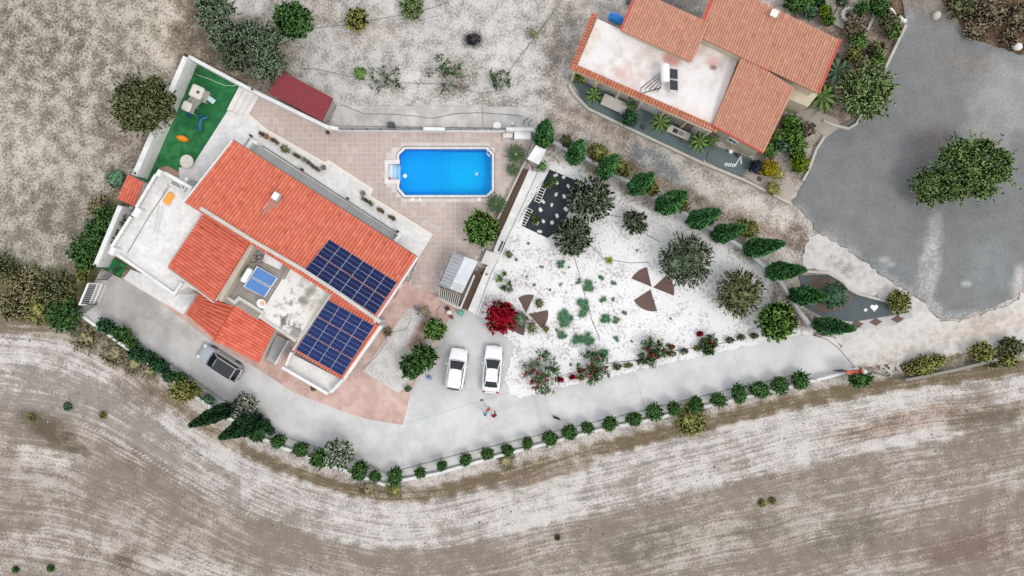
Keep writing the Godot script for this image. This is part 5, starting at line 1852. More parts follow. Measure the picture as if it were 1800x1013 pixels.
func roof_things() -> void:
	panels("solar_array", "upper array of dark blue solar panels on the main tiled roof", P(578.5, 421, 4.42), P(698, 497, 4.42), P(659.5, 553.5, 5.42), P(536.5, 474, 5.42), 6, 4, [1], M.cells)
	panels("solar_array", "lower array of dark blue solar panels by the front balcony", P(577, 528, 4.72), P(658, 573, 4.72), P(601, 661, 3.85), P(520, 615, 3.85), 4, 6, [1, 3], M.cells_flat)
	# solar water heater of the villa
	heater("solar water heater with two bright blue collectors on the villa roof", P(433.5, 484, 4.5), P(452, 468, 4.2), P(488, 489, 3.6), P(465, 523, 3.6), P(428, 504, 4.2), 0.27, 1.45, M.skyblue, Vector3(-0.52, 0, 0.85))
	# satellite dish
	var o := thing("satellite_dish", "white and orange round satellite dish beside the water heater", "satellite dish", P(460, 534, 3.8))
	var mb := MB.new()
	var bas := Basis(Vector3(1, 0, 0.3).normalized(), 0.35)
	mb.lathe(P(460, 534, 4.3), [Vector2(0.0, -0.1), Vector2(0.25, -0.06), Vector2(0.46, 0.04)], 18, bas)
	part(o, "dish", mb, M.white)
	for k in 3:
		var st := MB.new()
		st.box(P(460, 534, 4.32) + bas * Vector3(0.03, -0.03 + 0.0, (k - 1) * 0.15), Vector3(0.5 - 0.12 * absf(k - 1), 0.02, 0.07), bas)
		part(o, "stripe", st, M.orange)
	var ar := MB.new()
	ar.tube([P(460, 534, 3.7), P(460, 534, 4.25)], 0.035, 0.035, 6)
	part(o, "mast", ar, M.alu)
	# coils of black hose and rubbish on the roof
	mb = MB.new()
	for k in 6:
		var c := P(445 + rng.randf() * 14, 440 + rng.randf() * 16, 3.4 + k * 0.04)
		var pts := []
		var r := rng.randf_range(0.25, 0.5)
		for i in 15:
			var f := TAU * i / 14.0
			pts.append(c + Vector3(cos(f) * r, 0.03 * sin(f * 2), sin(f) * r * 0.8))
		mb.tube(pts, 0.022, 0.022, 5)
	solo("black_hose", "coiled black hoses lying on the dirty villa roof", "hose", P(452, 448, 3.3), mb, M.rubber)
	mb = MB.new()
	mb.box(P(519, 585, 3.76), Vector3(0.75, 0.1, 0.7), Basis(Vector3.UP, -0.5))
	solo("roof_hatch", "grey square hatch on the flat white roof", "hatch", P(519, 585, 3.7), mb, M.cement)
	# things on the roof terrace
	o = thing("aluminium_ladder", "long grey ladder lying on the white roof terrace", "ladder", P(277, 386, 3.2))
	var l0 := P(283, 362, 3.27)
	var l1 := P(273, 411, 3.27)
	var sd := (l1 - l0).normalized().cross(Vector3.UP) * 0.2
	for s in [-1.0, 1.0]:
		bar(o, "side_rail", l0 + sd * s, l1 + sd * s, 0.05, 0.07, M.alu)
	for k in 10:
		bar(o, "rung", l0.lerp(l1, (k + 0.5) / 10.0) - sd, l0.lerp(l1, (k + 0.5) / 10.0) + sd, 0.035, 0.035, M.alu)
	mb = MB.new()
	mb.rbox(P(296.5, 349, 3.33), Vector3(0.62, 0.24, 1.15), 0.09, Basis(Vector3.UP, -0.62))
	var sl := solo("orange_cushion", "orange padded cushion lying on the white roof terrace", "cushion", P(296.5, 349, 3.2), mb, mk(Color(.82, .36, .05), 0.7))
	o = thing("wire_screen", "grey mesh screen in a white frame at the terrace corner", "screen", P(312, 325, 3.2))
	mb = MB.new()
	var g0 := [P(303, 316, 3.5), P(327, 328, 3.5), P(323, 336, 3.5), P(299, 323, 3.5)]
	mb.hexa(g0, [g0[0] + Vector3.DOWN * 0.03, g0[1] + Vector3.DOWN * 0.03, g0[2] + Vector3.DOWN * 0.03, g0[3] + Vector3.DOWN * 0.03])
	part(o, "thin_sheet", mb, mk(Color(.28, .26, .25), 0.8))
	for k in 4:
		bar(o, "frame_bar", g0[k] + Vector3.UP * 0.04, g0[(k + 1) % 4] + Vector3.UP * 0.04, 0.06, 0.06, M.white)
	bar(o, "frame_bar", g0[1].lerp(g0[0], 0.4) + Vector3.UP * 0.11, g0[2] + Vector3.UP * 0.11, 0.06, 0.06, M.white)
	for k in 4:
		bar(o, "frame_leg", Vector3(g0[k].x, 3.2, g0[k].z), g0[k], 0.05, 0.05, M.white)
	o = thing("folding_frame", "thin metal airing frame standing on the roof terrace", "airer", P(290, 335, 3.2))
	for q in [[275, 342, 294, 318], [294, 318, 297, 330], [285, 340, 297, 326]]:
		bar(o, "tube", P(q[0], q[1], 3.3), P(q[2], q[3], 3.9), 0.04, 0.04, M.alu)
	for k in 7:
		bar(o, "tube", P(297 - k * 1.6, 327 + k * 3, 3.6), P(294 - k * 1.6, 326 + k * 3, 3.6), 0.03, 0.03, M.iron)

func heater(label: String, tank: Vector3, a: Vector3, b: Vector3, c: Vector3, d: Vector3, r: float, l: float, m: Material, ax: Vector3) -> void:
	var base := tank
	base.y = minf(c.y, a.y) - 0.25
	var o := thing("solar_water_heater", label, "water heater", base)
	var mb := MB.new()
	var y := ax.normalized()
	var x := Vector3.UP
	mb.lathe(tank, [Vector2(0.0, -l / 2), Vector2(r * 0.8, -l / 2 + 0.03), Vector2(r, -l / 2 + 0.14), Vector2(r, l / 2 - 0.14), Vector2(r * 0.8, l / 2 - 0.03), Vector2(0.0, l / 2)], 16, Basis(x, y, x.cross(y)))
	part(o, "tank", mb, M.white)
	var up := (b - a).cross(d - a).normalized()
	if up.y < 0:
		up = -up
	for k in 2:
		var f0 := 0.0 if k == 0 else 0.52
		var f1 := 0.48 if k == 0 else 1.0
		var q := [a.lerp(d, f0), b.lerp(c, f0), b.lerp(c, f1), a.lerp(d, f1)]
		var fr := MB.new()
		fr.hexa(q, [q[0] - up * 0.09, q[1] - up * 0.09, q[2] - up * 0.09, q[3] - up * 0.09])
		var p := part(o, "collector", fr, M.alu)
		var s := []
		for i in 4:
			s.append((q[i] as Vector3).lerp(q[(i + 2) % 4], 0.03) + up * 0.006)
		var gl := MB.new()
		gl.hexa(s, [s[0] - up * 0.004, s[1] - up * 0.004, s[2] - up * 0.004, s[3] - up * 0.004])
		part(p, "collector_glass", gl, m)
	for k in [a, d, b, c]:
		bar(o, "stand_leg", Vector3(k.x, base.y, k.z), k - up * 0.1, 0.05, 0.05, M.iron)
	for s in [-0.35, 0.35]:
		bar(o, "stand_leg", Vector3(tank.x, base.y, tank.z) + y * s, tank + y * s - Vector3.UP * r, 0.06, 0.06, M.iron)

func boundary() -> void:
	var m: Material = M.whitewall
	wall("boundary_wall", "tall white boundary wall along the green lawn, left of it", "wall", [326, 100, 236, 308], 2.0, -0.2, 0.24, m)
	wall("boundary_wall", "white boundary wall running from the tiled hut down to the gate", "wall", [211, 362, 167, 468], 2.0, -0.2, 0.22, m)
	wall("boundary_wall", "white wall along the top of the lawn and the pool deck to the red shed", "wall", [331, 99, 443, 159, 577, 224], 1.7, -0.2, 0.16, m)
	for q in [[327.5, 97.5], [267, 227.5], [444, 158], [168, 467], [137.5, 550], [238, 305]]:
		var mb := MB.new()
		var p := P(q[0], q[1], 2.05)
		mb.lathe(Vector3(p.x, 1.98, p.z), [Vector2(0.07, 0.0), Vector2(0.05, 0.1), Vector2(0.11, 0.14), Vector2(0.09, 0.26), Vector2(0.0, 0.32)], 8)
		solo("wall_lamp", "small black lamp on the white wall " + {327.5: "at its top left corner", 267.0: "halfway along the lawn", 444.0: "above the steps to the pool deck", 168.0: "at its end by the gate", 137.5: "at the lower gate post", 238.0: "beside the tiled hut"}[float(q[0])], "lamp", Vector3(p.x, 1.98, p.z), mb, M.black)
	# pool wall: white, with iron railings let into it
	var w := thing("pool_wall", "low white wall with black railings along the back of the pool deck", "wall", P(760, 228))
	var mb := MB.new()
	mb.strip(poly([576, 224, 594, 227.5, 940, 230], 0.5), 0.15, -0.2, 0.5)
	part(w, "low_wall", mb, m)
	for q in [[577, 223, 594, 226.5], [744, 226.5, 782, 227], [890, 227, 938, 227.5]]:
		var pm := MB.new()
		pm.strip(poly([q[0], q[1], q[2], q[3]], 1.35), 0.155, 0.3, 1.35)
		part(w, "wall_pier", pm, m)
	for q in [[594, 744, 6], [782, 890, 4]]:
		for y in [0.6, 1.25]:
			bar(w, "rail", P(q[0], 226.5, 1.0) * Vector3(1, 0, 1) + Vector3.UP * y, P(q[1], 227, 1.0) * Vector3(1, 0, 1) + Vector3.UP * y, 0.05, 0.06, M.iron)
		for k in int(q[2]) + 1:
			var p := P(lerpf(q[0], q[1], k / float(q[2])), 226.7, 1.0)
			bar(w, "rail_post", Vector3(p.x, 0.45, p.z), Vector3(p.x, 1.32, p.z), 0.05, 0.05, M.iron)
		var bars := MB.new()
		var n := int((q[1] - q[0]) / 2.2)
		for k in n:
			var p := P(lerpf(q[0], q[1], (k + 0.5) / n), 226.7, 1.0)
			bars.box(Vector3(p.x, 0.92, p.z), Vector3(0.02, 0.64, 0.02))
		part(w, "railing_bars", bars, M.iron, "stuff")
	# tiled hut over the wall
	var o := thing("tiled_hut", "small orange tiled roof over a hut on the left boundary wall", "hut", P(230, 335))
	var a := P(206.5, 348.5, 2.3)
	var b := P(225, 306.5, 2.6)
	var c := P(252, 320.5, 2.6)
	var d := P(237, 362.5, 2.3)
	body(o, a, b, c, d, 0.25, 0.1, 0.0, M.render)
	slab4(o, "roof_deck", a, b, c, d, 0.1, M.redtile)
	tiles(o, a, d, c, b, 0.27, 0.42, [lin(202, 110, 91), lin(220, 138, 116), lin(174, 90, 74)])
	# clutter beyond the hut
	for q in [[220, 370, 0.6, Color(.14, .09, .08)], [229, 374, 0.5, Color(.6, .5, .42)], [222, 378, 0.5, Color(.25, .2, .18)], [232, 366, 0.4, Color(.5, .52, .55)]]:
		var bx := MB.new()
		bx.rbox(P(q[0], q[1], 0.3), Vector3(q[2], 0.5, q[2] * 0.7), 0.05, Basis(Vector3.UP, q[0]))
		solo("storage_box", {220: "dark brown box beside the tiled hut", 229: "beige box beside the tiled hut", 222: "brown box behind the blue crate", 232: "pale grey box against the tiled hut"}[q[0]], "box", P(q[0], q[1], 0.05), bx, mk(q[3], 0.8), "boxes by the hut")
	mb = MB.new()
	var cr := P(216, 392, 0.3)
	for s in [[0, 0.02, 0, 0.55, 0.04, 0.55], [-0.26, 0.27, 0, 0.04, 0.5, 0.55], [0.26, 0.27, 0, 0.04, 0.5, 0.55], [0, 0.27, -0.255, 0.476, 0.5, 0.04], [0, 0.27, 0.255, 0.476, 0.5, 0.04], [0, 0.4, 0, 0.46, 0.02, 0.46]]:
		mb.box(Vector3(cr.x + s[0], s[1] + 0.02, cr.z + s[2]), Vector3(s[3], s[4], s[5]))
	solo("blue_crate", "bright blue crate between the white wall and the balustrade", "crate", Vector3(cr.x, 0.02, cr.z), mb, M.blue)
	# steps from lawn to deck
	o = thing("garden_steps", "four pale stone steps between the lawn and the pool deck", "steps", P(430, 182))
	for k in 4:
		var f := k / 4.0
		var g := (k + 1) / 4.0
		var s := MB.new()
		var pa := Q(lerpf(425, 457, f), lerpf(156, 170, f))
		var pb := Q(lerpf(425, 457, g), lerpf(156, 170, g))
		var pc := Q(lerpf(404, 437, g), lerpf(196, 206, g))
		var pd := Q(lerpf(404, 437, f), lerpf(196, 206, f))
		var y: float = 0.68 - 0.15 * k
		s.hexa([Vector3(pa.x, y, pa.y), Vector3(pb.x, y, pb.y), Vector3(pc.x, y, pc.y), Vector3(pd.x, y, pd.y)], [Vector3(pa.x, 0, pa.y), Vector3(pb.x, 0, pb.y), Vector3(pc.x, 0, pc.y), Vector3(pd.x, 0, pd.y)])
		part(o, "step", s, M.coping)
	# red shed
	o = thing("red_shed", "shed with a dark red ribbed metal roof behind the white wall", "shed", P(530, 170))
	a = P(472, 164, 2.0)
	b = P(567, 214, 2.0)
	c = P(586, 173, 2.5)
	d = P(494, 124, 2.5)
	body(o, a, b, c, d, 0.35, 0.12, -0.1, mk(Color(.45, .43, .4), 0.9, 0.0, 1, 0.6))
	slab4(o, "roof_sheet", a, b, c, d, 0.06, M.maroon)
	for k in 22:
		var f := (k + 0.5) / 22.0
		bar(o, "roof_rib", a.lerp(b, f), d.lerp(c, f), 0.05, 0.05, M.maroon)
	# lower retaining wall with a rail
	mb = MB.new()
	mb.strip(poly([137, 551, 215, 607, 282, 654, 362, 711, 461, 771, 498, 788, 541, 804, 615, 831, 676, 853, 706, 845, 770, 833, 811, 821, 881, 801, 985, 774, 1052, 757, 1150, 737, 1194, 726, 1281, 706, 1389, 680, 1429, 670, 1492, 655], 0.35), 0.14, -0.3, 0.35)
	w = solo("kerb_wall", "long low white wall that bounds the drive and its hedge along the field", "wall", P(676, 853, 0.0), mb, m)
	var st := slab("hedge_bed", [137, 552, 215, 600, 282, 647, 362, 703, 461, 764, 541, 797, 615, 824, 676, 846, 706, 838, 770, 826, 881, 795, 985, 768, 1052, 752, 1150, 731, 1281, 703, 1389, 677, 1429, 668, 1429, 671, 1281, 706, 1150, 737, 1052, 757, 985, 774, 881, 801, 770, 833, 706, 845, 676, 853, 615, 831, 541, 804, 461, 771, 362, 711, 282, 654, 215, 607], -0.2, 0.02, mk(Color(.50, .49, .47), 0.95, 0.0, 1, 0.5))
	o = thing("drive_railing", "thin dark railing along the edge of the concrete drive", "railing", P(700, 826))
	var line := [[205, 580], [300, 640], [395, 705], [468, 752], [530, 778], [620, 806], [680, 832], [700, 827], [811, 797], [921, 771], [992, 754], [1150, 717], [1281, 685], [1340, 672], [1395, 660]]
	for k in line.size() - 1:
		var p := P(line[k][0], line[k][1], 0.5)
		var q := P(line[k + 1][0], line[k + 1][1], 0.5)
		for y in [0.35, 0.75]:
			bar(o, "rail", Vector3(p.x, y, p.z), Vector3(q.x, y, q.z), 0.035, 0.035, M.iron)
		var n := int((q - p).length() / 2.4) + 1
		for i in n:
			var s := p.lerp(q, i / float(n))
			bar(o, "rail_post", Vector3(s.x, -0.05, s.z), Vector3(s.x, 0.8, s.z), 0.045, 0.045, M.iron)
	# sliding gate at the left end of the drive
	o = thing("white_gate", "white framed metal gate with dark panels at the left end of the drive", "gate", P(173, 516))
	var g0 := P(181, 499)
	var g1 := P(166, 535)
	var hh := 2.3
	for y in [0.12, 0.9, hh]:
		bar(o, "gate_rail", g0 + Vector3.UP * y, g1 + Vector3.UP * y, 0.12, 0.14, M.white)
	for f in [0.0, 1.0]:
		bar(o, "gate_stile", g0.lerp(g1, f) + Vector3.UP * 0.2, g0.lerp(g1, f) + Vector3.UP * (hh - 0.08), 0.13, 0.13, M.white)
	for k in 9:
		var p := g0.lerp(g1, (k + 1) / 10.0)
		bar(o, "gate_bar", p + Vector3.UP * 0.2, p + Vector3.UP * (hh - 0.1), 0.035, 0.035, M.white)
	var gp := MB.new()
	beam(gp, g0.lerp(g1, 0.03) + Vector3.UP * 1.6, g0.lerp(g1, 0.97) + Vector3.UP * 1.6, 0.015, 1.25)
	part(o, "dark_panel", gp, M.dark)
	bar(o, "ground_track", g0 + Vector3(0.35, 0.06, 0.1), g1 + Vector3(0.35, 0.06, 0.1), 0.12, 0.1, M.alu)
	for q in [["upper", 205, 470, 176, 492], ["lower", 160, 535, 138, 550]]:
		var p := P(q[1], q[2], 1.2)
		var s := P(q[3], q[4], 1.2)
		var f := thing("side_panel", "dark thin panel " + ("between the white wall and the white gate" if q[0] == "upper" else "below the white gate beside the hedge"), "fence", Vector3(p.x, 0, p.z), "dark panels by the gate")
		var mp := MB.new()
		beam(mp, Vector3(p.x, 0.85, p.z), Vector3(s.x, 0.85, s.z), 0.02, 1.6)
		part(f, "thin_sheet", mp, M.glass)  # thin dark see-through sheet between two posts
		for e in [p, s]:
			bar(f, "fence_post", Vector3(e.x, -0.1, e.z), Vector3(e.x, 1.7, e.z), 0.07, 0.07, M.iron)
	var pb := P(142, 553, 0.4)
	# kerb of the small lawn, edge of the white path
	mb = MB.new()
	mb.strip(poly([180, 474, 219, 494]), 0.06, -0.05, 0.16)
	struct("kerb", mb, M.curb)
	# right entrance: pillar with a tiled cap and two iron gate leaves
	o = thing("gate_pillar", "white gate pillar with an orange tiled cap at the lower right entrance", "gate pillar", P(1502, 652))
	mb = MB.new()
	mb.rbox(P(1502, 653, 1.0) * Vector3(1, 0, 1) + Vector3.UP * 0.95, Vector3(1.45, 2.1, 0.4), 0.03, Basis(Vector3.UP, 0.06))
	part(o, "pillar", mb, m)
	var ta := P(1488, 658, 2.0)
	var tb := P(1517, 655.5, 2.0)
	var tc := P(1516.5, 649.5, 2.22)
	var td := P(1487.5, 652, 2.22)
	slab4(o, "roof_deck", ta, tb, tc, td, 0.1, M.redtile)
	tiles(o, ta, tb, tc, td, 0.19, 0.3, [lin(202, 110, 91), lin(220, 138, 116), lin(174, 90, 74)])
	for q in [[1465, 651, 1502, 648, "left iron gate leaf beside the tiled gate pillar"], [1530, 653.5, 1590, 671, "long iron gate leaf standing open right of the tiled gate pillar"], [1430, 590, 1500, 573, "barred iron gate standing open by the last cypress at the road"]]:
		var gt := thing("iron_gate", q[4], "gate", P(q[0], q[1]), "iron gate leaves at the entrance")
		var p := P(q[0], q[1])
		var s := P(q[2], q[3])
		for y in [0.15, 1.45]:
			bar(gt, "gate_rail", p + Vector3.UP * y, s + Vector3.UP * y, 0.07, 0.08, M.iron)
		for k in 9:
			var e := p.lerp(s, k / 8.0)
			bar(gt, "gate_bar", e + Vector3.UP * 0.02, e + Vector3.UP * 1.5, 0.045, 0.045, M.iron)
	mb = MB.new()
	mb.strip(poly([1430, 590, 1452, 596, 1474, 612, 1499, 642]), 0.05, -0.03, 0.012)
	struct("gate_track", mb, M.grime)
	wall("field_wall", "grey block wall along the field right of the entrance", "wall", [1592, 669, 1680, 651, 1740, 636, 1830, 612], 0.6, -0.3, 0.13, mk(Color(.36, .33, .3), 0.95, 0.0, 1, 0.7))
	wall("kerb_wall", "short white wall between the hedge and the tiled gate pillar", "wall", [1436, 668, 1488, 655], 0.8, -0.3, 0.1, m)
	# garden wall under the cypresses
	wall("garden_wall", "cream wall behind the row of cypresses on the garden's upper edge", "wall", [972, 249, 1040, 283, 1120, 327, 1220, 384, 1310, 437, 1372, 494, 1405, 546, 1424, 570], 0.55, -0.2, 0.15, m)
	wall("kerb_wall", "thin white kerb between the other house's veranda and the track", "wall", [1001, 150, 1010, 166, 1034, 191, 1130, 237, 1236, 287, 1250, 293, 1308, 316, 1390, 358], 0.35, -0.2, 0.12, M.curb)
	wall("kerb_wall", "pale stone kerb curving round the slate garden by the gate", "wall", [1414, 477, 1455, 480, 1477, 492, 1494, 509, 1510, 517, 1543, 526, 1566, 532], 0.3, -0.2, 0.11, M.curb)
	wall("kerb_wall", "pale kerb along the grey yard below the entrance path", "wall", [1450, 240, 1436, 262, 1422, 300, 1412, 318], 0.25, -0.2, 0.12, M.curb)
	wall("kerb_wall", "curved pale kerb round the bed of the feathery tree", "wall", [1448, 212, 1466, 220, 1492, 226, 1506, 218, 1516, 200], 0.25, -0.2, 0.12, M.curb)
	wall("kerb_wall", "pale stone edging along the grey yard beside the shrub bed", "wall", [1593, 44, 1580, 72, 1556, 122], 0.25, -0.2, 0.12, M.curb)
	wall("kerb_wall", "pink and white edging along the path between the shrub beds", "wall", [1540, 24, 1520, 62, 1492, 128], 0.2, -0.2, 0.11, M.curb)

func garden_things() -> void:
	# planter walls and path east of the pool
	var o := thing("planter", "long brown planter bed between the pool deck and the white path", "planter", P(896, 360))
	var mb := MB.new()
	mb.prism(poly([918, 297, 929, 299, 872, 423, 863, 413], 0.3), -0.1, 0.3)
	part(o, "soil", mb, M.bark)
	mb = MB.new()
	mb.strip(poly([946, 238, 917, 297, 862, 413, 848, 441], 0.6), 0.08, -0.1, 0.6)
	part(o, "planter_wall", mb, M.curb)
	o = thing("planter", "lower brown planter bed with broken wood beside the zinc roof", "planter", P(833, 508))
	mb = MB.new()
	mb.prism(poly([836, 484, 855, 469, 822, 545, 811, 541], 0.3), -0.1, 0.3)
	part(o, "soil", mb, M.bark)
	mb = MB.new()
	mb.strip(poly([834, 484, 809, 543], 0.5), 0.08, -0.1, 0.5)
	mb.strip(poly([857, 468, 824, 546], 0.5), 0.08, -0.1, 0.5)
	part(o, "planter_wall", mb, M.whitewall)
	for k in 6:
		var c := P(843 + rng.randf() * 9, 476 + rng.randf() * 14, 0.4)
		mb = MB.new()
		mb.box(c, Vector3(0.14, 0.05, rng.randf_range(0.7, 1.2)), Basis(Vector3.UP, rng.randf() * 3))
		solo("wood_scrap", "loose brown board lying in the lower planter bed", "board", c, mb, M.wood, "boards in the planter")
	o = thing("raised_path", "long white concrete walk beside the planters", "walkway", P(880, 430))
	mb = MB.new()
	mb.prism(poly([930, 298, 946, 303, 890, 424, 861, 488, 837, 554, 823, 546, 857, 470, 874, 424], 0.25), -0.1, 0.25)
	part(o, "paving", mb, M.whiteroof)
	mb = MB.new()
	mb.strip(poly([948, 303, 892, 424, 863, 488, 839, 554], 0.45), 0.08, -0.1, 0.45)
	part(o, "edge_wall", mb, M.whitewall)
	for q in [[884, 424, 876, 442], [889, 426, 882, 444]]:
		mb = MB.new()
		mb.strip(poly([q[0], q[1], q[2], q[3]], 0.28), 0.1, 0.24, 0.28)
		solo("grating", "dark narrow grating in the white walk, %s of two" % ("left" if q[0] == 884 else "right"), "grating", P(q[0], q[1], 0.25), mb, M.dark, "gratings in the walk")
	var dots := MB.new()
	# bridge slab across the planter
	mb = MB.new()
	mb.prism(poly([855, 440, 880, 448, 868, 470, 845, 462], 0.42), 0.1, 0.42)
	solo("stone_landing", "pale stone landing that crosses the planter to the garden", "landing", P(862, 455), mb, M.coping)
	# zinc roofed store with pergola
	o = thing("garden_store", "store with a grey metal and clear sheet roof beside the pool deck", "shed", P(806, 485))
	var a := P(772, 501, 2.2)
	var b := P(812, 516, 2.2)
	var c := P(840, 460, 2.5)
	var d := P(796.5, 443, 2.5)
	body(o, a, b, c, d, 0.25, 0.1, 0.0, mk(Color(.5, .5, .5), 0.9, 0.0, 1, 0.5))
	slab4(o, "roof_sheet", a, a.lerp(b, 0.46), d.lerp(c, 0.46), d, 0.05, M.zinc)
	slab4(o, "clear_sheet", a.lerp(b, 0.47) + Vector3.UP * 0.03, b + Vector3.UP * 0.03, c + Vector3.UP * 0.03, d.lerp(c, 0.47) + Vector3.UP * 0.03, 0.05, M.clear)
	slab4(o, "roof_patch", a.lerp(b, 0.55) + Vector3.UP * 0.08, b.lerp(a, 0.06) + Vector3.UP * 0.08, b.lerp(a, 0.06).lerp(c, 0.22) + Vector3.UP * 0.08, a.lerp(b, 0.55).lerp(d.lerp(c, 0.5), 0.22) + Vector3.UP * 0.08, 0.02, M.white)
	for k in 12:
		var f := (k + 0.5) / 12.0
		var u := f * 0.46
		bar(o, "roof_rib", a.lerp(b, u) + Vector3.UP * 0.02, d.lerp(c, u) + Vector3.UP * 0.02, 0.04, 0.05, M.zinc)
	for k in 9:
		var f := (k + 1) / 10.0
		bar(o, "cross_rib", a.lerp(d, f) + Vector3.UP * 0.05, a.lerp(b, 0.46).lerp(d.lerp(c, 0.46), f) + Vector3.UP * 0.05, 0.03, 0.03, M.alu)
	o = thing("slatted_pergola", "small pergola of pale slats below the zinc roof", "pergola", P(789, 524))
	var pa := P(772, 505, 1.9)
	var pbb := P(811, 519, 1.9)
	var pc := P(805, 541, 1.9)
	var pd := P(770, 524, 1.9)
	for k in 11:
		bar(o, "slat", pa.lerp(pbb, (k + 0.5) / 11.0), pd.lerp(pc, (k + 0.5) / 11.0), 0.07, 0.06, M.curb)
	for f in [0.06, 0.94]:
		bar(o, "beam", pa.lerp(pd, f) - Vector3.UP * 0.07, pbb.lerp(pc, f) - Vector3.UP * 0.07, 0.1, 0.1, M.wood)
	for p in [pa, pbb, pc, pd]:
		var q: Vector3 = (p as Vector3).lerp((pa + pc) / 2, 0.08)
		bar(o, "post", Vector3(q.x, 0.0, q.z), Vector3(q.x, 1.8, q.z), 0.1, 0.1, M.wood)
	mb = MB.new()
	mb.strip(poly([770, 523, 807, 541], 0.9), 0.12, 0.0, 0.9)
	part(o, "low_wall", mb, M.whitewall)
	var dk := MB.new()
	dk.prism(poly([772, 507, 810, 521, 804, 538, 772, 523], 0.04), 0.0, 0.062)
	part(o, "dark_floor", dk, M.dark)
	# clutter by the pergola
	for q in [[786, 542, 0.4, Color(.03, .03, .035), "black rubbish bag below the slatted pergola", "bag"], [789, 549, 0.5, Color(.75, .76, .78), "white box by the corner of the pink paving", "box"], [793, 557, 0.35, Color(.25, .06, .05), "dark red bucket by the corner of the pink paving", "bucket"], [754, 664, 0.42, Color(.2, .28, .55), "blue bundle lying on the drive beside the round bushes", "bundle"], [731, 541, 0.4, Color(.16, .24, .42), "blue pot at the upper corner of the gravel bed", "pot"]]:
		mb = MB.new()
		mb.ball(P(q[0], q[1], 0.2), Vector3(q[2] * 0.6, 0.26, q[2] * 0.45), 9, 6, Basis(Vector3.UP, q[0]))
		mb.ball(P(q[0] + 2.5, q[1] + 2, 0.14), Vector3(q[2] * 0.35, 0.16, q[2] * 0.4), 7, 5)
		solo("garden_clutter" if q[5] in ["bundle", "bag"] else "storage_" + q[5], q[4], q[5], P(q[0], q[1], 0.03), mb, mk(q[3], 0.75))
	mb = MB.new()
	mb.rbox(P(810, 551, 0.35), Vector3(0.5, 0.75, 0.5), 0.06, Basis(Vector3.UP, -0.4))
	solo("green_bin", "mint green bin at the top of the car park", "bin", P(810, 551), mb, M.green)
	# pump cover, filter and tarpaulin in the deck corner
	o = thing("pump_house", "white pump cover with a beige box in the deck's upper right corner", "pump house", P(918, 237))
	mb = MB.new()
	mb.rbox(P(918.5, 237, 0.5), Vector3(1.62, 0.9, 1.0), 0.05)
	part(o, "cover", mb, M.white)
	mb = MB.new()
	mb.rbox(P(893, 239, 0.25), Vector3(1.0, 0.5, 0.45), 0.04)
	part(o, "beige_box", mb, M.coping)
	mb = MB.new()
	mb.tube([P(894, 244, 0.1), P(900, 246, 0.1), P(903, 244, 0.2)], 0.05, 0.05, 6)
	part(o, "pipe", mb, mk(Color(.12, .4, .6), 0.5))
	o = thing("white_tarpaulin", "white tarpaulin roof stretched beside the first cypress", "tarpaulin", P(943, 272))
	var tq := [P(942, 255, 1.5), P(961, 263, 1.6), P(947, 290, 1.5), P(927, 280, 1.4)]
	mb = MB.new()
	for i in 6:
		for j in 6:
			var q := []
			for e in [[i, j], [i + 1, j], [i + 1, j + 1], [i, j + 1]]:
				var u: float = e[0] / 6.0
				var v: float = e[1] / 6.0
				q.append(tq[0].lerp(tq[1], u).lerp(tq[3].lerp(tq[2], u), v) - Vector3.UP * 0.3 * sin(PI * u) * sin(PI * v))
			mb.quad(q[0], q[1], q[2], q[3], Vector3.UP)
	part(o, "sheet", mb, M.tarp)
	for p in tq:
		bar(o, "pole", Vector3(p.x, 0, p.z), p, 0.05, 0.05, M.iron)
	for k in 5:
		bar(o, "cable", P(925 + k * 3, 284 + k, 0.9), P(940 - k, 296 + k * 2, 1.0 - k * 0.1), 0.03, 0.03, M.black)
	# tank lid, dark box on the slab behind the wall
	mb = MB.new()
	mb.lathe(P(874, 222, 0), [Vector2(0.42, 0.0), Vector2(0.42, 0.1), Vector2(0.3, 0.16), Vector2(0.0, 0.14)], 18)
	solo("tank_lid", "round white tank lid on the slab behind the pool wall", "lid", P(874, 222), mb, M.white)
	mb = MB.new()
	mb.rbox(P(688, 221, 0.4), Vector3(0.66, 0.7, 0.55), 0.05)
	solo("dark_box", "dark grey box behind the pool wall", "box", P(688, 221), mb, M.dark)
	mb = MB.new()
	mb.lathe(P(901, 219, 0), [Vector2(0.2, 0), Vector2(0.2, 0.4), Vector2(0.12, 0.5), Vector2(0, 0.5)], 10)
	solo("gas_bottle", "small pale gas bottle behind the white pump cover", "gas bottle", P(901, 219), mb, M.alu)
	mb = MB.new()
	mb.tube([P(919, 219, 0.2), P(922, 212, 0.5), P(929, 207, 0.5)], 0.04, 0.04, 6)
	mb.tube([P(930, 222, 0.2), P(930, 215, 0.5), P(936, 210, 0.4)], 0.04, 0.04, 6)
	solo("black_hose", "bent black hoses behind the white pump cover", "hose", P(925, 216), mb, M.rubber)
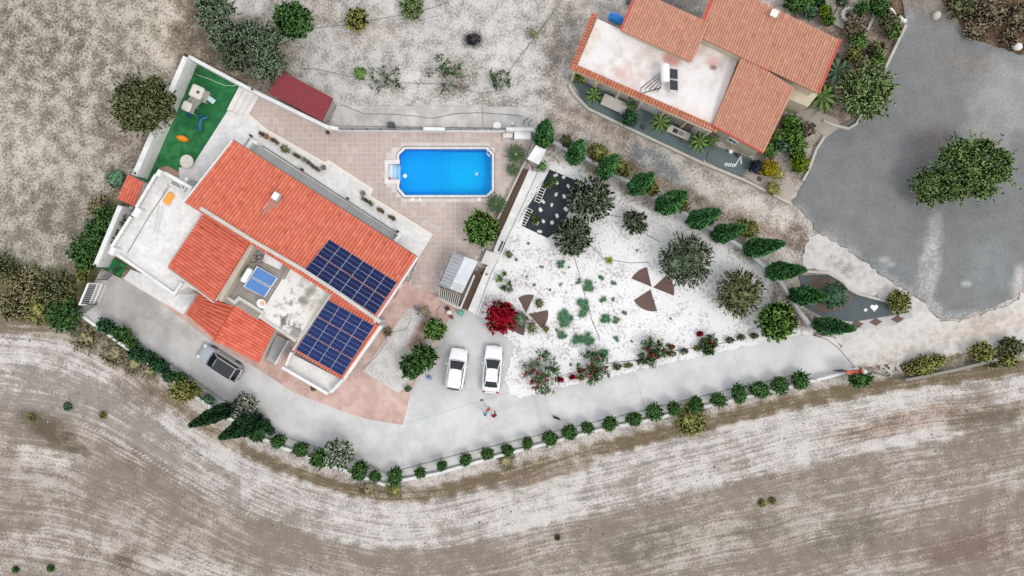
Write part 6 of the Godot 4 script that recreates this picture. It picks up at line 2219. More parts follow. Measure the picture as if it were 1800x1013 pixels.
	# lines of irrigation hose
	for h in [["thin hose crossing the chalk yard from the big green bush", [548, 50, 600, 45, 640, 38, 700, 28, 760, 14, 800, 0]], ["thin hose from the red shed to the small fig bush", [528, 120, 560, 122, 600, 132, 640, 140, 700, 146, 760, 147, 800, 152, 845, 164, 880, 160, 900, 118, 935, 74, 960, 40, 985, 4]], ["thin hose lying on the slab behind the pool wall", [600, 184, 640, 200, 700, 201, 760, 208, 800, 200, 850, 198, 940, 206]], ["irrigation hose from the black bed across the white gravel", [1035, 428, 1048, 442, 1061, 455, 1080, 458, 1110, 463, 1150, 461]], ["irrigation hose between the small shrub and the big grey bush", [1062, 378, 1095, 382, 1130, 408, 1170, 432]], ["irrigation hose down the middle of the gravel garden", [1008, 448, 1020, 490, 1040, 560, 1060, 610]], ["irrigation hose along the garden's lower edge", [930, 676, 990, 660, 1060, 640, 1130, 632, 1180, 618, 1260, 605, 1330, 592]], ["black hose on the gravel bed beside the villa", [640, 646, 660, 628, 680, 600, 676, 588, 690, 584, 715, 578, 725, 552]], ["dark hose on the pink paving by the pergola", [769, 564, 768, 545, 776, 535]], ["white hose lying on the green lawn", [343, 130, 370, 140, 395, 150, 412, 151, 422, 146]]]:
		var pts := []
		var a2: Array = h[1]
		var yy := 0.06 if a2[0] < 800 and a2[1] > 500 else 0.05
		if a2[1] < 210:
			yy = 0.02
		if h[0].begins_with("white"):
			yy = 0.08
		for i in range(0, a2.size() - 2, 2):
			for k in 4:
				var f := k / 4.0
				pts.append(P(lerpf(a2[i], a2[i + 2], f) + rng.randf_range(-0.5, 0.5), lerpf(a2[i + 1], a2[i + 3], f) + rng.randf_range(-0.5, 0.5), yy))
		var hm := MB.new()
		hm.tube(pts, 0.022, 0.022, 5)
		solo("irrigation_hose", h[0], "hose", pts[0], hm, M.white if h[0].begins_with("white") else mk(Color(.1, .095, .09), 0.8))
	# bed covered with black sheet, pale rocks and two low white racks
	mb = MB.new()
	mb.prism(poly([966, 298, 1022, 321, 1000, 372, 985, 402, 963, 419, 940, 408, 917, 397, 926, 366, 950, 330], 0.03), 0.0, 0.04)
	solo("black_sheet", "black weed sheet laid over a planting bed", "ground sheet", P(968, 355), mb, M.mulch)
	var spots := [[287, 257], [342, 268], [372, 330], [430, 315], [295, 305], [290, 385], [205, 430], [262, 455], [188, 485], [298, 525], [208, 562], [265, 570], [165, 575], [182, 627], [357, 480], [345, 397], [262, 665]]
	spots.sort_custom(func(p, q): return p[1] < q[1])
	for s in spots:
		mb = MB.new()
		var p := P(900 + s[0] / 3.753, 240 + s[1] / 3.753, 0.05)
		var bas := Basis(Vector3.UP, rng.randf() * 3)
		mb.rbox(p + Vector3.UP * 0.06, Vector3(rng.randf_range(0.3, 0.5), 0.2, rng.randf_range(0.22, 0.36)), 0.07, bas)
		mb.rbox(p + Vector3.UP * 0.04 + bas.x * 0.1, Vector3(0.24, 0.14, 0.28), 0.05, bas.rotated(Vector3.UP, 0.7))
		solo("pale_rock", "pale rough rock on the black weed sheet, %s from the top" % NTH[spots.find(s)], "rock", p, mb, M.whiteroof, "rocks on the black sheet")
	for q in [[956, 327, 944, 355, "upper"], [932, 368, 918, 394, "lower"]]:
		o = thing("plant_rack", "low white rack at the edge of the black sheet, the %s of two" % q[4], "rack", P(q[0], q[1], 0.05), "white racks by the black sheet")
		var p := P(q[0], q[1], 0.25)
		var s := P(q[2], q[3], 0.25)
		var sd := (s - p).normalized().cross(Vector3.UP) * 0.28
		for e in [-1.0, 1.0]:
			bar(o, "side_rail", p + sd * e, s + sd * e, 0.05, 0.06, M.white)
		for k in 7:
			bar(o, "rung", p.lerp(s, k / 6.0) - sd, p.lerp(s, k / 6.0) + sd, 0.05, 0.045, M.white)
		for k in [p + sd, p - sd, s + sd, s - sd]:
			bar(o, "leg", Vector3(k.x, 0.0, k.z), k, 0.05, 0.05, M.white)
	# fan-shaped beds of brown chippings
	for f in [[1146, 507.5, [[1137, 470, 1110, 490], [1172, 484, 1184, 520], [1114, 528, 1155, 547]], "fan bed under the big grey bush"], [926, 553, [[911, 524, 939, 519], [963, 545, 953, 578], [921, 590, 893, 566]], "fan bed beside the red bougainvillea"]]:
		o = thing("fan_bed", "three brown wedges in the gravel, the " + f[3], "flower bed", P(f[0], f[1]))
		for w in f[2]:
			var hub := Vector2(f[0], f[1])
			var p := Vector2(w[0], w[1])
			var q := Vector2(w[2], w[3])
			var arr := [hub.x + (p.x - hub.x) * 0.08, hub.y + (p.y - hub.y) * 0.08]
			for k in 9:
				var e := (p - hub).slerp(q - hub, k / 8.0)
				arr.append(hub.x + e.x)
				arr.append(hub.y + e.y)
			mb = MB.new()
			mb.prism(poly(arr), 0.0, 0.06)
			part(o, "wedge", mb, M.brownbed)
	for q in [[1506, 570, "left diamond of brown chippings in the white border"], [1539, 566, "middle diamond of brown chippings in the white border"], [1577, 561, "right diamond of brown chippings in the white border"]]:
		mb = MB.new()
		var x: float = q[0]
		var y: float = q[1]
		mb.prism(poly([x - 11.5, y + 1, x - 5, y - 3.5, x, y - 7, x + 6, y - 3, x + 12, y - 1, x + 5, y + 4, x, y + 7, x - 6, y + 3.5]), 0.0, 0.05)
		solo("diamond_bed", q[2], "flower bed", P(x, y), mb, M.brownbed)
	mb = MB.new()
	var heart := []
	for k in 20:
		var t := TAU * k / 20.0
		heart.append(1536 + 0.43 * 16.0 * pow(sin(t), 3))
		heart.append(541 - 0.43 * (13 * cos(t) - 5 * cos(2 * t) - 2 * cos(3 * t) - cos(4 * t)))
	mb.prism(poly(heart), 0.0, 0.1)
	solo("stone_heart", "white heart shape laid in the slate garden", "ornament", P(1536, 541), mb, M.white)
	mb = MB.new()
	mb.ball(P(1521, 545, 0.1), Vector3(0.2, 0.15, 0.18), 8, 5)
	solo("pale_rock", "small white stone beside the stone heart", "rock", P(1521, 545), mb, M.white)
	# rocks along the beds by the yard
	for k in 9:
		var q := [[1565, 18], [1569, 23], [1574, 27], [1579, 31], [1584, 34], [1589, 37], [1545, 95], [1788, 82], [1646, 28]][k] as Array
		mb = MB.new()
		mb.ball(P(q[0], q[1], 0.15), Vector3(0.3, 0.24, 0.24) * (1.0 if k < 6 else 1.7), 8, 5, Basis(Vector3.UP, k * 1.3))
		solo("pale_rock", "white rounded boulder edging the shrub bed by the yard, %s from the top left" % NTH[k] if k < 6 else ["pale boulder among the shrubs beside the grey yard", "white boulder at the right edge of the yard", "grey-white rock pile on the brown bank"][k - 6], "rock", P(q[0], q[1], -0.05), mb, M.whiteroof if k < 8 else M.curb, "boulders by the yard" if k < 6 else "")
	for k in 14:
		mb = MB.new()
		var p := P(1548 + rng.randf() * 34, 640 + rng.randf() * 22, 0.0)
		mb.rbox(p + Vector3.UP * 0.02, Vector3(rng.randf_range(0.4, 0.8), 0.16, rng.randf_range(0.2, 0.4)), 0.05, Basis(Vector3.UP, rng.randf() * 3))
		solo("stone_slab", "pale broken slab in the heap right of the tiled gate pillar", "slab", p, mb, M.curb, "broken slabs by the entrance")
	# drain cover in the drive
	mb = MB.new()
	mb.box(P(847, 703.5, 0.01), Vector3(0.32, 0.02, 0.18))
	solo("drain_cover", "grey drain cover in the drive behind the white saloon", "drain cover", P(847, 703.5), mb, M.dark)
	# pots and troughs along the terrace edge
	for q in [[461, 236, 9, "small planted trough nearest the pool steps' terrace corner"], [483, 248, 16, "long brown trough left of the terrace bush"], [522, 274, 13, "long planted trough right of the terrace bush"], [545, 288, 12, "brown planted trough near the step of the terrace"], [556, 297, 10, "last small trough before the step of the terrace"], [641, 351, 8, "short trough after the step of the terrace"], [650, 357, 10, "reddish trough on the lower terrace edge"], [669, 370, 13, "green planted trough on the lower terrace edge"], [689, 383, 13, "last dark trough on the lower terrace edge"]]:
		var tr := thing("plant_trough", q[3], "planter", P(q[0], q[1], 0.22), "troughs along the terrace edge")
		var bas := Basis(Vector3.UP, -0.56)
		var l: float = q[2] / 18.0
		mb = MB.new()
		mb.rbox(P(q[0], q[1], 0.36), Vector3(l, 0.3, 0.3), 0.03, bas)
		part(tr, "trough", mb, M.pot if q[2] > 12 else M.pot_grey)
		mb = MB.new()
		for k in 5:
			var at := P(q[0], q[1], 0.58) + bas * Vector3(l * (k - 2) * 0.2, 0, 0)
			blob(mb, at, Vector3(0.16, 0.16, 0.16), 40, 0.12, 0.04, "brown" if k % 2 else "olive")
		part(tr, "plants", mb, M.leaf)
	for q in [[470, 241, "round terracotta pot beside the long brown trough"], [536, 282, "small dark pot between two troughs"], [570, 296, "round dark pot at the left corner of the terrace step"], [639, 341, "round dark pot at the right corner of the terrace step"]]:
		var tr := thing("plant_pot", q[2], "pot", P(q[0], q[1], 0.2), "round pots on the terrace")
		mb = MB.new()
		mb.lathe(P(q[0], q[1], 0.2), [Vector2(0.16, 0), Vector2(0.25, 0.35), Vector2(0.27, 0.4), Vector2(0.2, 0.38), Vector2(0, 0.34)], 12)
		part(tr, "pot", mb, M.pot if q[0] == 470 else M.pot_grey)
		mb = MB.new()
		blob(mb, P(q[0], q[1], 0.68), Vector3(0.2, 0.14, 0.2), 50, 0.12, 0.04, "brown")
		part(tr, "plants", mb, M.leaf)
	for q in [[441, 239, "terrace wall's left end"], [531, 298, "middle of the veranda wall, left"], [611, 349, "middle of the veranda wall, right"], [699, 407, "veranda wall's right end"]]:
		mb = MB.new()
		mb.rbox(P(q[0], q[1], 1.05), Vector3(0.24, 0.2, 0.24), 0.03, Basis(Vector3.UP, -0.55))
		mb.box(P(q[0], q[1], 0.62), Vector3(0.1, 0.84, 0.1), Basis(Vector3.UP, -0.55))
		solo("garden_lamp", "black lantern on the " + q[2], "lamp", P(q[0], q[1], 0.2), mb, M.black, "black lanterns on the veranda")
	mb = MB.new()
	mb.strip(poly([744, 387, 767, 402], 0.1), 0.03, 0.07, 0.13)
	solo("pool_pole", "long thin pole lying on the pool deck", "pole", P(755, 394), mb, M.alu)
	for q in [[561, 134.5, 0], [577, 234, 1]]:
		pass
	mb = MB.new()
	mb.lathe(P(577, 234, 0.08), [Vector2(0.14, 0), Vector2(0.18, 0.3), Vector2(0, 0.28)], 10)
	solo("plant_pot", "small black pot under the bend of the pool wall", "pot", P(577, 234, 0.07), mb, M.black)

func playground() -> void:
	var o := thing("play_tower", "grey and beige plastic play tower with a pale blue slide on the lawn", "play tower", P(345, 175))
	var bas := Basis(Vector3.UP, -0.42)
	for q in [[345.5, 161.5, 1.22, 1.9], [328, 187, 0.9, 1.5]]:
		var p := P(q[0], q[1], q[3])
		var mb := MB.new()
		mb.rbox(Vector3(p.x, q[3], p.z), Vector3(q[2], 0.28, q[2]), 0.13, bas)
		var cap := part(o, "canopy", mb, M.cap)
		if q[2] > 1.0:
			mb = MB.new()
			mb.rbox(Vector3(p.x + 0.2, q[3] + 0.15, p.z + 0.08), Vector3(0.28, 0.06, 0.28), 0.02, bas)
			part(cap, "vent", mb, M.dark)
		for s in [[-1, -1], [1, -1], [1, 1], [-1, 1]]:
			var e := p + bas * Vector3(s[0] * q[2] * 0.36, 0, s[1] * q[2] * 0.36)
			bar(o, "post", Vector3(e.x, 0.04, e.z), Vector3(e.x, q[3] - 0.1, e.z), 0.11, 0.11, M.greyplastic)
		mb = MB.new()
		mb.rbox(Vector3(p.x, 0.75, p.z), Vector3(q[2] * 0.95, 0.14, q[2] * 0.95), 0.03, bas)
		part(o, "platform", mb, M.greyplastic)
	bar(o, "bridge", P(345, 173, 0.8), P(334, 184, 0.8), 0.9, 0.14, M.greyplastic)
	for q in [[340, 170, 329, 181], [352, 178, 340, 191]]:
		bar(o, "bridge_side", P(q[0], q[1], 1.0), P(q[2], q[3], 1.0), 0.08, 0.5, M.greyplastic)
	for q in [[357, 165, 377, 180, "slide"], [330, 196, 333, 207, "slide"]]:
		var mb := MB.new()
		var top := P(q[0], q[1], 0.8)
		var low := P(q[2], q[3], 0.14)
		beam(mb, top, low, 0.46, 0.05)
		var sl := part(o, "slide", mb, M.slide if q[0] == 357 else M.teal)
		var sd := (low - top).normalized().cross(Vector3.UP) * 0.25
		for e in [-1.0, 1.0]:
			mb = MB.new()
			beam(mb, top + sd * e + Vector3.UP * 0.07, low + sd * e + Vector3.UP * 0.07, 0.05, 0.2)
			part(sl, "slide_edge", mb, M.slide if q[0] == 357 else M.teal)
	# teal see-saw
	o = thing("teal_rocker", "dark teal plastic rocker with two seats on the lawn", "rocker", P(353, 214))
	for q in [[[350, 228], [353, 210], 0.3, 0.36], [[353, 210], [364, 206], 0.22, 0.3], [[349, 203], [356, 204], 0.2, 0.4]]:
		var mb := MB.new()
		var p := P(q[0][0], q[0][1], 0.3)
		var s := P(q[1][0], q[1][1], 0.3)
		mb.tube([p - Vector3.UP * 0.12, p.lerp(s, 0.3), s - Vector3.UP * 0.1], q[2], q[2] * 0.75, 8)
		part(o, ["rocker_body", "rocker_arm", "seat"][[350, 353, 349].find(q[0][0])], mb, M.teal)
	for q in [[348, 226], [351, 204]]:
		var mb := MB.new()
		mb.rbox(P(q[0], q[1], 0.55), Vector3(0.4, 0.4, 0.14), 0.05, Basis(Vector3.UP, 0.2))
		part(o, "backrest", mb, M.teal)
	var mb := MB.new()
	var r := []
	for i in 13:
		var f := i / 12.0
		var w := 0.3 * pow(sin(PI * clampf(f, 0.02, 0.98)), 0.6)
		var p := P(312.5, 241.5, 0).lerp(P(332.5, 247.5, 0), f)
		var s := (P(332.5, 247.5) - P(312.5, 241.5)).normalized().cross(Vector3.UP)
		var row := PackedVector3Array()
		for q in [[-1.0, 0.25], [-0.85, 0.28], [-0.6, 0.12], [0, 0.07], [0.6, 0.12], [0.85, 0.28], [1.0, 0.25]]:
			row.append(p + s * w * q[0] + Vector3.UP * q[1])
		r.append(row)
	loft(mb, r)
	for i in 12:
		for e in [0, 6]:
			var p0: Vector3 = r[i][e]
			var p1: Vector3 = r[i + 1][e]
			mb.quad(p0, p1, p1 * Vector3(1, 0, 1) + Vector3.UP * 0.04, p0 * Vector3(1, 0, 1) + Vector3.UP * 0.04, p0 - r[i][3])
	solo("orange_boat", "orange boat-shaped toy lying on the green lawn", "toy boat", P(322.5, 244.5, 0.04), mb, M.orange)
	o = thing("round_table", "round beige table top with curved seams at the lawn's edge", "table", P(328, 284))
	mb = MB.new()
	mb.lathe(P(328, 284, 0.6), [Vector2(0.6, -0.06), Vector2(0.66, 0.0), Vector2(0.62, 0.05), Vector2(0.0, 0.06)], 22)
	part(o, "table_top", mb, M.cap)
	mb = MB.new()
	for k in 3:
		var a := TAU * k / 3.0 + 0.4
		mb.tube([P(328, 284, 0.66), P(328, 284, 0.66) + Vector3(cos(a), 0, sin(a)) * 0.35 + Vector3(-sin(a), 0, cos(a)) * 0.1, P(328, 284, 0.655) + Vector3(cos(a + 0.5), 0, sin(a + 0.5)) * 0.6], 0.018, 0.018, 5)
	part(o, "seam", mb, M.greyplastic)
	for k in 4:
		var a := TAU * k / 4.0
		var p := P(328, 284, 0.6) + Vector3(cos(a), 0, sin(a)) * 0.4
		bar(o, "leg", Vector3(p.x, 0.05, p.z), Vector3(p.x, 0.56, p.z), 0.07, 0.07, M.greyplastic)
	# small goal frame
	o = thing("goal_frame", "small black metal frame in the lawn's upper corner", "goal", P(343, 128))
	for q in [[341, 135, 345, 120], [346, 136, 350, 122]]:
		for y in [0.1, 0.8]:
			bar(o, "frame_bar", P(q[0], q[1], y), P(q[2], q[3], y), 0.04, 0.04, M.black)
		bar(o, "frame_bar", P(q[0], q[1], 0.05), P(q[0], q[1], 0.82), 0.04, 0.04, M.black)
		bar(o, "frame_bar", P(q[2], q[3], 0.05), P(q[2], q[3], 0.82), 0.04, 0.04, M.black)
	bar(o, "frame_bar", P(341, 135, 0.8), P(346, 136, 0.8), 0.04, 0.04, M.black)
	bar(o, "frame_bar", P(345, 120, 0.8), P(350, 122, 0.8), 0.04, 0.04, M.black)
	# tricycle by the wall
	o = thing("tricycle", "black and orange tricycle against the white wall by the lawn", "tricycle", P(299, 206))
	for q in [[296, 212, 0.2], [302, 213, 0.2], [302, 201, 0.26]]:
		mb = MB.new()
		mb.lathe(P(q[0], q[1], 0.0) + Vector3.UP * (q[2] + 0.04), [Vector2(q[2] * 0.5, -0.05), Vector2(q[2], -0.04), Vector2(q[2], 0.04), Vector2(q[2] * 0.5, 0.05)], 12, Basis(Vector3.BACK, PI / 2))
		part(o, "wheel", mb, M.rubber)
	mb = MB.new()
	mb.tube([P(299, 212, 0.3), P(300, 206, 0.42), P(302, 201, 0.6)], 0.05, 0.04, 6)
	mb.tube([P(297, 213, 0.25), P(301, 213, 0.25)], 0.04, 0.04, 6)
	part(o, "frame", mb, M.black)
	bar(o, "handlebar", P(298.5, 200, 0.66), P(306, 202.5, 0.66), 0.06, 0.06, M.orange)
	mb = MB.new()
	mb.rbox(P(299.5, 210, 0.5), Vector3(0.26, 0.1, 0.32), 0.04)
	part(o, "saddle", mb, M.orange)
	# play mat by the terrace
	mb = MB.new()
	mb.prism(poly([277, 296, 295, 292, 317, 304, 313, 313, 287, 299], 0.12), 0.0, 0.14)
	solo("brown_platform", "light brown wooden platform at the lower end of the lawn", "platform", P(298, 300), mb, mk(lin(196, 160, 134), 0.85, 0.0, 1, 0.5))

func other_house() -> void:
	var o := thing("neighbour_house", "cream house with brown tiled roofs and a stained white flat roof", "house", P(1200, 130))
	var cols := [lin(192, 142, 120), lin(208, 162, 140), lin(162, 122, 105)]
	# flat roof with its rim of tiles
	var fp := [1045, 24, 1130, 62, 1236, 112, 1296, 100, 1254, 226, 1006, 118]
	var mb := MB.new()
	mb.prism(poly([1050, 33, 1140, 75, 1230, 75, 1298, 104, 1250, 227, 1014, 116], 3.2), 0.0, 3.2)
	var rect := Rect2(Q(1000, 10, 3.2), Q(1310, 240, 3.2) - Q(1000, 10, 3.2))
	var t := soil(1000, 10, 1310, 240, 440, 328, bc(226, 214, 208), bc(240, 236, 235), 0.65, 0.03, 0.4, 0.04, [
		[1095, 130, 24, 14, 20, bc(222, 196, 188), bc(236, 214, 208), .5, .8], [1125, 132, 14, 10, 0, bc(218, 196, 190), bc(232, 212, 206), .5, .7], [1180, 105, 18, 10, 20, bc(206, 150, 140), bc(214, 164, 154), .5, .9], [1256, 112, 20, 14, 30, bc(216, 168, 160), bc(232, 198, 190), .5, .9], [1254, 119, 5, 5, 0, bc(110, 102, 92), bc(150, 140, 128), .5, 1.0], [1215, 200, 40, 14, 25, bc(226, 206, 200), bc(238, 224, 220), .5, .7], [1262, 130, 8, 50, 22, bc(204, 200, 196), bc(224, 220, 217), .5, .8], [1075, 85, 18, 10, 0, bc(212, 206, 202), bc(230, 226, 224), .5, .7], [1040, 70, 12, 40, 25, bc(232, 220, 202), bc(240, 232, 220), .5, .7]], false, 51)
	put(o, "flat_roof", mb_uv(mb, rect, origin_of(o)), tmat(t, 0.9))
	for q in [[1042, 22, 1002, 121, 9.5], [1002, 121, 1258, 233, 10.0]]:
		# a row of tiles that slopes outward from the roof's edge
		var a := P(q[0], q[1], 3.05)
		var b := P(q[2], q[3], 3.05)
		var inx := 9.0 if q[0] == 1042 else 5.0
		var iny := 3.5 if q[0] == 1042 else -10.0
		var c := P(q[2] + inx, q[3] + iny, 3.36)
		var d := P(q[0] + inx, q[1] + iny, 3.36)
		slab4(o, "roof_deck", a, b, c, d, 0.12, M.dullred)
		tiles(o, a, b, c, d, 0.3, 0.36, [lin(190, 124, 98), lin(212, 150, 122), lin(166, 102, 84)])
	# back roof on the left
	var a1 := P(1092, 53, 4.0)
	var b1 := P(1216, 109, 4.0)
	var c1 := P(1247, 40, 5.0)
	var d1 := P(1122, -16, 5.0)
	body(o, a1, b1, c1, d1, 0.18, 0.12, 0.0, M.cream)
	slab4(o, "roof_deck", a1, b1, c1, d1, 0.14, M.dullred)
	tiles(o, a1, b1, c1, d1, 0.25, 0.36, cols, Vector2.INF, 0.0, 0.36)
	bar(o, "verge_trim", a1 + Vector3(-0.06, 0.02, 0), d1 + Vector3(-0.06, 0.02, 0), 0.2, 0.14, M.redtrim)
	# big back roof on the right
	var a2 := P(1227, 64, 4.5)
	var b2 := P(1437, 164, 4.5)
	var c2 := P(1475, 70, 5.9)
	var d2 := P(1266, -32, 5.9)
	body(o, a2, b2, c2, d2, 0.25, 0.14, 0.0, M.cream)
	slab4(o, "roof_deck", a2, b2, c2, d2, 0.16, M.dullred)
	tiles(o, a2, b2, c2, d2, 0.25, 0.36, cols, Vector2.INF, 0.0, 0.36)
	bar(o, "verge_trim", a2 + Vector3(-0.1, 0.03, 0), d2 + Vector3(-0.1, 0.03, 0), 0.3, 0.16, M.redtrim)
	bar(o, "verge_trim", b2 + Vector3(0.08, 0.03, 0), c2 + Vector3(0.08, 0.03, 0), 0.2, 0.16, M.redtrim)
	mb = MB.new()
	mb.rbox(P(1360.5, 26, 5.75), Vector3(0.55, 1.1, 0.62), 0.03, Basis(Vector3.UP, -0.42))
	var ch := part(o, "chimney", mb, M.cream)
	mb = MB.new()
	mb.rbox(P(1361, 23.5, 6.34), Vector3(0.62, 0.08, 0.6), 0.02, Basis(Vector3.UP, -0.42))
	part(ch, "chimney_cap", mb, M.white)
	# front roof
	var a3 := P(1252, 219, 3.5)
	var b3 := P(1342, 268, 3.5)
	var c3 := P(1396, 154, 4.4)
	var d3 := P(1304, 97, 4.4)
	body(o, a3, b3, c3, d3, 0.3, 0.14, 0.0, M.cream)
	slab4(o, "roof_deck", a3, b3, c3, d3, 0.14, M.dullred)
	tiles(o, a3, b3, c3, d3, 0.25, 0.36, cols, Vector2.INF, 0.0, 0.36)
	bar(o, "verge_trim", a3 + Vector3(0.0, 0.02, 0.06), b3 + Vector3(0.0, 0.02, 0.06), 0.16, 0.16, M.redtrim)
	bar(o, "verge_trim", d3 + Vector3(0.0, 0.05, -0.04), d3.lerp(c3, 0.5) + Vector3(0.0, 0.05, -0.04), 0.16, 0.16, M.redtrim)
	# link between the roofs, and the wing by the path
	mb = MB.new()
	mb.prism(poly([1396, 150, 1438, 166, 1420, 188, 1380, 172], 2.9), 0.0, 2.9)
	part(o, "wing", mb, M.cream)
	window(o, a3, b3, c3, 0.5, 0.9, 0.9, 0.3)
	window(o, b3, c3, a3, 0.5, 1.3, 1.3, 0.3)
	# veranda: posts, beam and wall under the tiled rim
	var v0 := P(1002, 122, 3.0)
	var v1 := P(1257, 233, 3.0)
	bar(o, "veranda_beam", v0 + Vector3(0.3, -0.1, 0.0), v1 + Vector3(-0.3, -0.1, -0.1), 0.25, 0.35, M.cream)
	for k in 7:
		var p := v0.lerp(v1, 0.03 + 0.94 * k / 6.0)
		bar(o, "veranda_post", Vector3(p.x, 0.0, p.z), Vector3(p.x, 2.72, p.z), 0.24, 0.24, M.cream)
	for q in [[1072, 152, 1102, 166], [1180, 206, 1200, 216], [1205, 222, 1216, 226]]:
		for k in 6:
			var p := P(lerpf(q[0], q[2], k / 5.0), lerpf(q[1], q[3], k / 5.0), 1.6)
			bar(o, "trellis_bar", Vector3(p.x, 0.2, p.z), Vector3(p.x, 2.6, p.z), 0.05, 0.05, M.wood)
	# heater on the roof
	heater("solar water heater with a white tank and black collectors on the stained flat roof", P(1169, 129, 4.2), P(1177, 120, 3.9), P(1191.5, 122, 3.55), P(1192, 160, 3.55), P(1177, 158, 3.9), 0.4, 1.7, M.blackroof, Vector3(0.02, 0, 1))
	mb = MB.new()
	for k in 5:
		var f := k / 4.0
		mb.tube([P(1162, 128 + k * 4, 3.5), P(1146 + k * 4, 140 + k * 3, 3.3), P(1127 + k * 7, 155 + k * 1.5, 3.24), P(1126 + k * 8, 165 - k * 2, 3.24), P(1150 + k * 3, 158 - k, 3.3)], 0.03, 0.03, 5)
	solo("black_hose", "bundle of black pipes beside the heater on the stained flat roof", "hose", P(1140, 152, 3.22), mb, M.rubber)
	# benches and slabs on the veranda
	for q in [[1080, 183, 1.5, 2.5, "long pale slab table on the left of the veranda"], [1193, 233, 1.0, 2.3, "pale table with black and grey tiles on the veranda"]]:
		var tb := thing("slab_table", q[4], "table", P(q[0], q[1]))
		var bas := Basis(Vector3.UP, -0.42)
		var p := P(q[0], q[1], 0.7)
		mb = MB.new()
		mb.rbox(p, Vector3(q[3], 0.1, q[2] * 0.75), 0.02, bas)
		part(tb, "table_top", mb, M.curb)
		for s in [-1.0, 1.0]:
			mb = MB.new()
			mb.box(Vector3(p.x, 0.335, p.z) + bas * Vector3(s * q[3] * 0.4, 0, 0), Vector3(0.25, 0.63, q[2] * 0.6), bas)
			part(tb, "table_leg", mb, M.curb)
		if q[0] == 1193:
			for e in [[-0.35, M.black], [0.25, M.pot_grey]]:
				mb = MB.new()
				mb.box(p + bas * Vector3(e[0], 0.06, 0.02), Vector3(0.5, 0.03, 0.42), bas)
				part(tb, "tile_inlay", mb, e[1])
	mb = MB.new()
	mb.rbox(P(1048, 173, 0.2), Vector3(0.36, 0.3, 0.36), 0.04, Basis(Vector3.UP, -0.4))
	solo("plant_pot", "dark square pot under the left palm of the veranda", "pot", P(1028, 173), mb, M.dark)
	mb = MB.new()
	mb.rbox(P(1131, 224, 0.2), Vector3(0.36, 0.3, 0.36), 0.04, Basis(Vector3.UP, -0.4))
	solo("plant_pot", "dark square pot between the round bush and the middle palm", "pot", P(1131, 224), mb, M.dark)
	var sm := thing("slatted_mat", "white slatted mat lying on the small blue patio", "mat", P(1283, 290))
	for k in 6:
		mb = MB.new()
		mb.strip(poly([1274 + k * 3.2, 292 + k * 0.4, 1276 + k * 3.2, 286 + k * 0.4], 0.1), 0.05, 0.05, 0.1)
		part(sm, "slat", mb, M.white)
	mb = MB.new()
	mb.strip(poly([1292, 292, 1302, 275, 1303, 288], 0.1), 0.06, 0.05, 0.12)
	solo("white_pipe", "white bent pipe lying on the small blue patio", "pipe", P(1292, 292), mb, M.white)
	mb = MB.new()
	mb.lathe(P(1283, 268, 0.04), [Vector2(0.16, 0), Vector2(0.2, 0.36), Vector2(0, 0.34)], 12)
	solo("white_bucket", "white round bucket on the small blue patio", "bucket", P(1283, 268), mb, M.white)
	mb = MB.new()
	mb.rbox(P(1298, 273, 0.3), Vector3(0.34, 0.5, 0.34), 0.03)
	solo("dark_stool", "dark stool beside the wall on the blue patio", "stool", P(1298, 273), mb, M.dark)
	# blue cover and dark pot behind the flat roof
	mb = MB.new()
	mb.rbox(P(1083, 32, 0.3), Vector3(1.5, 0.55, 0.75), 0.2, Basis(Vector3.UP, -0.42))
	solo("blue_cover", "bright blue cover lying behind the stained flat roof", "cover", P(1083, 32), mb, mk(Color(.01, .24, .75), 0.5))
	mb = MB.new()
	mb.lathe(P(1104, 4, 0), [Vector2(0.22, 0), Vector2(0.3, 0.5), Vector2(0.24, 0.5), Vector2(0, 0.4)], 12)
	solo("plant_pot", "dark round pot by the upper left roof of the cream house", "pot", P(1104, 4), mb, M.dark)
	# stone well in the garden
	var w := thing("stone_well", "round white stone well on a pale slab behind the cream house", "well", P(1490, 30))
	mb = MB.new()
	mb.rbox(P(1478, 32, 0.03), Vector3(1.4, 0.16, 1.7), 0.03, Basis(Vector3.UP, -0.5))
	part(w, "slab", mb, M.curb)
	for k in 12:
		var a := TAU * k / 12.0
		mb = MB.new()
		mb.rbox(P(1490, 27, 0.3) + Vector3(cos(a), 0, sin(a)) * 0.62, Vector3(0.3, 0.6 + rng.randf() * 0.06, 0.32), 0.05, Basis(Vector3.UP, -a))
		part(w, "well_stone", mb, M.curb)
	mb = MB.new()
	mb.lathe(P(1490, 27, 0.1), [Vector2(0.5, 0), Vector2(0.0, 0.02)], 12)
	part(w, "well_mouth", mb, M.black)
	mb = MB.new()
	mb.lathe(P(1401, 31, 0), [Vector2(0.2, 0), Vector2(0.28, 0.4), Vector2(0, 0.36)], 10)
	solo("plant_pot", "purple grey pot behind the big tiled roof", "pot", P(1401, 31), mb, mk(Color(.16, .13, .15), 0.8))
	mb = MB.new()
	mb.rbox(P(1335, 315, 0.06), Vector3(0.4, 0.14, 0.4), 0.03, Basis(Vector3.UP, -0.4))
	solo("drain_cover", "dark square cover beside the small blue patio", "drain cover", P(1335, 315), mb, M.dark)

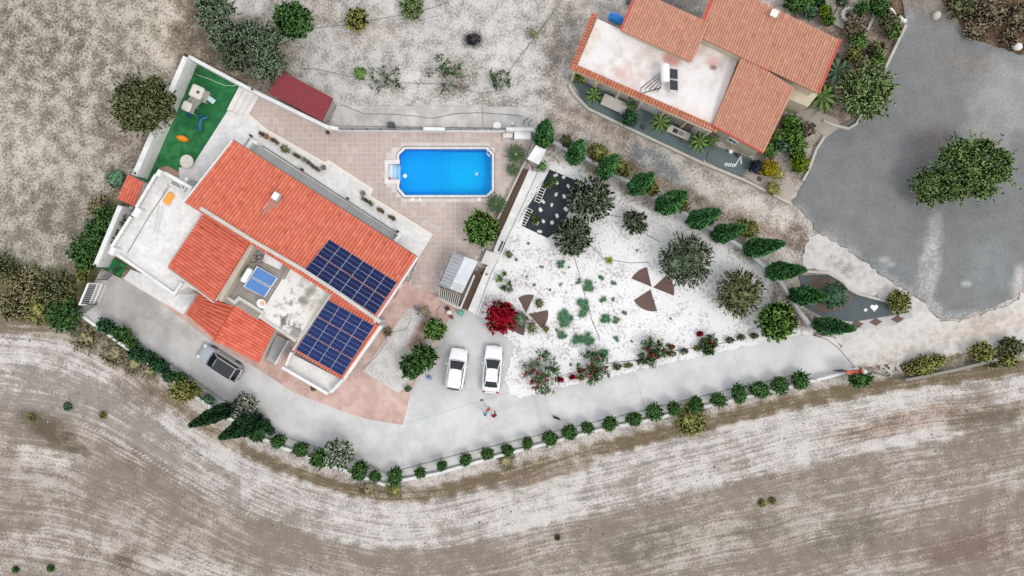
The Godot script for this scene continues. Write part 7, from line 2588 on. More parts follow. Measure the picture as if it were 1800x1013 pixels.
func planting() -> void:
	var leaf_group := "trimmed bushes along the drive"
	# the row of trimmed bushes along the lower edge: three shapes, copied
	var protos := []
	var row := [[490, 776, 13], [528, 790, 14], [561, 806, 13], [632, 827, 15], [659, 838, 11], [694, 839, 14], [739, 830, 11], [777, 818, 10], [818, 809, 12], [856, 797, 11], [892, 790, 11], [927, 779, 10], [967, 772, 14], [1001, 760, 14], [1033, 752, 10], [1072, 744, 13], [1114, 736, 14], [1150, 725, 16], [1184, 717, 13], [1222, 710, 12], [1262, 703, 15], [1299, 691, 16], [1335, 686, 16], [1370, 677, 17], [1407, 668, 17]]
	for i in row.size():
		var q: Array = row[i]
		var side := ("trimmed green bush in the low white kerb wall, %s from the white flowering bush's right" % NTH[i - 3]) if i >= 3 and i < 15 else ("trimmed green bush beside the drive, %s before the tiled gate pillar" % NTH[row.size() - 1 - i]) if i >= 15 else ("trimmed green bush left of the lower white flowering bush, %s from it" % NTH[2 - i])
		if protos.size() < 3:
			protos.append(plant("trimmed_bush", side, "bush", "round", q[0], q[1], q[2] * 1.12, 1.6, "hedge", leaf_group, 0.0, {"dens": 2.2, "leaf": 0.15, "squash": 0.8, "turn": 0.3}))
			protos[-1].set_meta("r", float(q[2]))
		else:
			var src: Node3D = protos[i % 3]
			var k: float = q[2] / float(src.get_meta("r"))
			var at := P(q[0], q[1], 0.9)
			at.y = 0.0
			dup(src, "trimmed_bush", at, rng.randf() * TAU, Vector3(k * rng.randf_range(0.85, 1.2), rng.randf_range(0.75, 1.3), k * rng.randf_range(0.85, 1.15)), side)
	# the darker hedge at the left end of the drive
	for q in [[186, 574, 17, "dark hedge bush nearest the white gate"], [214, 588, 18, "dark hedge bush second from the white gate"], [232, 602, 12, "small dark hedge bush third from the white gate"], [243, 622, 17, "dark hedge bush above the left field corner"], [262, 628, 15, "dark hedge bush between two larger ones"], [279, 642, 17, "dark green hedge bush facing the parked grey car"], [297, 659, 13, "low dark bush left of the yellow-green bush"], [318, 664, 10, "small dark bush above the yellow-green bush"], [452, 765, 14, "small dark bush right of the two big leaning bushes"], [475, 757, 7, "tiny dark bush on the wall left of the railing"]]:
		plant("hedge_bush", q[3], "bush", "round", q[0], q[1], q[2], 1.6, "deep" if q[2] % 2 else "hedge", "dark hedge by the left drive", 0.0, {"dens": 1.8, "leaf": 0.17, "squash": 0.75, "turn": -0.5})
	plant("yellow_bush", "rounded yellow-green bush on the drive wall facing the grey car", "bush", "round", 326, 687, 28, 2.0, "moss", "", 0.0, {"dens": 1.6, "leaf": 0.2, "squash": 0.65, "turn": 0.1})
	plant("low_bush", "small sage green bush between the yellow-green bush and the cypresses", "bush", "round", 366, 702, 15, 1.0, "aloe", "", 0.0, {"squash": 0.6, "turn": -0.5})
	for q in [[402, 719, 16, 8.2, "big dark cypress leaning over the field, upper left of the pair"], [450, 738, 19, 8.4, "big dark cypress leaning over the field, lower right of the pair"], [468, 744, 12, 5.4, "shorter dark cypress right of the leaning pair"]]:
		spindle_tree(q[4], q[0], q[1], q[2], q[3], "deep", "cypresses beside the curved drive")
	var fl := plant("flowering_bush", "white flowering bush on the drive wall beside the dark cypresses", "bush", "loose", 430, 716, 25, 2.4, "grey", "white flowering bushes on the drive wall", 0.0, {"dens": 1.2, "flower": "white", "share": 0.42, "leaf": 0.16})
	var wf := []
	for k in 26:
		wf.append(Vector3(rng.randf_range(-0.3, 1.25), rng.randf_range(1.7, 2.5), rng.randf_range(-1.2, 0.7)))
	bunch(fl, "blossom", "white", wf, 0.15, 40, 0.1)
	fl = plant("flowering_bush", "white flowering bush at the bottom of the drive between green bushes", "bush", "loose", 594, 798, 26, 2.2, "hedge", "white flowering bushes on the drive wall", 0.0, {"dens": 1.5, "flower": "white", "share": 0.5, "leaf": 0.2})
	wf = []
	for k in 46:
		wf.append(Vector3(rng.randf_range(-1.0, 1.5), rng.randf_range(1.9, 2.5), rng.randf_range(-1.35, 0.45)))
	bunch(fl, "blossom", "white", wf, 0.17, 40, 0.1)
	plant("hedge_bush", "rounded green bush left of the lower white flowering bush", "bush", "round", 561, 806, 18, 1.8, "hedge", "", 0.0, {"dens": 1.8, "leaf": 0.16})
	plant("dry_shrub", "dry olive shrub below the bend of the kerb wall", "shrub", "loose", 694, 862, 17, 0.8, "moss", "dry shrubs below the kerb wall", -0.1)
	plant("dry_shrub", "faint grey-green shrub below the kerb wall, left of the bend", "shrub", "loose", 648, 860, 18, 0.7, "dry", "dry shrubs below the kerb wall", -0.1, {"dens": 0.4})
	plant("dry_shrub", "wide olive feathery shrub in the field below the kerb wall", "shrub", "loose", 1214, 738, 30, 1.2, "moss", "dry shrubs below the kerb wall", -0.1, {"dens": 0.55, "leaf": 0.2})
	plant("dry_shrub", "low dry shrub in the field under the ninth trimmed bush", "shrub", "loose", 890, 812, 18, 0.4, "dry", "dry shrubs below the kerb wall", -0.1, {"dens": 0.35})
	# tall cypresses along the garden wall
	for q in [[954, 250, 20, 8.3, "first cypress of the garden row, by the white tarpaulin"], [1007, 280, 18, 8.0, "cypress second from the white tarpaulin"], [1060, 304, 19, 8.4, "cypress third from the white tarpaulin"], [1115, 332, 20, 8.4, "cypress fourth from the white tarpaulin, facing the blue veranda"], [1164, 363, 22, 9.2, "tall pointed cypress in the middle of the garden row"], [1218, 389, 19, 8.5, "cypress just right of the tall pointed one"], [1261, 413, 19, 7.8, "cypress above the big grey bush"], [1317, 438, 19, 8.6, "long cypress leaning over the track's end"], [1356, 478, 19, 7.8, "cypress beside the white chalk verge"], [1396, 519, 19, 7.2, "cypress between the oleander and the slate garden"], [1438, 571, 17, 7.2, "last cypress of the row, beside the iron gate"]]:
		spindle_tree(q[4], q[0], q[1], q[2], q[3], "cypress", "cypresses along the garden wall")
	for q in [[996, 248, 11, "small round shrub beyond the wall after the first cypress"], [1052, 268, 20, "rounded brownish shrub between the second and third cypress"], [1094, 296, 17, "low green shrub behind the third cypress"], [1145, 330, 17, "low olive shrub behind the fourth cypress"], [1195, 357, 20, "olive shrub behind the tall pointed cypress"], [1245, 384, 15, "low olive shrub right of the tall pointed cypress"], [1315, 402, 21, "rounded olive shrub beside the track's end"]]:
		plant("wall_shrub", q[3], "shrub", "round", q[0], q[1], q[2], 1.3, "moss" if q[2] > 16 else "olive", "olive shrubs behind the garden wall", -0.1, {"dens": 1.5, "leaf": 0.16, "squash": 0.8, "turn": -0.5})
	plant("round_topiary", "clipped round grey-green bush in the slate garden", "bush", "round", 1466, 520, 26, 2.4, "dusk", "", 0.0, {"dens": 3.0, "leaf": 0.13})
	plant("wall_shrub", "yellow-green shrub at the tip of the slate garden", "shrub", "loose", 1579, 531, 20, 1.3, "moss", "", 0.0, {"leaf": 0.2})
	plant("oleander", "dense bright green oleander with pale buds by the road", "bush", "round", 1366, 565, 33, 2.8, "leafy", "", 0.0, {"dens": 1.4, "leaf": 0.3, "flower": "white", "share": 0.02})
	# bushes in the gravel
	plant("loose_tree", "large loose grey-green bush at the right of the black sheet", "bush", "loose", 1037, 352, 37, 2.6, "grey", "", 0.0, {"dens": 0.34, "leaf": 0.3, "mid": 0.5, "sprays": 120})
	plant("loose_tree", "grey-green bush below the black sheet's lower corner", "bush", "loose", 1006, 417, 30, 2.2, "grey", "", 0.0, {"dens": 0.38, "leaf": 0.3, "mid": 0.5, "sprays": 110})
	plant("loose_tree", "small open grey-green shrub in the upper gravel garden", "bush", "loose", 1116, 391, 20, 1.6, "grey", "", 0.0, {"dens": 0.5, "leaf": 0.24, "sprays": 70})
	plant("loose_tree", "big dense grey bush beside the right fan bed", "bush", "round", 1204, 458, 45, 3.0, "grey", "", 0.0, {"dens": 0.75, "leaf": 0.2, "mid": 0.5, "sprays": 200})
	plant("loose_tree", "big olive-yellow bush left of the oleander", "bush", "round", 1298, 515, 41, 2.8, "olive", "", 0.0, {"dens": 0.7, "leaf": 0.2, "mid": 0.5, "sprays": 160})
	plant("lime_plant", "small bright yellow-green tuft in the middle of the gravel", "plant", "aloe", 1071, 457, 10, 0.6, "lime", "", 0.0, {"heads": 3, "spread": 0.2})
	plant("lime_plant", "pale green plant in the upper part of the black sheet", "plant", "sparse", 968, 326, 13, 0.9, "leafy", "", 0.03, {"tufts": 8})
	plant("lime_plant", "pale green plant in the lower part of the black sheet", "plant", "sparse", 936, 386, 9, 0.8, "leafy", "", 0.03, {"tufts": 6})
	# aloes
	for q in [[987, 463, 10, 4, 1.0, "grey aloe below the bush at the black sheet"], [1034, 503, 14, 8, 1.0, "dense green aloe clump in the middle of the gravel"], [1017, 495, 7, 3, 1.0, "small aloe left of the dense aloe clump"], [1056, 489, 8, 3, 1.0, "small aloe right of the dense aloe clump"], [1082, 499, 8, 3, 1.0, "small thin aloe near the right fan bed"], [1024, 541, 14, 12, 1.9, "tall oval aloe clump, upper of the central pair"], [994, 560, 15, 12, 1.5, "broad aloe clump left of the tall oval one"], [1059, 526, 9, 4, 1.0, "small aloe right of the tall oval clump"], [1076, 525, 6, 2, 1.0, "tiny aloe beside the right fan bed"], [1064, 560, 12, 7, 1.0, "aloe clump right of the central pair"], [1082, 564, 9, 4, 1.0, "small aloe at the right end of the aloe patch"], [1096, 552, 8, 3, 1.0, "thin grey aloe at the right end of the aloe patch"], [990, 589, 12, 5, 0.7, "flat aloe below the broad clump"], [1016, 597, 13, 7, 1.0, "left half of the lower aloe clump"], [1034, 598, 15, 8, 1.0, "right half of the lower aloe clump"], [1064, 622, 11, 5, 1.0, "aloe above the middle red flowering plant"], [1084, 598, 8, 3, 1.0, "sparse aloe above the kerb"]]:
		plant("aloe", q[5], "plant", "aloe", q[0], q[1], q[2], 0.5, "aloe", "aloes in the white gravel", 0.02, {"heads": q[3], "squash": q[4], "spread": 0.62})
	var few := [[908, 455, 6], [930, 430, 5], [952, 470, 5], [940, 500, 5], [965, 510, 4], [980, 580, 5], [1150, 545, 5], [1110, 600, 4], [1180, 560, 4], [960, 620, 5], [1005, 640, 5], [1080, 640, 4], [985, 500, 4], [925, 485, 4], [1000, 470, 4], [1120, 440, 4]]
	few.sort_custom(func(p, q): return p[0] < q[0])
	for q in few:
		plant("gravel_sprout", "tiny dark sprout in the white gravel, %s counting from the left" % NTH[few.find(q)], "plant", "aloe", q[0], q[1], q[2], 0.25, "grey", "small sprouts in the gravel", 0.02, {"heads": 2})
	# flowering plants
	var bo := plant("bougainvillea", "big bright red bougainvillea at the top of the car park", "bush", "round", 880, 558, 30, 2.2, "red", "", 0.0, {"dens": 1.3, "leaf": 0.2, "flower": "olive", "share": 0.10})
	plant("round_topiary", "dull green round bush beside the red bougainvillea", "bush", "round", 914, 562, 16, 1.4, "grey", "", 0.0, {"dens": 1.6})
	plant("round_topiary", "small brown-green ball bush above the left fan bed", "bush", "round", 948, 533, 8, 0.8, "olive", "", 0.0, {"dens": 2.0})
	plant("round_topiary", "oval brown-green bush below the left fan bed", "bush", "round", 935, 576, 10, 0.9, "olive", "", 0.0, {"dens": 2.0, "squash": 1.3})
	plant("round_topiary", "small olive green ball under the left fan bed", "bush", "round", 960, 579, 5, 0.6, "moss", "", 0.0, {"dens": 2.0})
	for q in [[945, 655, 38, 1.5, "large straggling plant with red flowers behind the white saloon"], [1045, 645, 28, 1.2, "middle red flowering plant on the garden's lower edge"], [1147, 618, 26, 1.4, "red flowering plant with the brightest blossoms right of the middle"], [1243, 604, 16, 1.0, "small red flowering plant nearest the oleander"]]:
		var o := plant("red_flower_plant", q[4], "plant", "sparse", q[0], q[1], q[2], q[3], "hedge", "red flowering plants along the road", 0.0, {"tufts": 26, "dens": 1.3, "leaf": 0.2})
		var sp := []
		var r: float = q[2] / 18.0
		for k in int(q[2] / 3.4):
			var a := rng.randf() * TAU
			sp.append(Vector3(cos(a) * r * 0.85 * rng.randf(), q[3] * rng.randf_range(0.75, 1.0), sin(a) * r * 0.75 * rng.randf()))
		bunch(o, "blossom", "red", sp, 0.17, 50)
		var ag := MB.new()
		for k in 5:
			var a := rng.randf() * TAU
			rosette(ag, Vector3(cos(a), 0, sin(a)) * r * 0.4, r * 0.55, 11, "grey", 0.05)
		lpart(o, "leaves", ag, M.leaf)
	var sm := [[1006, 663, "red"], [985, 668, "red"], [1020, 664, "moss"], [1104, 642, "moss"], [1085, 645, "hedge"], [1127, 636, "grey"], [1180, 622, "olive"], [1202, 617, "grey"], [1225, 612, "moss"], [1283, 598, "grey"], [1302, 593, "grey"], [1325, 590, "hedge"], [1020, 651, "red"], [1180, 610, "red"], [1230, 587, "red"]]
	for i in sm.size():
		var q: Array = sm[i]
		plant("edging_plant", "%s low plant on the garden's lower edge, %s from the left" % [{"red": "red flowered", "moss": "olive", "hedge": "green", "grey": "grey-green", "olive": "brown-green"}[q[2]], NTH[i]], "plant", "round", q[0], q[1], 7 if q[2] != "red" else 5, 0.5, q[2], "edging plants along the road", 0.0, {"dens": 0.6, "leaf": 0.12, "squash": 0.6})
	# round the pool
	plant("citrus_tree", "bright green leafy tree at the lower right of the pool deck", "tree", "round", 846, 402, 30, 3.0, "leafy", "", 0.06, {"dens": 1.6, "leaf": 0.26, "mid": 0.6})
	plant("cycad", "cycad with a pale centre at the right of the pool", "palm", "palm", 907, 272, 20, 1.3, "deep", "cycads beside the planter", 0.06, {"fronds": 30, "leaflet": 0.24, "core": 1})
	plant("cycad", "smaller dark cycad just below the pale-centred one", "palm", "palm", 901, 299, 13, 1.0, "deep", "cycads beside the planter", 0.06, {"fronds": 22, "leaflet": 0.26})
	plant("cycad", "dark cycad at the lower right corner of the pool", "palm", "palm", 872, 359, 20, 1.3, "deep", "cycads beside the planter", 0.06, {"fronds": 30, "leaflet": 0.24})
	plant("low_bush", "green bush beside the white tarpaulin's lower edge", "bush", "round", 953, 293, 11, 0.9, "hedge")
	plant("terrace_bush", "bushy olive plant in the middle of the terrace troughs", "bush", "round", 503, 263, 11, 0.8, "olive", "", 0.2, {"squash": 0.6, "turn": -0.5, "dens": 1.4})
	plant("round_bush", "round glossy green bush at the top of the car park edge", "bush", "round", 765, 579, 19, 2.0, "leafy", "", 0.0, {"dens": 1.6, "leaf": 0.22})
	plant("round_bush", "large dark green bush, upper half of the pair left of the white cars", "bush", "round", 745, 628, 23, 2.4, "hedge", "", 0.0, {"dens": 1.7, "leaf": 0.22})
	plant("round_bush", "large dark green bush, lower half of the pair left of the white cars", "bush", "round", 724, 645, 22, 2.2, "hedge", "", 0.0, {"dens": 1.7, "leaf": 0.22})
	plant("low_bush", "small shrub at the left edge of the gravel bed", "shrub", "loose", 682, 583, 8, 0.6, "olive", "", 0.05)
	plant("low_bush", "small grey shrub at the gravel bed's upper right corner", "shrub", "loose", 745, 548, 12, 0.6, "dry", "", 0.05, {"dens": 0.6})
	plant("low_bush", "small green shrub at the lower tip of the gravel bed", "shrub", "round", 717, 683, 6, 0.6, "hedge", "", 0.05)
	plant("low_bush", "tiny shrub on the pink paving under the balcony", "shrub", "round", 551, 682, 5, 0.5, "olive", "", 0.03)
	plant("low_bush", "small round shrub on the gravel under the white walk", "shrub", "round", 895, 448, 7, 0.7, "olive")
	plant("low_bush", "green curled plant below the white walk, upper of two", "plant", "sparse", 882, 488, 9, 0.6, "leafy", "", 0.0, {"tufts": 7})
	plant("low_bush", "green curled plant below the white walk, lower of two", "plant", "sparse", 890, 503, 10, 0.6, "hedge", "", 0.0, {"tufts": 8})
	# the chalk yard
	plant("yard_tree", "large round deep green tree at the top of the chalk yard", "tree", "round", 515, 35, 33, 3.6, "hedge", "", -0.1, {"dens": 1.5, "leaf": 0.26})
	plant("yard_shrub", "yellow-green shrub in the upper chalk yard", "shrub", "loose", 627, 35, 19, 1.2, "moss", "", -0.1, {"leaf": 0.22})
	plant("yard_shrub", "grey-green shrub at the top edge of the chalk yard", "shrub", "loose", 724, 14, 20, 1.3, "feather", "", -0.1, {"leaf": 0.22, "dens": 0.8})
	plant("yard_shrub", "small round dense bush in the chalk yard", "shrub", "round", 633, 128, 14, 1.4, "leafy", "", -0.1, {"dens": 1.8})
	plant("fig_shrub", "open fig shrub beside the small round bush", "shrub", "sparse", 679, 135, 27, 1.2, "grey", "fig shrubs in the chalk yard", -0.1, {"tufts": 16, "leaf": 0.26, "dens": 0.8})
	plant("fig_shrub", "open fig shrub in the middle of the chalk yard", "shrub", "sparse", 780, 130, 29, 1.4, "hedge", "fig shrubs in the chalk yard", -0.1, {"tufts": 15, "leaf": 0.26, "dens": 0.9})
	plant("fig_shrub", "open fig shrub on the right of the chalk yard", "shrub", "sparse", 880, 137, 20, 1.1, "hedge", "fig shrubs in the chalk yard", -0.1, {"tufts": 13, "leaf": 0.24, "dens": 0.8})
	plant("fig_shrub", "small brownish shrub on the hose near the stained roof", "shrub", "loose", 936, 57, 13, 0.9, "dry", "", -0.1)
	var bt := MB.new()
	blob(bt, P(829, 70, 0.05), Vector3(0.75, 0.12, 0.6), 260, 0.2, 0.06, "navy", 0.2)
	solo("burnt_twigs", "black heap of burnt twigs in the chalk yard", "twig heap", P(829, 70, -0.1), bt, M.leaf)
	# the trees at the upper left
	for q in [[378, 22, 34, 5.0, "grey-green pine at the top of the photo beside the field"], [396, 62, 28, 4.6, "grey-green pine below the topmost one"], [414, 98, 26, 3.8, "paler pine just behind the white wall's corner"], [462, 76, 36, 4.8, "wide dark pine between the round tree and the shed"], [470, 112, 32, 4.4, "dark pine right behind the red shed"], [436, 62, 24, 4.4, "dark pine in the middle of the clump"]]:
		plant("pine_tree", q[4], "tree", "cloud", q[0], q[1], q[2], q[3], "pine" if q[0] != 414 else "grey", "pines behind the white wall", -0.1, {"dens": 1.5, "leaf": 0.19})
	plant("broad_tree", "large dark olive tree spreading over the left white wall", "tree", "cloud", 255, 186, 58, 4.6, "olive", "", -0.1, {"dens": 1.5, "leaf": 0.19, "mid": 0.5})
	plant("wall_bush", "low fresh green bush beside the tiled hut", "bush", "round", 203, 314, 20, 1.2, "dusk", "", -0.1, {"dens": 1.0})
	for q in [[192, 386, 26, 2.0, "hedge", "green bush outside the wall next to the tiled hut"], [174, 412, 28, 2.2, "hedge", "green bush outside the wall, second from the tiled hut"], [152, 444, 30, 2.2, "hedge", "green bush outside the wall near its lower end"], [176, 365, 20, 1.2, "dry", "brown dry shrub outside the wall below the tiled hut"], [146, 483, 11, 1.2, "moss", "small yellow-green shrub beside the dark thin panel"], [100, 506, 32, 1.6, "olive", "dull olive shrub left of the white gate"], [48, 500, 32, 1.0, "dry", "wide dry straw-coloured shrub at the left edge of the photo"], [22, 538, 26, 0.8, "dry", "dry shrub at the far left above the field track"], [112, 552, 32, 1.3, "hedge", "dark olive shrub below the white gate"], [66, 545, 24, 0.9, "moss", "olive shrub between the gate and the left edge"], [2, 470, 26, 1.3, "olive", "olive shrub cut off by the left edge of the photo"]]:
		plant("wild_shrub", q[5], "shrub", "cloud" if q[2] > 24 else "loose", q[0], q[1], q[2], q[3], q[4], "wild shrubs left of the estate", -0.1, {"dens": 1.0 if q[4] == "hedge" else 0.42, "leaf": 0.19})
	for q in [[150, 596, 26], [200, 620, 24], [262, 652, 16], [235, 640, 20]]:
		plant("dry_shrub", "low dry weeds below the dark hedge, " + {150: "nearest the gate", 200: "second from the gate", 262: "nearest the yellow-green bush", 235: "between the hedge and the field"}[q[0]], "shrub", "loose", q[0], q[1], q[2], 0.4, "dry", "dry weeds below the hedge", -0.1, {"dens": 0.4})
	# the other house's garden
	plant("palm_tree", "palm in front of the left end of the veranda", "palm", "palm", 1043, 168, 17, 2.2, "leafy", "palms along the veranda", 0.0, {"fronds": 14})
	plant("palm_tree", "palm in front of the middle of the veranda", "palm", "palm", 1161, 216, 20, 2.4, "leafy", "palms along the veranda", 0.0, {"fronds": 16})
	plant("palm_tree", "palm at the right end of the veranda", "palm", "palm", 1228, 250, 20, 2.4, "leafy", "palms along the veranda", 0.0, {"fronds": 16})
	plant("round_topiary", "clipped round dark bush between the two left palms", "bush", "round", 1107, 208, 15, 1.8, "deep", "", 0.0, {"dens": 2.4, "leaf": 0.14})
	plant("climbing_plant", "yellow-green climber at the left corner of the stained roof", "plant", "sparse", 1018, 133, 11, 2.0, "lime", "", 0.0, {"tufts": 9})
	plant("climbing_plant", "green climber on the veranda beam between two palms", "plant", "sparse", 1113, 180, 12, 2.0, "leafy", "", 0.0, {"tufts": 9})
	plant("flowering_bush", "white flowering bush at the corner of the blue patio", "bush", "loose", 1250, 248, 14, 1.8, "leafy", "", 0.0, {"flower": "white", "share": 0.25, "dens": 1.6})
	plant("yellow_bush", "bright golden yellow bush beside the path", "bush", "round", 1352, 295, 16, 1.3, "yellow", "", 0.0, {"dens": 2.0, "leaf": 0.16})
	plant("round_topiary", "nearly black round bush left of the golden one", "bush", "round", 1329, 294, 13, 1.2, "navy", "", 0.0, {"dens": 2.4, "leaf": 0.12})
	plant("garden_shrub", "rounded olive bush right of the golden one", "bush", "round", 1369, 306, 13, 1.1, "moss", "", 0.0, {"dens": 1.8})
	plant("garden_shrub", "rounded olive bush below the golden one", "bush", "round", 1360, 331, 15, 1.2, "moss", "", 0.0, {"dens": 1.8})
	for q in [[1390, 216, 17, "leafy", "bright green bush nearest the entrance path"], [1395, 240, 19, "leafy", "bright green bush second from the entrance path"], [1402, 262, 17, "leafy", "bright green bush in the middle of the strip by the yard"], [1405, 288, 16, "lime", "lime green bush at the lower end of the strip by the yard"], [1366, 240, 12, "leafy", "green bush against the wall of the front roof"], [1352, 265, 12, "leafy", "green bush at the corner below the front roof"], [1420, 228, 12, "brown", "brown dead shrub beside the entrance path"], [1372, 258, 8, "dusk", "small round green plant in the gravel by the wall"]]:
		plant("garden_shrub", q[4], "bush", "round", q[0], q[1], q[2], 1.4, q[3], "bushes beside the entrance path", 0.0, {"dens": 1.3, "leaf": 0.2})
	plant("feather_tree", "pale feathery tree overhanging the grey yard", "tree", "cloud", 1522, 162, 50, 4.2, "feather", "", 0.0, {"dens": 0.9, "leaf": 0.22})
	plant("palm_tree", "blue-green palm left of the feathery tree", "palm", "palm", 1468, 128, 30, 3.0, "aloe", "", 0.0, {"fronds": 18})
	plant("palm_tree", "green palm by the wall below the blue-green palm", "palm", "palm", 1442, 172, 30, 3.0, "leafy", "", 0.0, {"fronds": 20})
	plant("cycad", "dark spiky plant at the edge of the big tiled roof", "palm", "palm", 1468, 100, 9, 0.8, "navy", "", 0.0, {"fronds": 18})
	for q in [[1395, 6, 17, "hedge", "green tree at the top edge behind the chimney"], [1418, 8, 12, "leafy", "lighter green tree right of the chimney at the top edge"], [1426, 22, 11, "dusk", "blue-green round bush behind the big tiled roof"], [1450, 22, 11, "lime", "lime round bush beside the blue-green one"], [1438, 2, 10, "deep", "dark bush at the top edge above the lime bush"], [1458, 36, 8, "leafy", "small green bush beside the well slab"], [1480, 2, 9, "grey", "grey shrub at the top edge above the well"], [1514, 16, 12, "hedge", "green bush right of the well"], [1546, 10, 19, "hedge", "dense dark green tree at the end of the pink edging"], [1504, 48, 19, "brown", "brown shrub below the well"], [1508, 72, 14, "leafy", "green bush along the pink edging"], [1500, 96, 12, "moss", "yellowish shrub along the pink edging"], [1566, 42, 19, "olive", "dark olive bush beside the white boulders"], [1571, 58, 9, "leafy", "small clipped bush by the yard's edging"], [1540, 88, 15, "olive", "brown-green bush above the pale boulder"], [1542, 106, 13, "leafy", "green bush just above the feathery tree"], [1512, 110, 12, "dry", "dry shrub between edging and feathery tree"]]:
		plant("garden_shrub", q[4], "bush" if not q[4].contains("tree at") else "tree", "round", q[0], q[1], q[2], 1.5, q[3], "shrubs behind the cream house", 0.0, {"dens": 1.3, "leaf": 0.2})
	# trees in the yard and beyond
	plant("yard_tree", "large spreading green tree standing in the grey yard", "tree", "cloud", 1704, 298, 70, 5.0, "tree", "", 0.0, {"dens": 1.2, "leaf": 0.2, "mid": 0.5, "squash": 0.9})
	plant("yard_tree", "darker low tree at the left foot of the large yard tree", "tree", "cloud", 1642, 328, 42, 3.0, "tree", "", 0.0, {"dens": 1.4, "leaf": 0.2, "squash": 0.75})
	for q in [[1690, 10, 24, "scrub bush on the brown bank nearest the track"], [1742, 18, 26, "scrub bush in the middle of the brown bank"], [1790, 30, 24, "scrub bush at the right edge of the brown bank"], [1715, 52, 18, "low scrub bush on the lower side of the brown bank"], [1775, 66, 14, "small scrub bush above the white boulder"]]:
		plant("scrub_bush", q[3], "shrub", "loose", q[0], q[1], q[2], 0.8, "brown" if q[0] != 1690 else "olive", "scrub on the brown bank", -0.1, {"dens": 0.3, "leaf": 0.24})
	for q in [[1511, 666, 24, 3.0, "hedge", "tall green bush behind the tiled gate pillar"], [1626, 642, 26, 1.2, "moss", "low olive bush along the field wall"], [1648, 634, 16, 0.9, "moss", "smaller olive bush on the left of the field wall"], [1728, 618, 26, 1.6, "moss", "rounded olive bush above the field wall"], [1778, 608, 24, 1.5, "olive", "green bush above the field wall at the right edge"], [1772, 633, 18, 1.2, "moss", "bush below the field wall at the right edge"], [1745, 640, 12, 0.6, "dry", "small dry bush below the field wall"], [1600, 650, 12, 0.8, "moss", "small olive bush at the left end of the field wall"]]:
		plant("roadside_bush", q[5], "bush", "round", q[0], q[1], q[2] * 0.85, q[3], q[4], "bushes along the field wall", -0.1, {"dens": 1.2, "leaf": 0.2, "squash": 0.7})
	for q in [[54, 735, 7, "leafy", "single olive weed in the lower left field"], [180, 730, 6, "leafy", "green weed in the field right of the single one"], [118, 715, 8, "dusk", "faint green weed below the left field track"], [88, 1000, 6, "hedge", "green weed near the bottom left corner, right of two"], [26, 1002, 5, "hedge", "green weed near the bottom left corner, left of two"], [1340, 885, 7, "leafy", "green weed in the lower right field"], [1358, 881, 6, "moss", "yellow-green weed beside the green one in the lower right field"], [980, 946, 4, "olive", "small weed at the bottom middle of the field"]]:
		plant("field_weed", q[4], "weed", "loose", q[0], q[1], q[2] * 0.75, 0.25, "moss" if q[3] == "leafy" else q[3], "weeds in the field", -0.12, {"dens": 0.8, "leaf": 0.14})

func spindle_tree(label: String, x: float, y: float, rpx: float, h: float, pal: String, group: String) -> void:
	var out := (Vector2(x, y) - Vector2(900, 506)).normalized() * 3.0
	plant("cypress_tree", label, "tree", "spindle", x + out.x, y + out.y, rpx * 0.84, h, pal, group, 0.0, {"mid": 0.1, "plumes": 34})

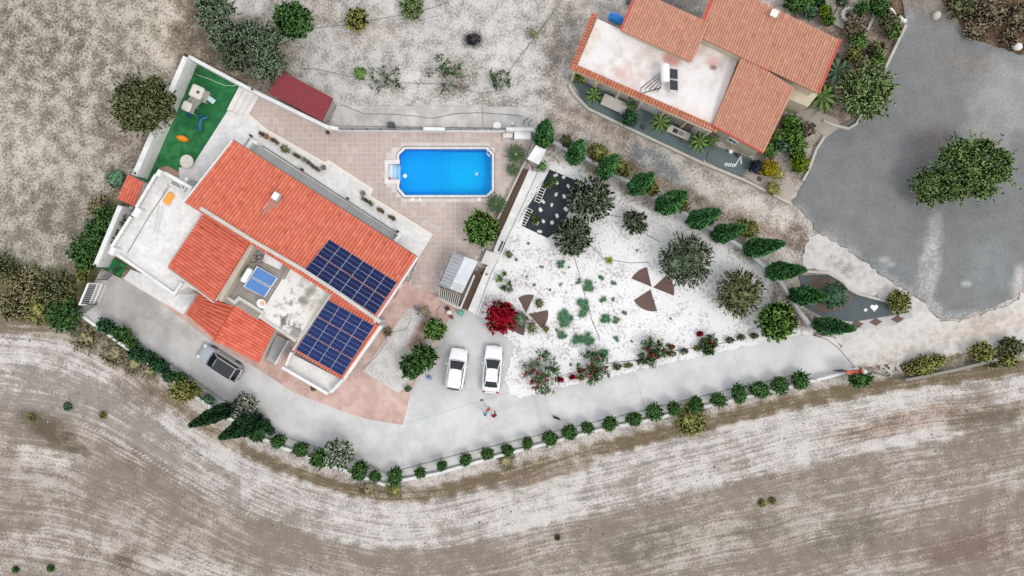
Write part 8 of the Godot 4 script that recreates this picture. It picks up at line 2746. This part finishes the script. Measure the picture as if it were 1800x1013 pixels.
func traffic() -> void:
	car("white saloon car parked beside the red bougainvillea, right of two white cars", Vector2(862, 691), Vector2(869, 608), "sedan", M.paint, M.paint)
	car("white hatchback van parked left of the white saloon car", Vector2(797, 686), Vector2(808, 613), "suv", M.paint, M.paint)
	car("silver estate car with a dark glass roof on the curved drive", Vector2(422, 660), Vector2(353, 616), "glass_suv", M.silver, M.silver)
	person("person in a pale blue top with dark hair on the drive", 853, 727, 2.6, 1.7, Color(.35, .55, .75), Color(.25, .32, .42), Color(.015, .012, .012), 0.5)
	person("small person in a bright red top beside the pale blue one", 858.5, 720, 0.5, 1.2, Color(.65, .06, .06), Color(.5, .08, .08), Color(.4, .05, .05), 0.3)
	person("person in a dark red top and black trousers on the drive", 868.5, 730, 0.2, 1.65, Color(.35, .012, .03), Color(.03, .03, .035), Color(.02, .015, .012), 0.7)
	# black dog
	var o := thing("black_dog", "small black dog walking on the concrete drive", "dog", P(977, 733.5) + Vector3.UP * 0.004)
	var mb := MB.new()
	var c := Color(.012, .012, .014)
	var bones := [[Vector3(0, 0.36, -0.2), Vector3(0, 0.37, 0.18), 0.105, 0.08, c], [Vector3(0, 0.4, -0.2), Vector3(0.02, 0.5, -0.34), 0.075, 0.055, c], [Vector3(0.02, 0.53, -0.36), Vector3(0.04, 0.51, -0.42), 0.07, 0.055, c], [Vector3(0.04, 0.5, -0.42), Vector3(0.06, 0.475, -0.52), 0.04, 0.026, c], [Vector3(0, 0.42, 0.22), Vector3(-0.04, 0.5, 0.42), 0.03, 0.014, c]]
	for s in [-1.0, 1.0]:
		var w: float = s * 0.07
		bones.append([Vector3(s * 0.07, 0.34, -0.2), Vector3(s * 0.075, 0.18, -0.2 + w), 0.048, 0.03, c])
		bones.append([Vector3(s * 0.075, 0.18, -0.2 + w), Vector3(s * 0.075, 0.025, -0.23 + w * 1.4), 0.027, 0.024, c])
		bones.append([Vector3(s * 0.07, 0.34, 0.16), Vector3(s * 0.08, 0.22, 0.1 - w), 0.062, 0.038, c])
		bones.append([Vector3(s * 0.08, 0.22, 0.1 - w), Vector3(s * 0.08, 0.13, 0.2 - w), 0.034, 0.024, c])
		bones.append([Vector3(s * 0.08, 0.13, 0.2 - w), Vector3(s * 0.08, 0.025, 0.17 - w), 0.023, 0.024, c])
		bones.append([Vector3(s * 0.04 + 0.02, 0.58, -0.34), Vector3(s * 0.06 + 0.02, 0.63, -0.33), 0.024, 0.012, c])
	nets(mb, bones, 0.016, 0.03)
	lpart(o, "body", mb, M.cloth)
	o.rotation.y = -1.9

func _ready() -> void:
	rng.seed = 20240611
	var cam := Camera3D.new()
	cam.name = "camera"
	cam.position = Vector3(0, HC, 0)
	cam.rotation_degrees = Vector3(-90, 0, 0)
	cam.fov = rad_to_deg(2.0 * atan(50.0 * 576.0 / 1024.0 / HC))
	cam.near = 0.5
	cam.far = 1500.0
	add_child(cam)
	cam.make_current()
	var env := Environment.new()
	env.background_mode = Environment.BG_SKY
	var sky := Sky.new()
	var sm := ProceduralSkyMaterial.new()
	sm.sky_top_color = Color(0.89, 0.90, 0.92)
	sm.sky_horizon_color = Color(0.82, 0.83, 0.84)
	sm.sky_curve = 0.25
	sm.ground_bottom_color = Color(0.45, 0.43, 0.41)
	sm.ground_horizon_color = Color(0.72, 0.72, 0.72)
	sm.sky_energy_multiplier = 1.08
	sky.sky_material = sm
	env.sky = sky
	env.tonemap_mode = Environment.TONE_MAPPER_LINEAR
	env.tonemap_exposure = 1.13
	env.sdfgi_enabled = true
	env.ssao_enabled = true
	env.ssil_enabled = true
	var we := WorldEnvironment.new()
	we.name = "sky"
	we.environment = env
	add_child(we)
	var sun := DirectionalLight3D.new()
	sun.name = "sun"
	sun.light_energy = 0.42
	sun.light_color = Color(1.0, 0.98, 0.95)
	sun.light_angular_distance = 22.0
	sun.shadow_enabled = true
	sun.rotation_degrees = Vector3(-54, 52, 0)
	add_child(sun)
	materials()
	setting()
	pool()
	villa()
	roof_things()
	boundary()
	other_house()
	garden_things()
	playground()
	planting()
	traffic()
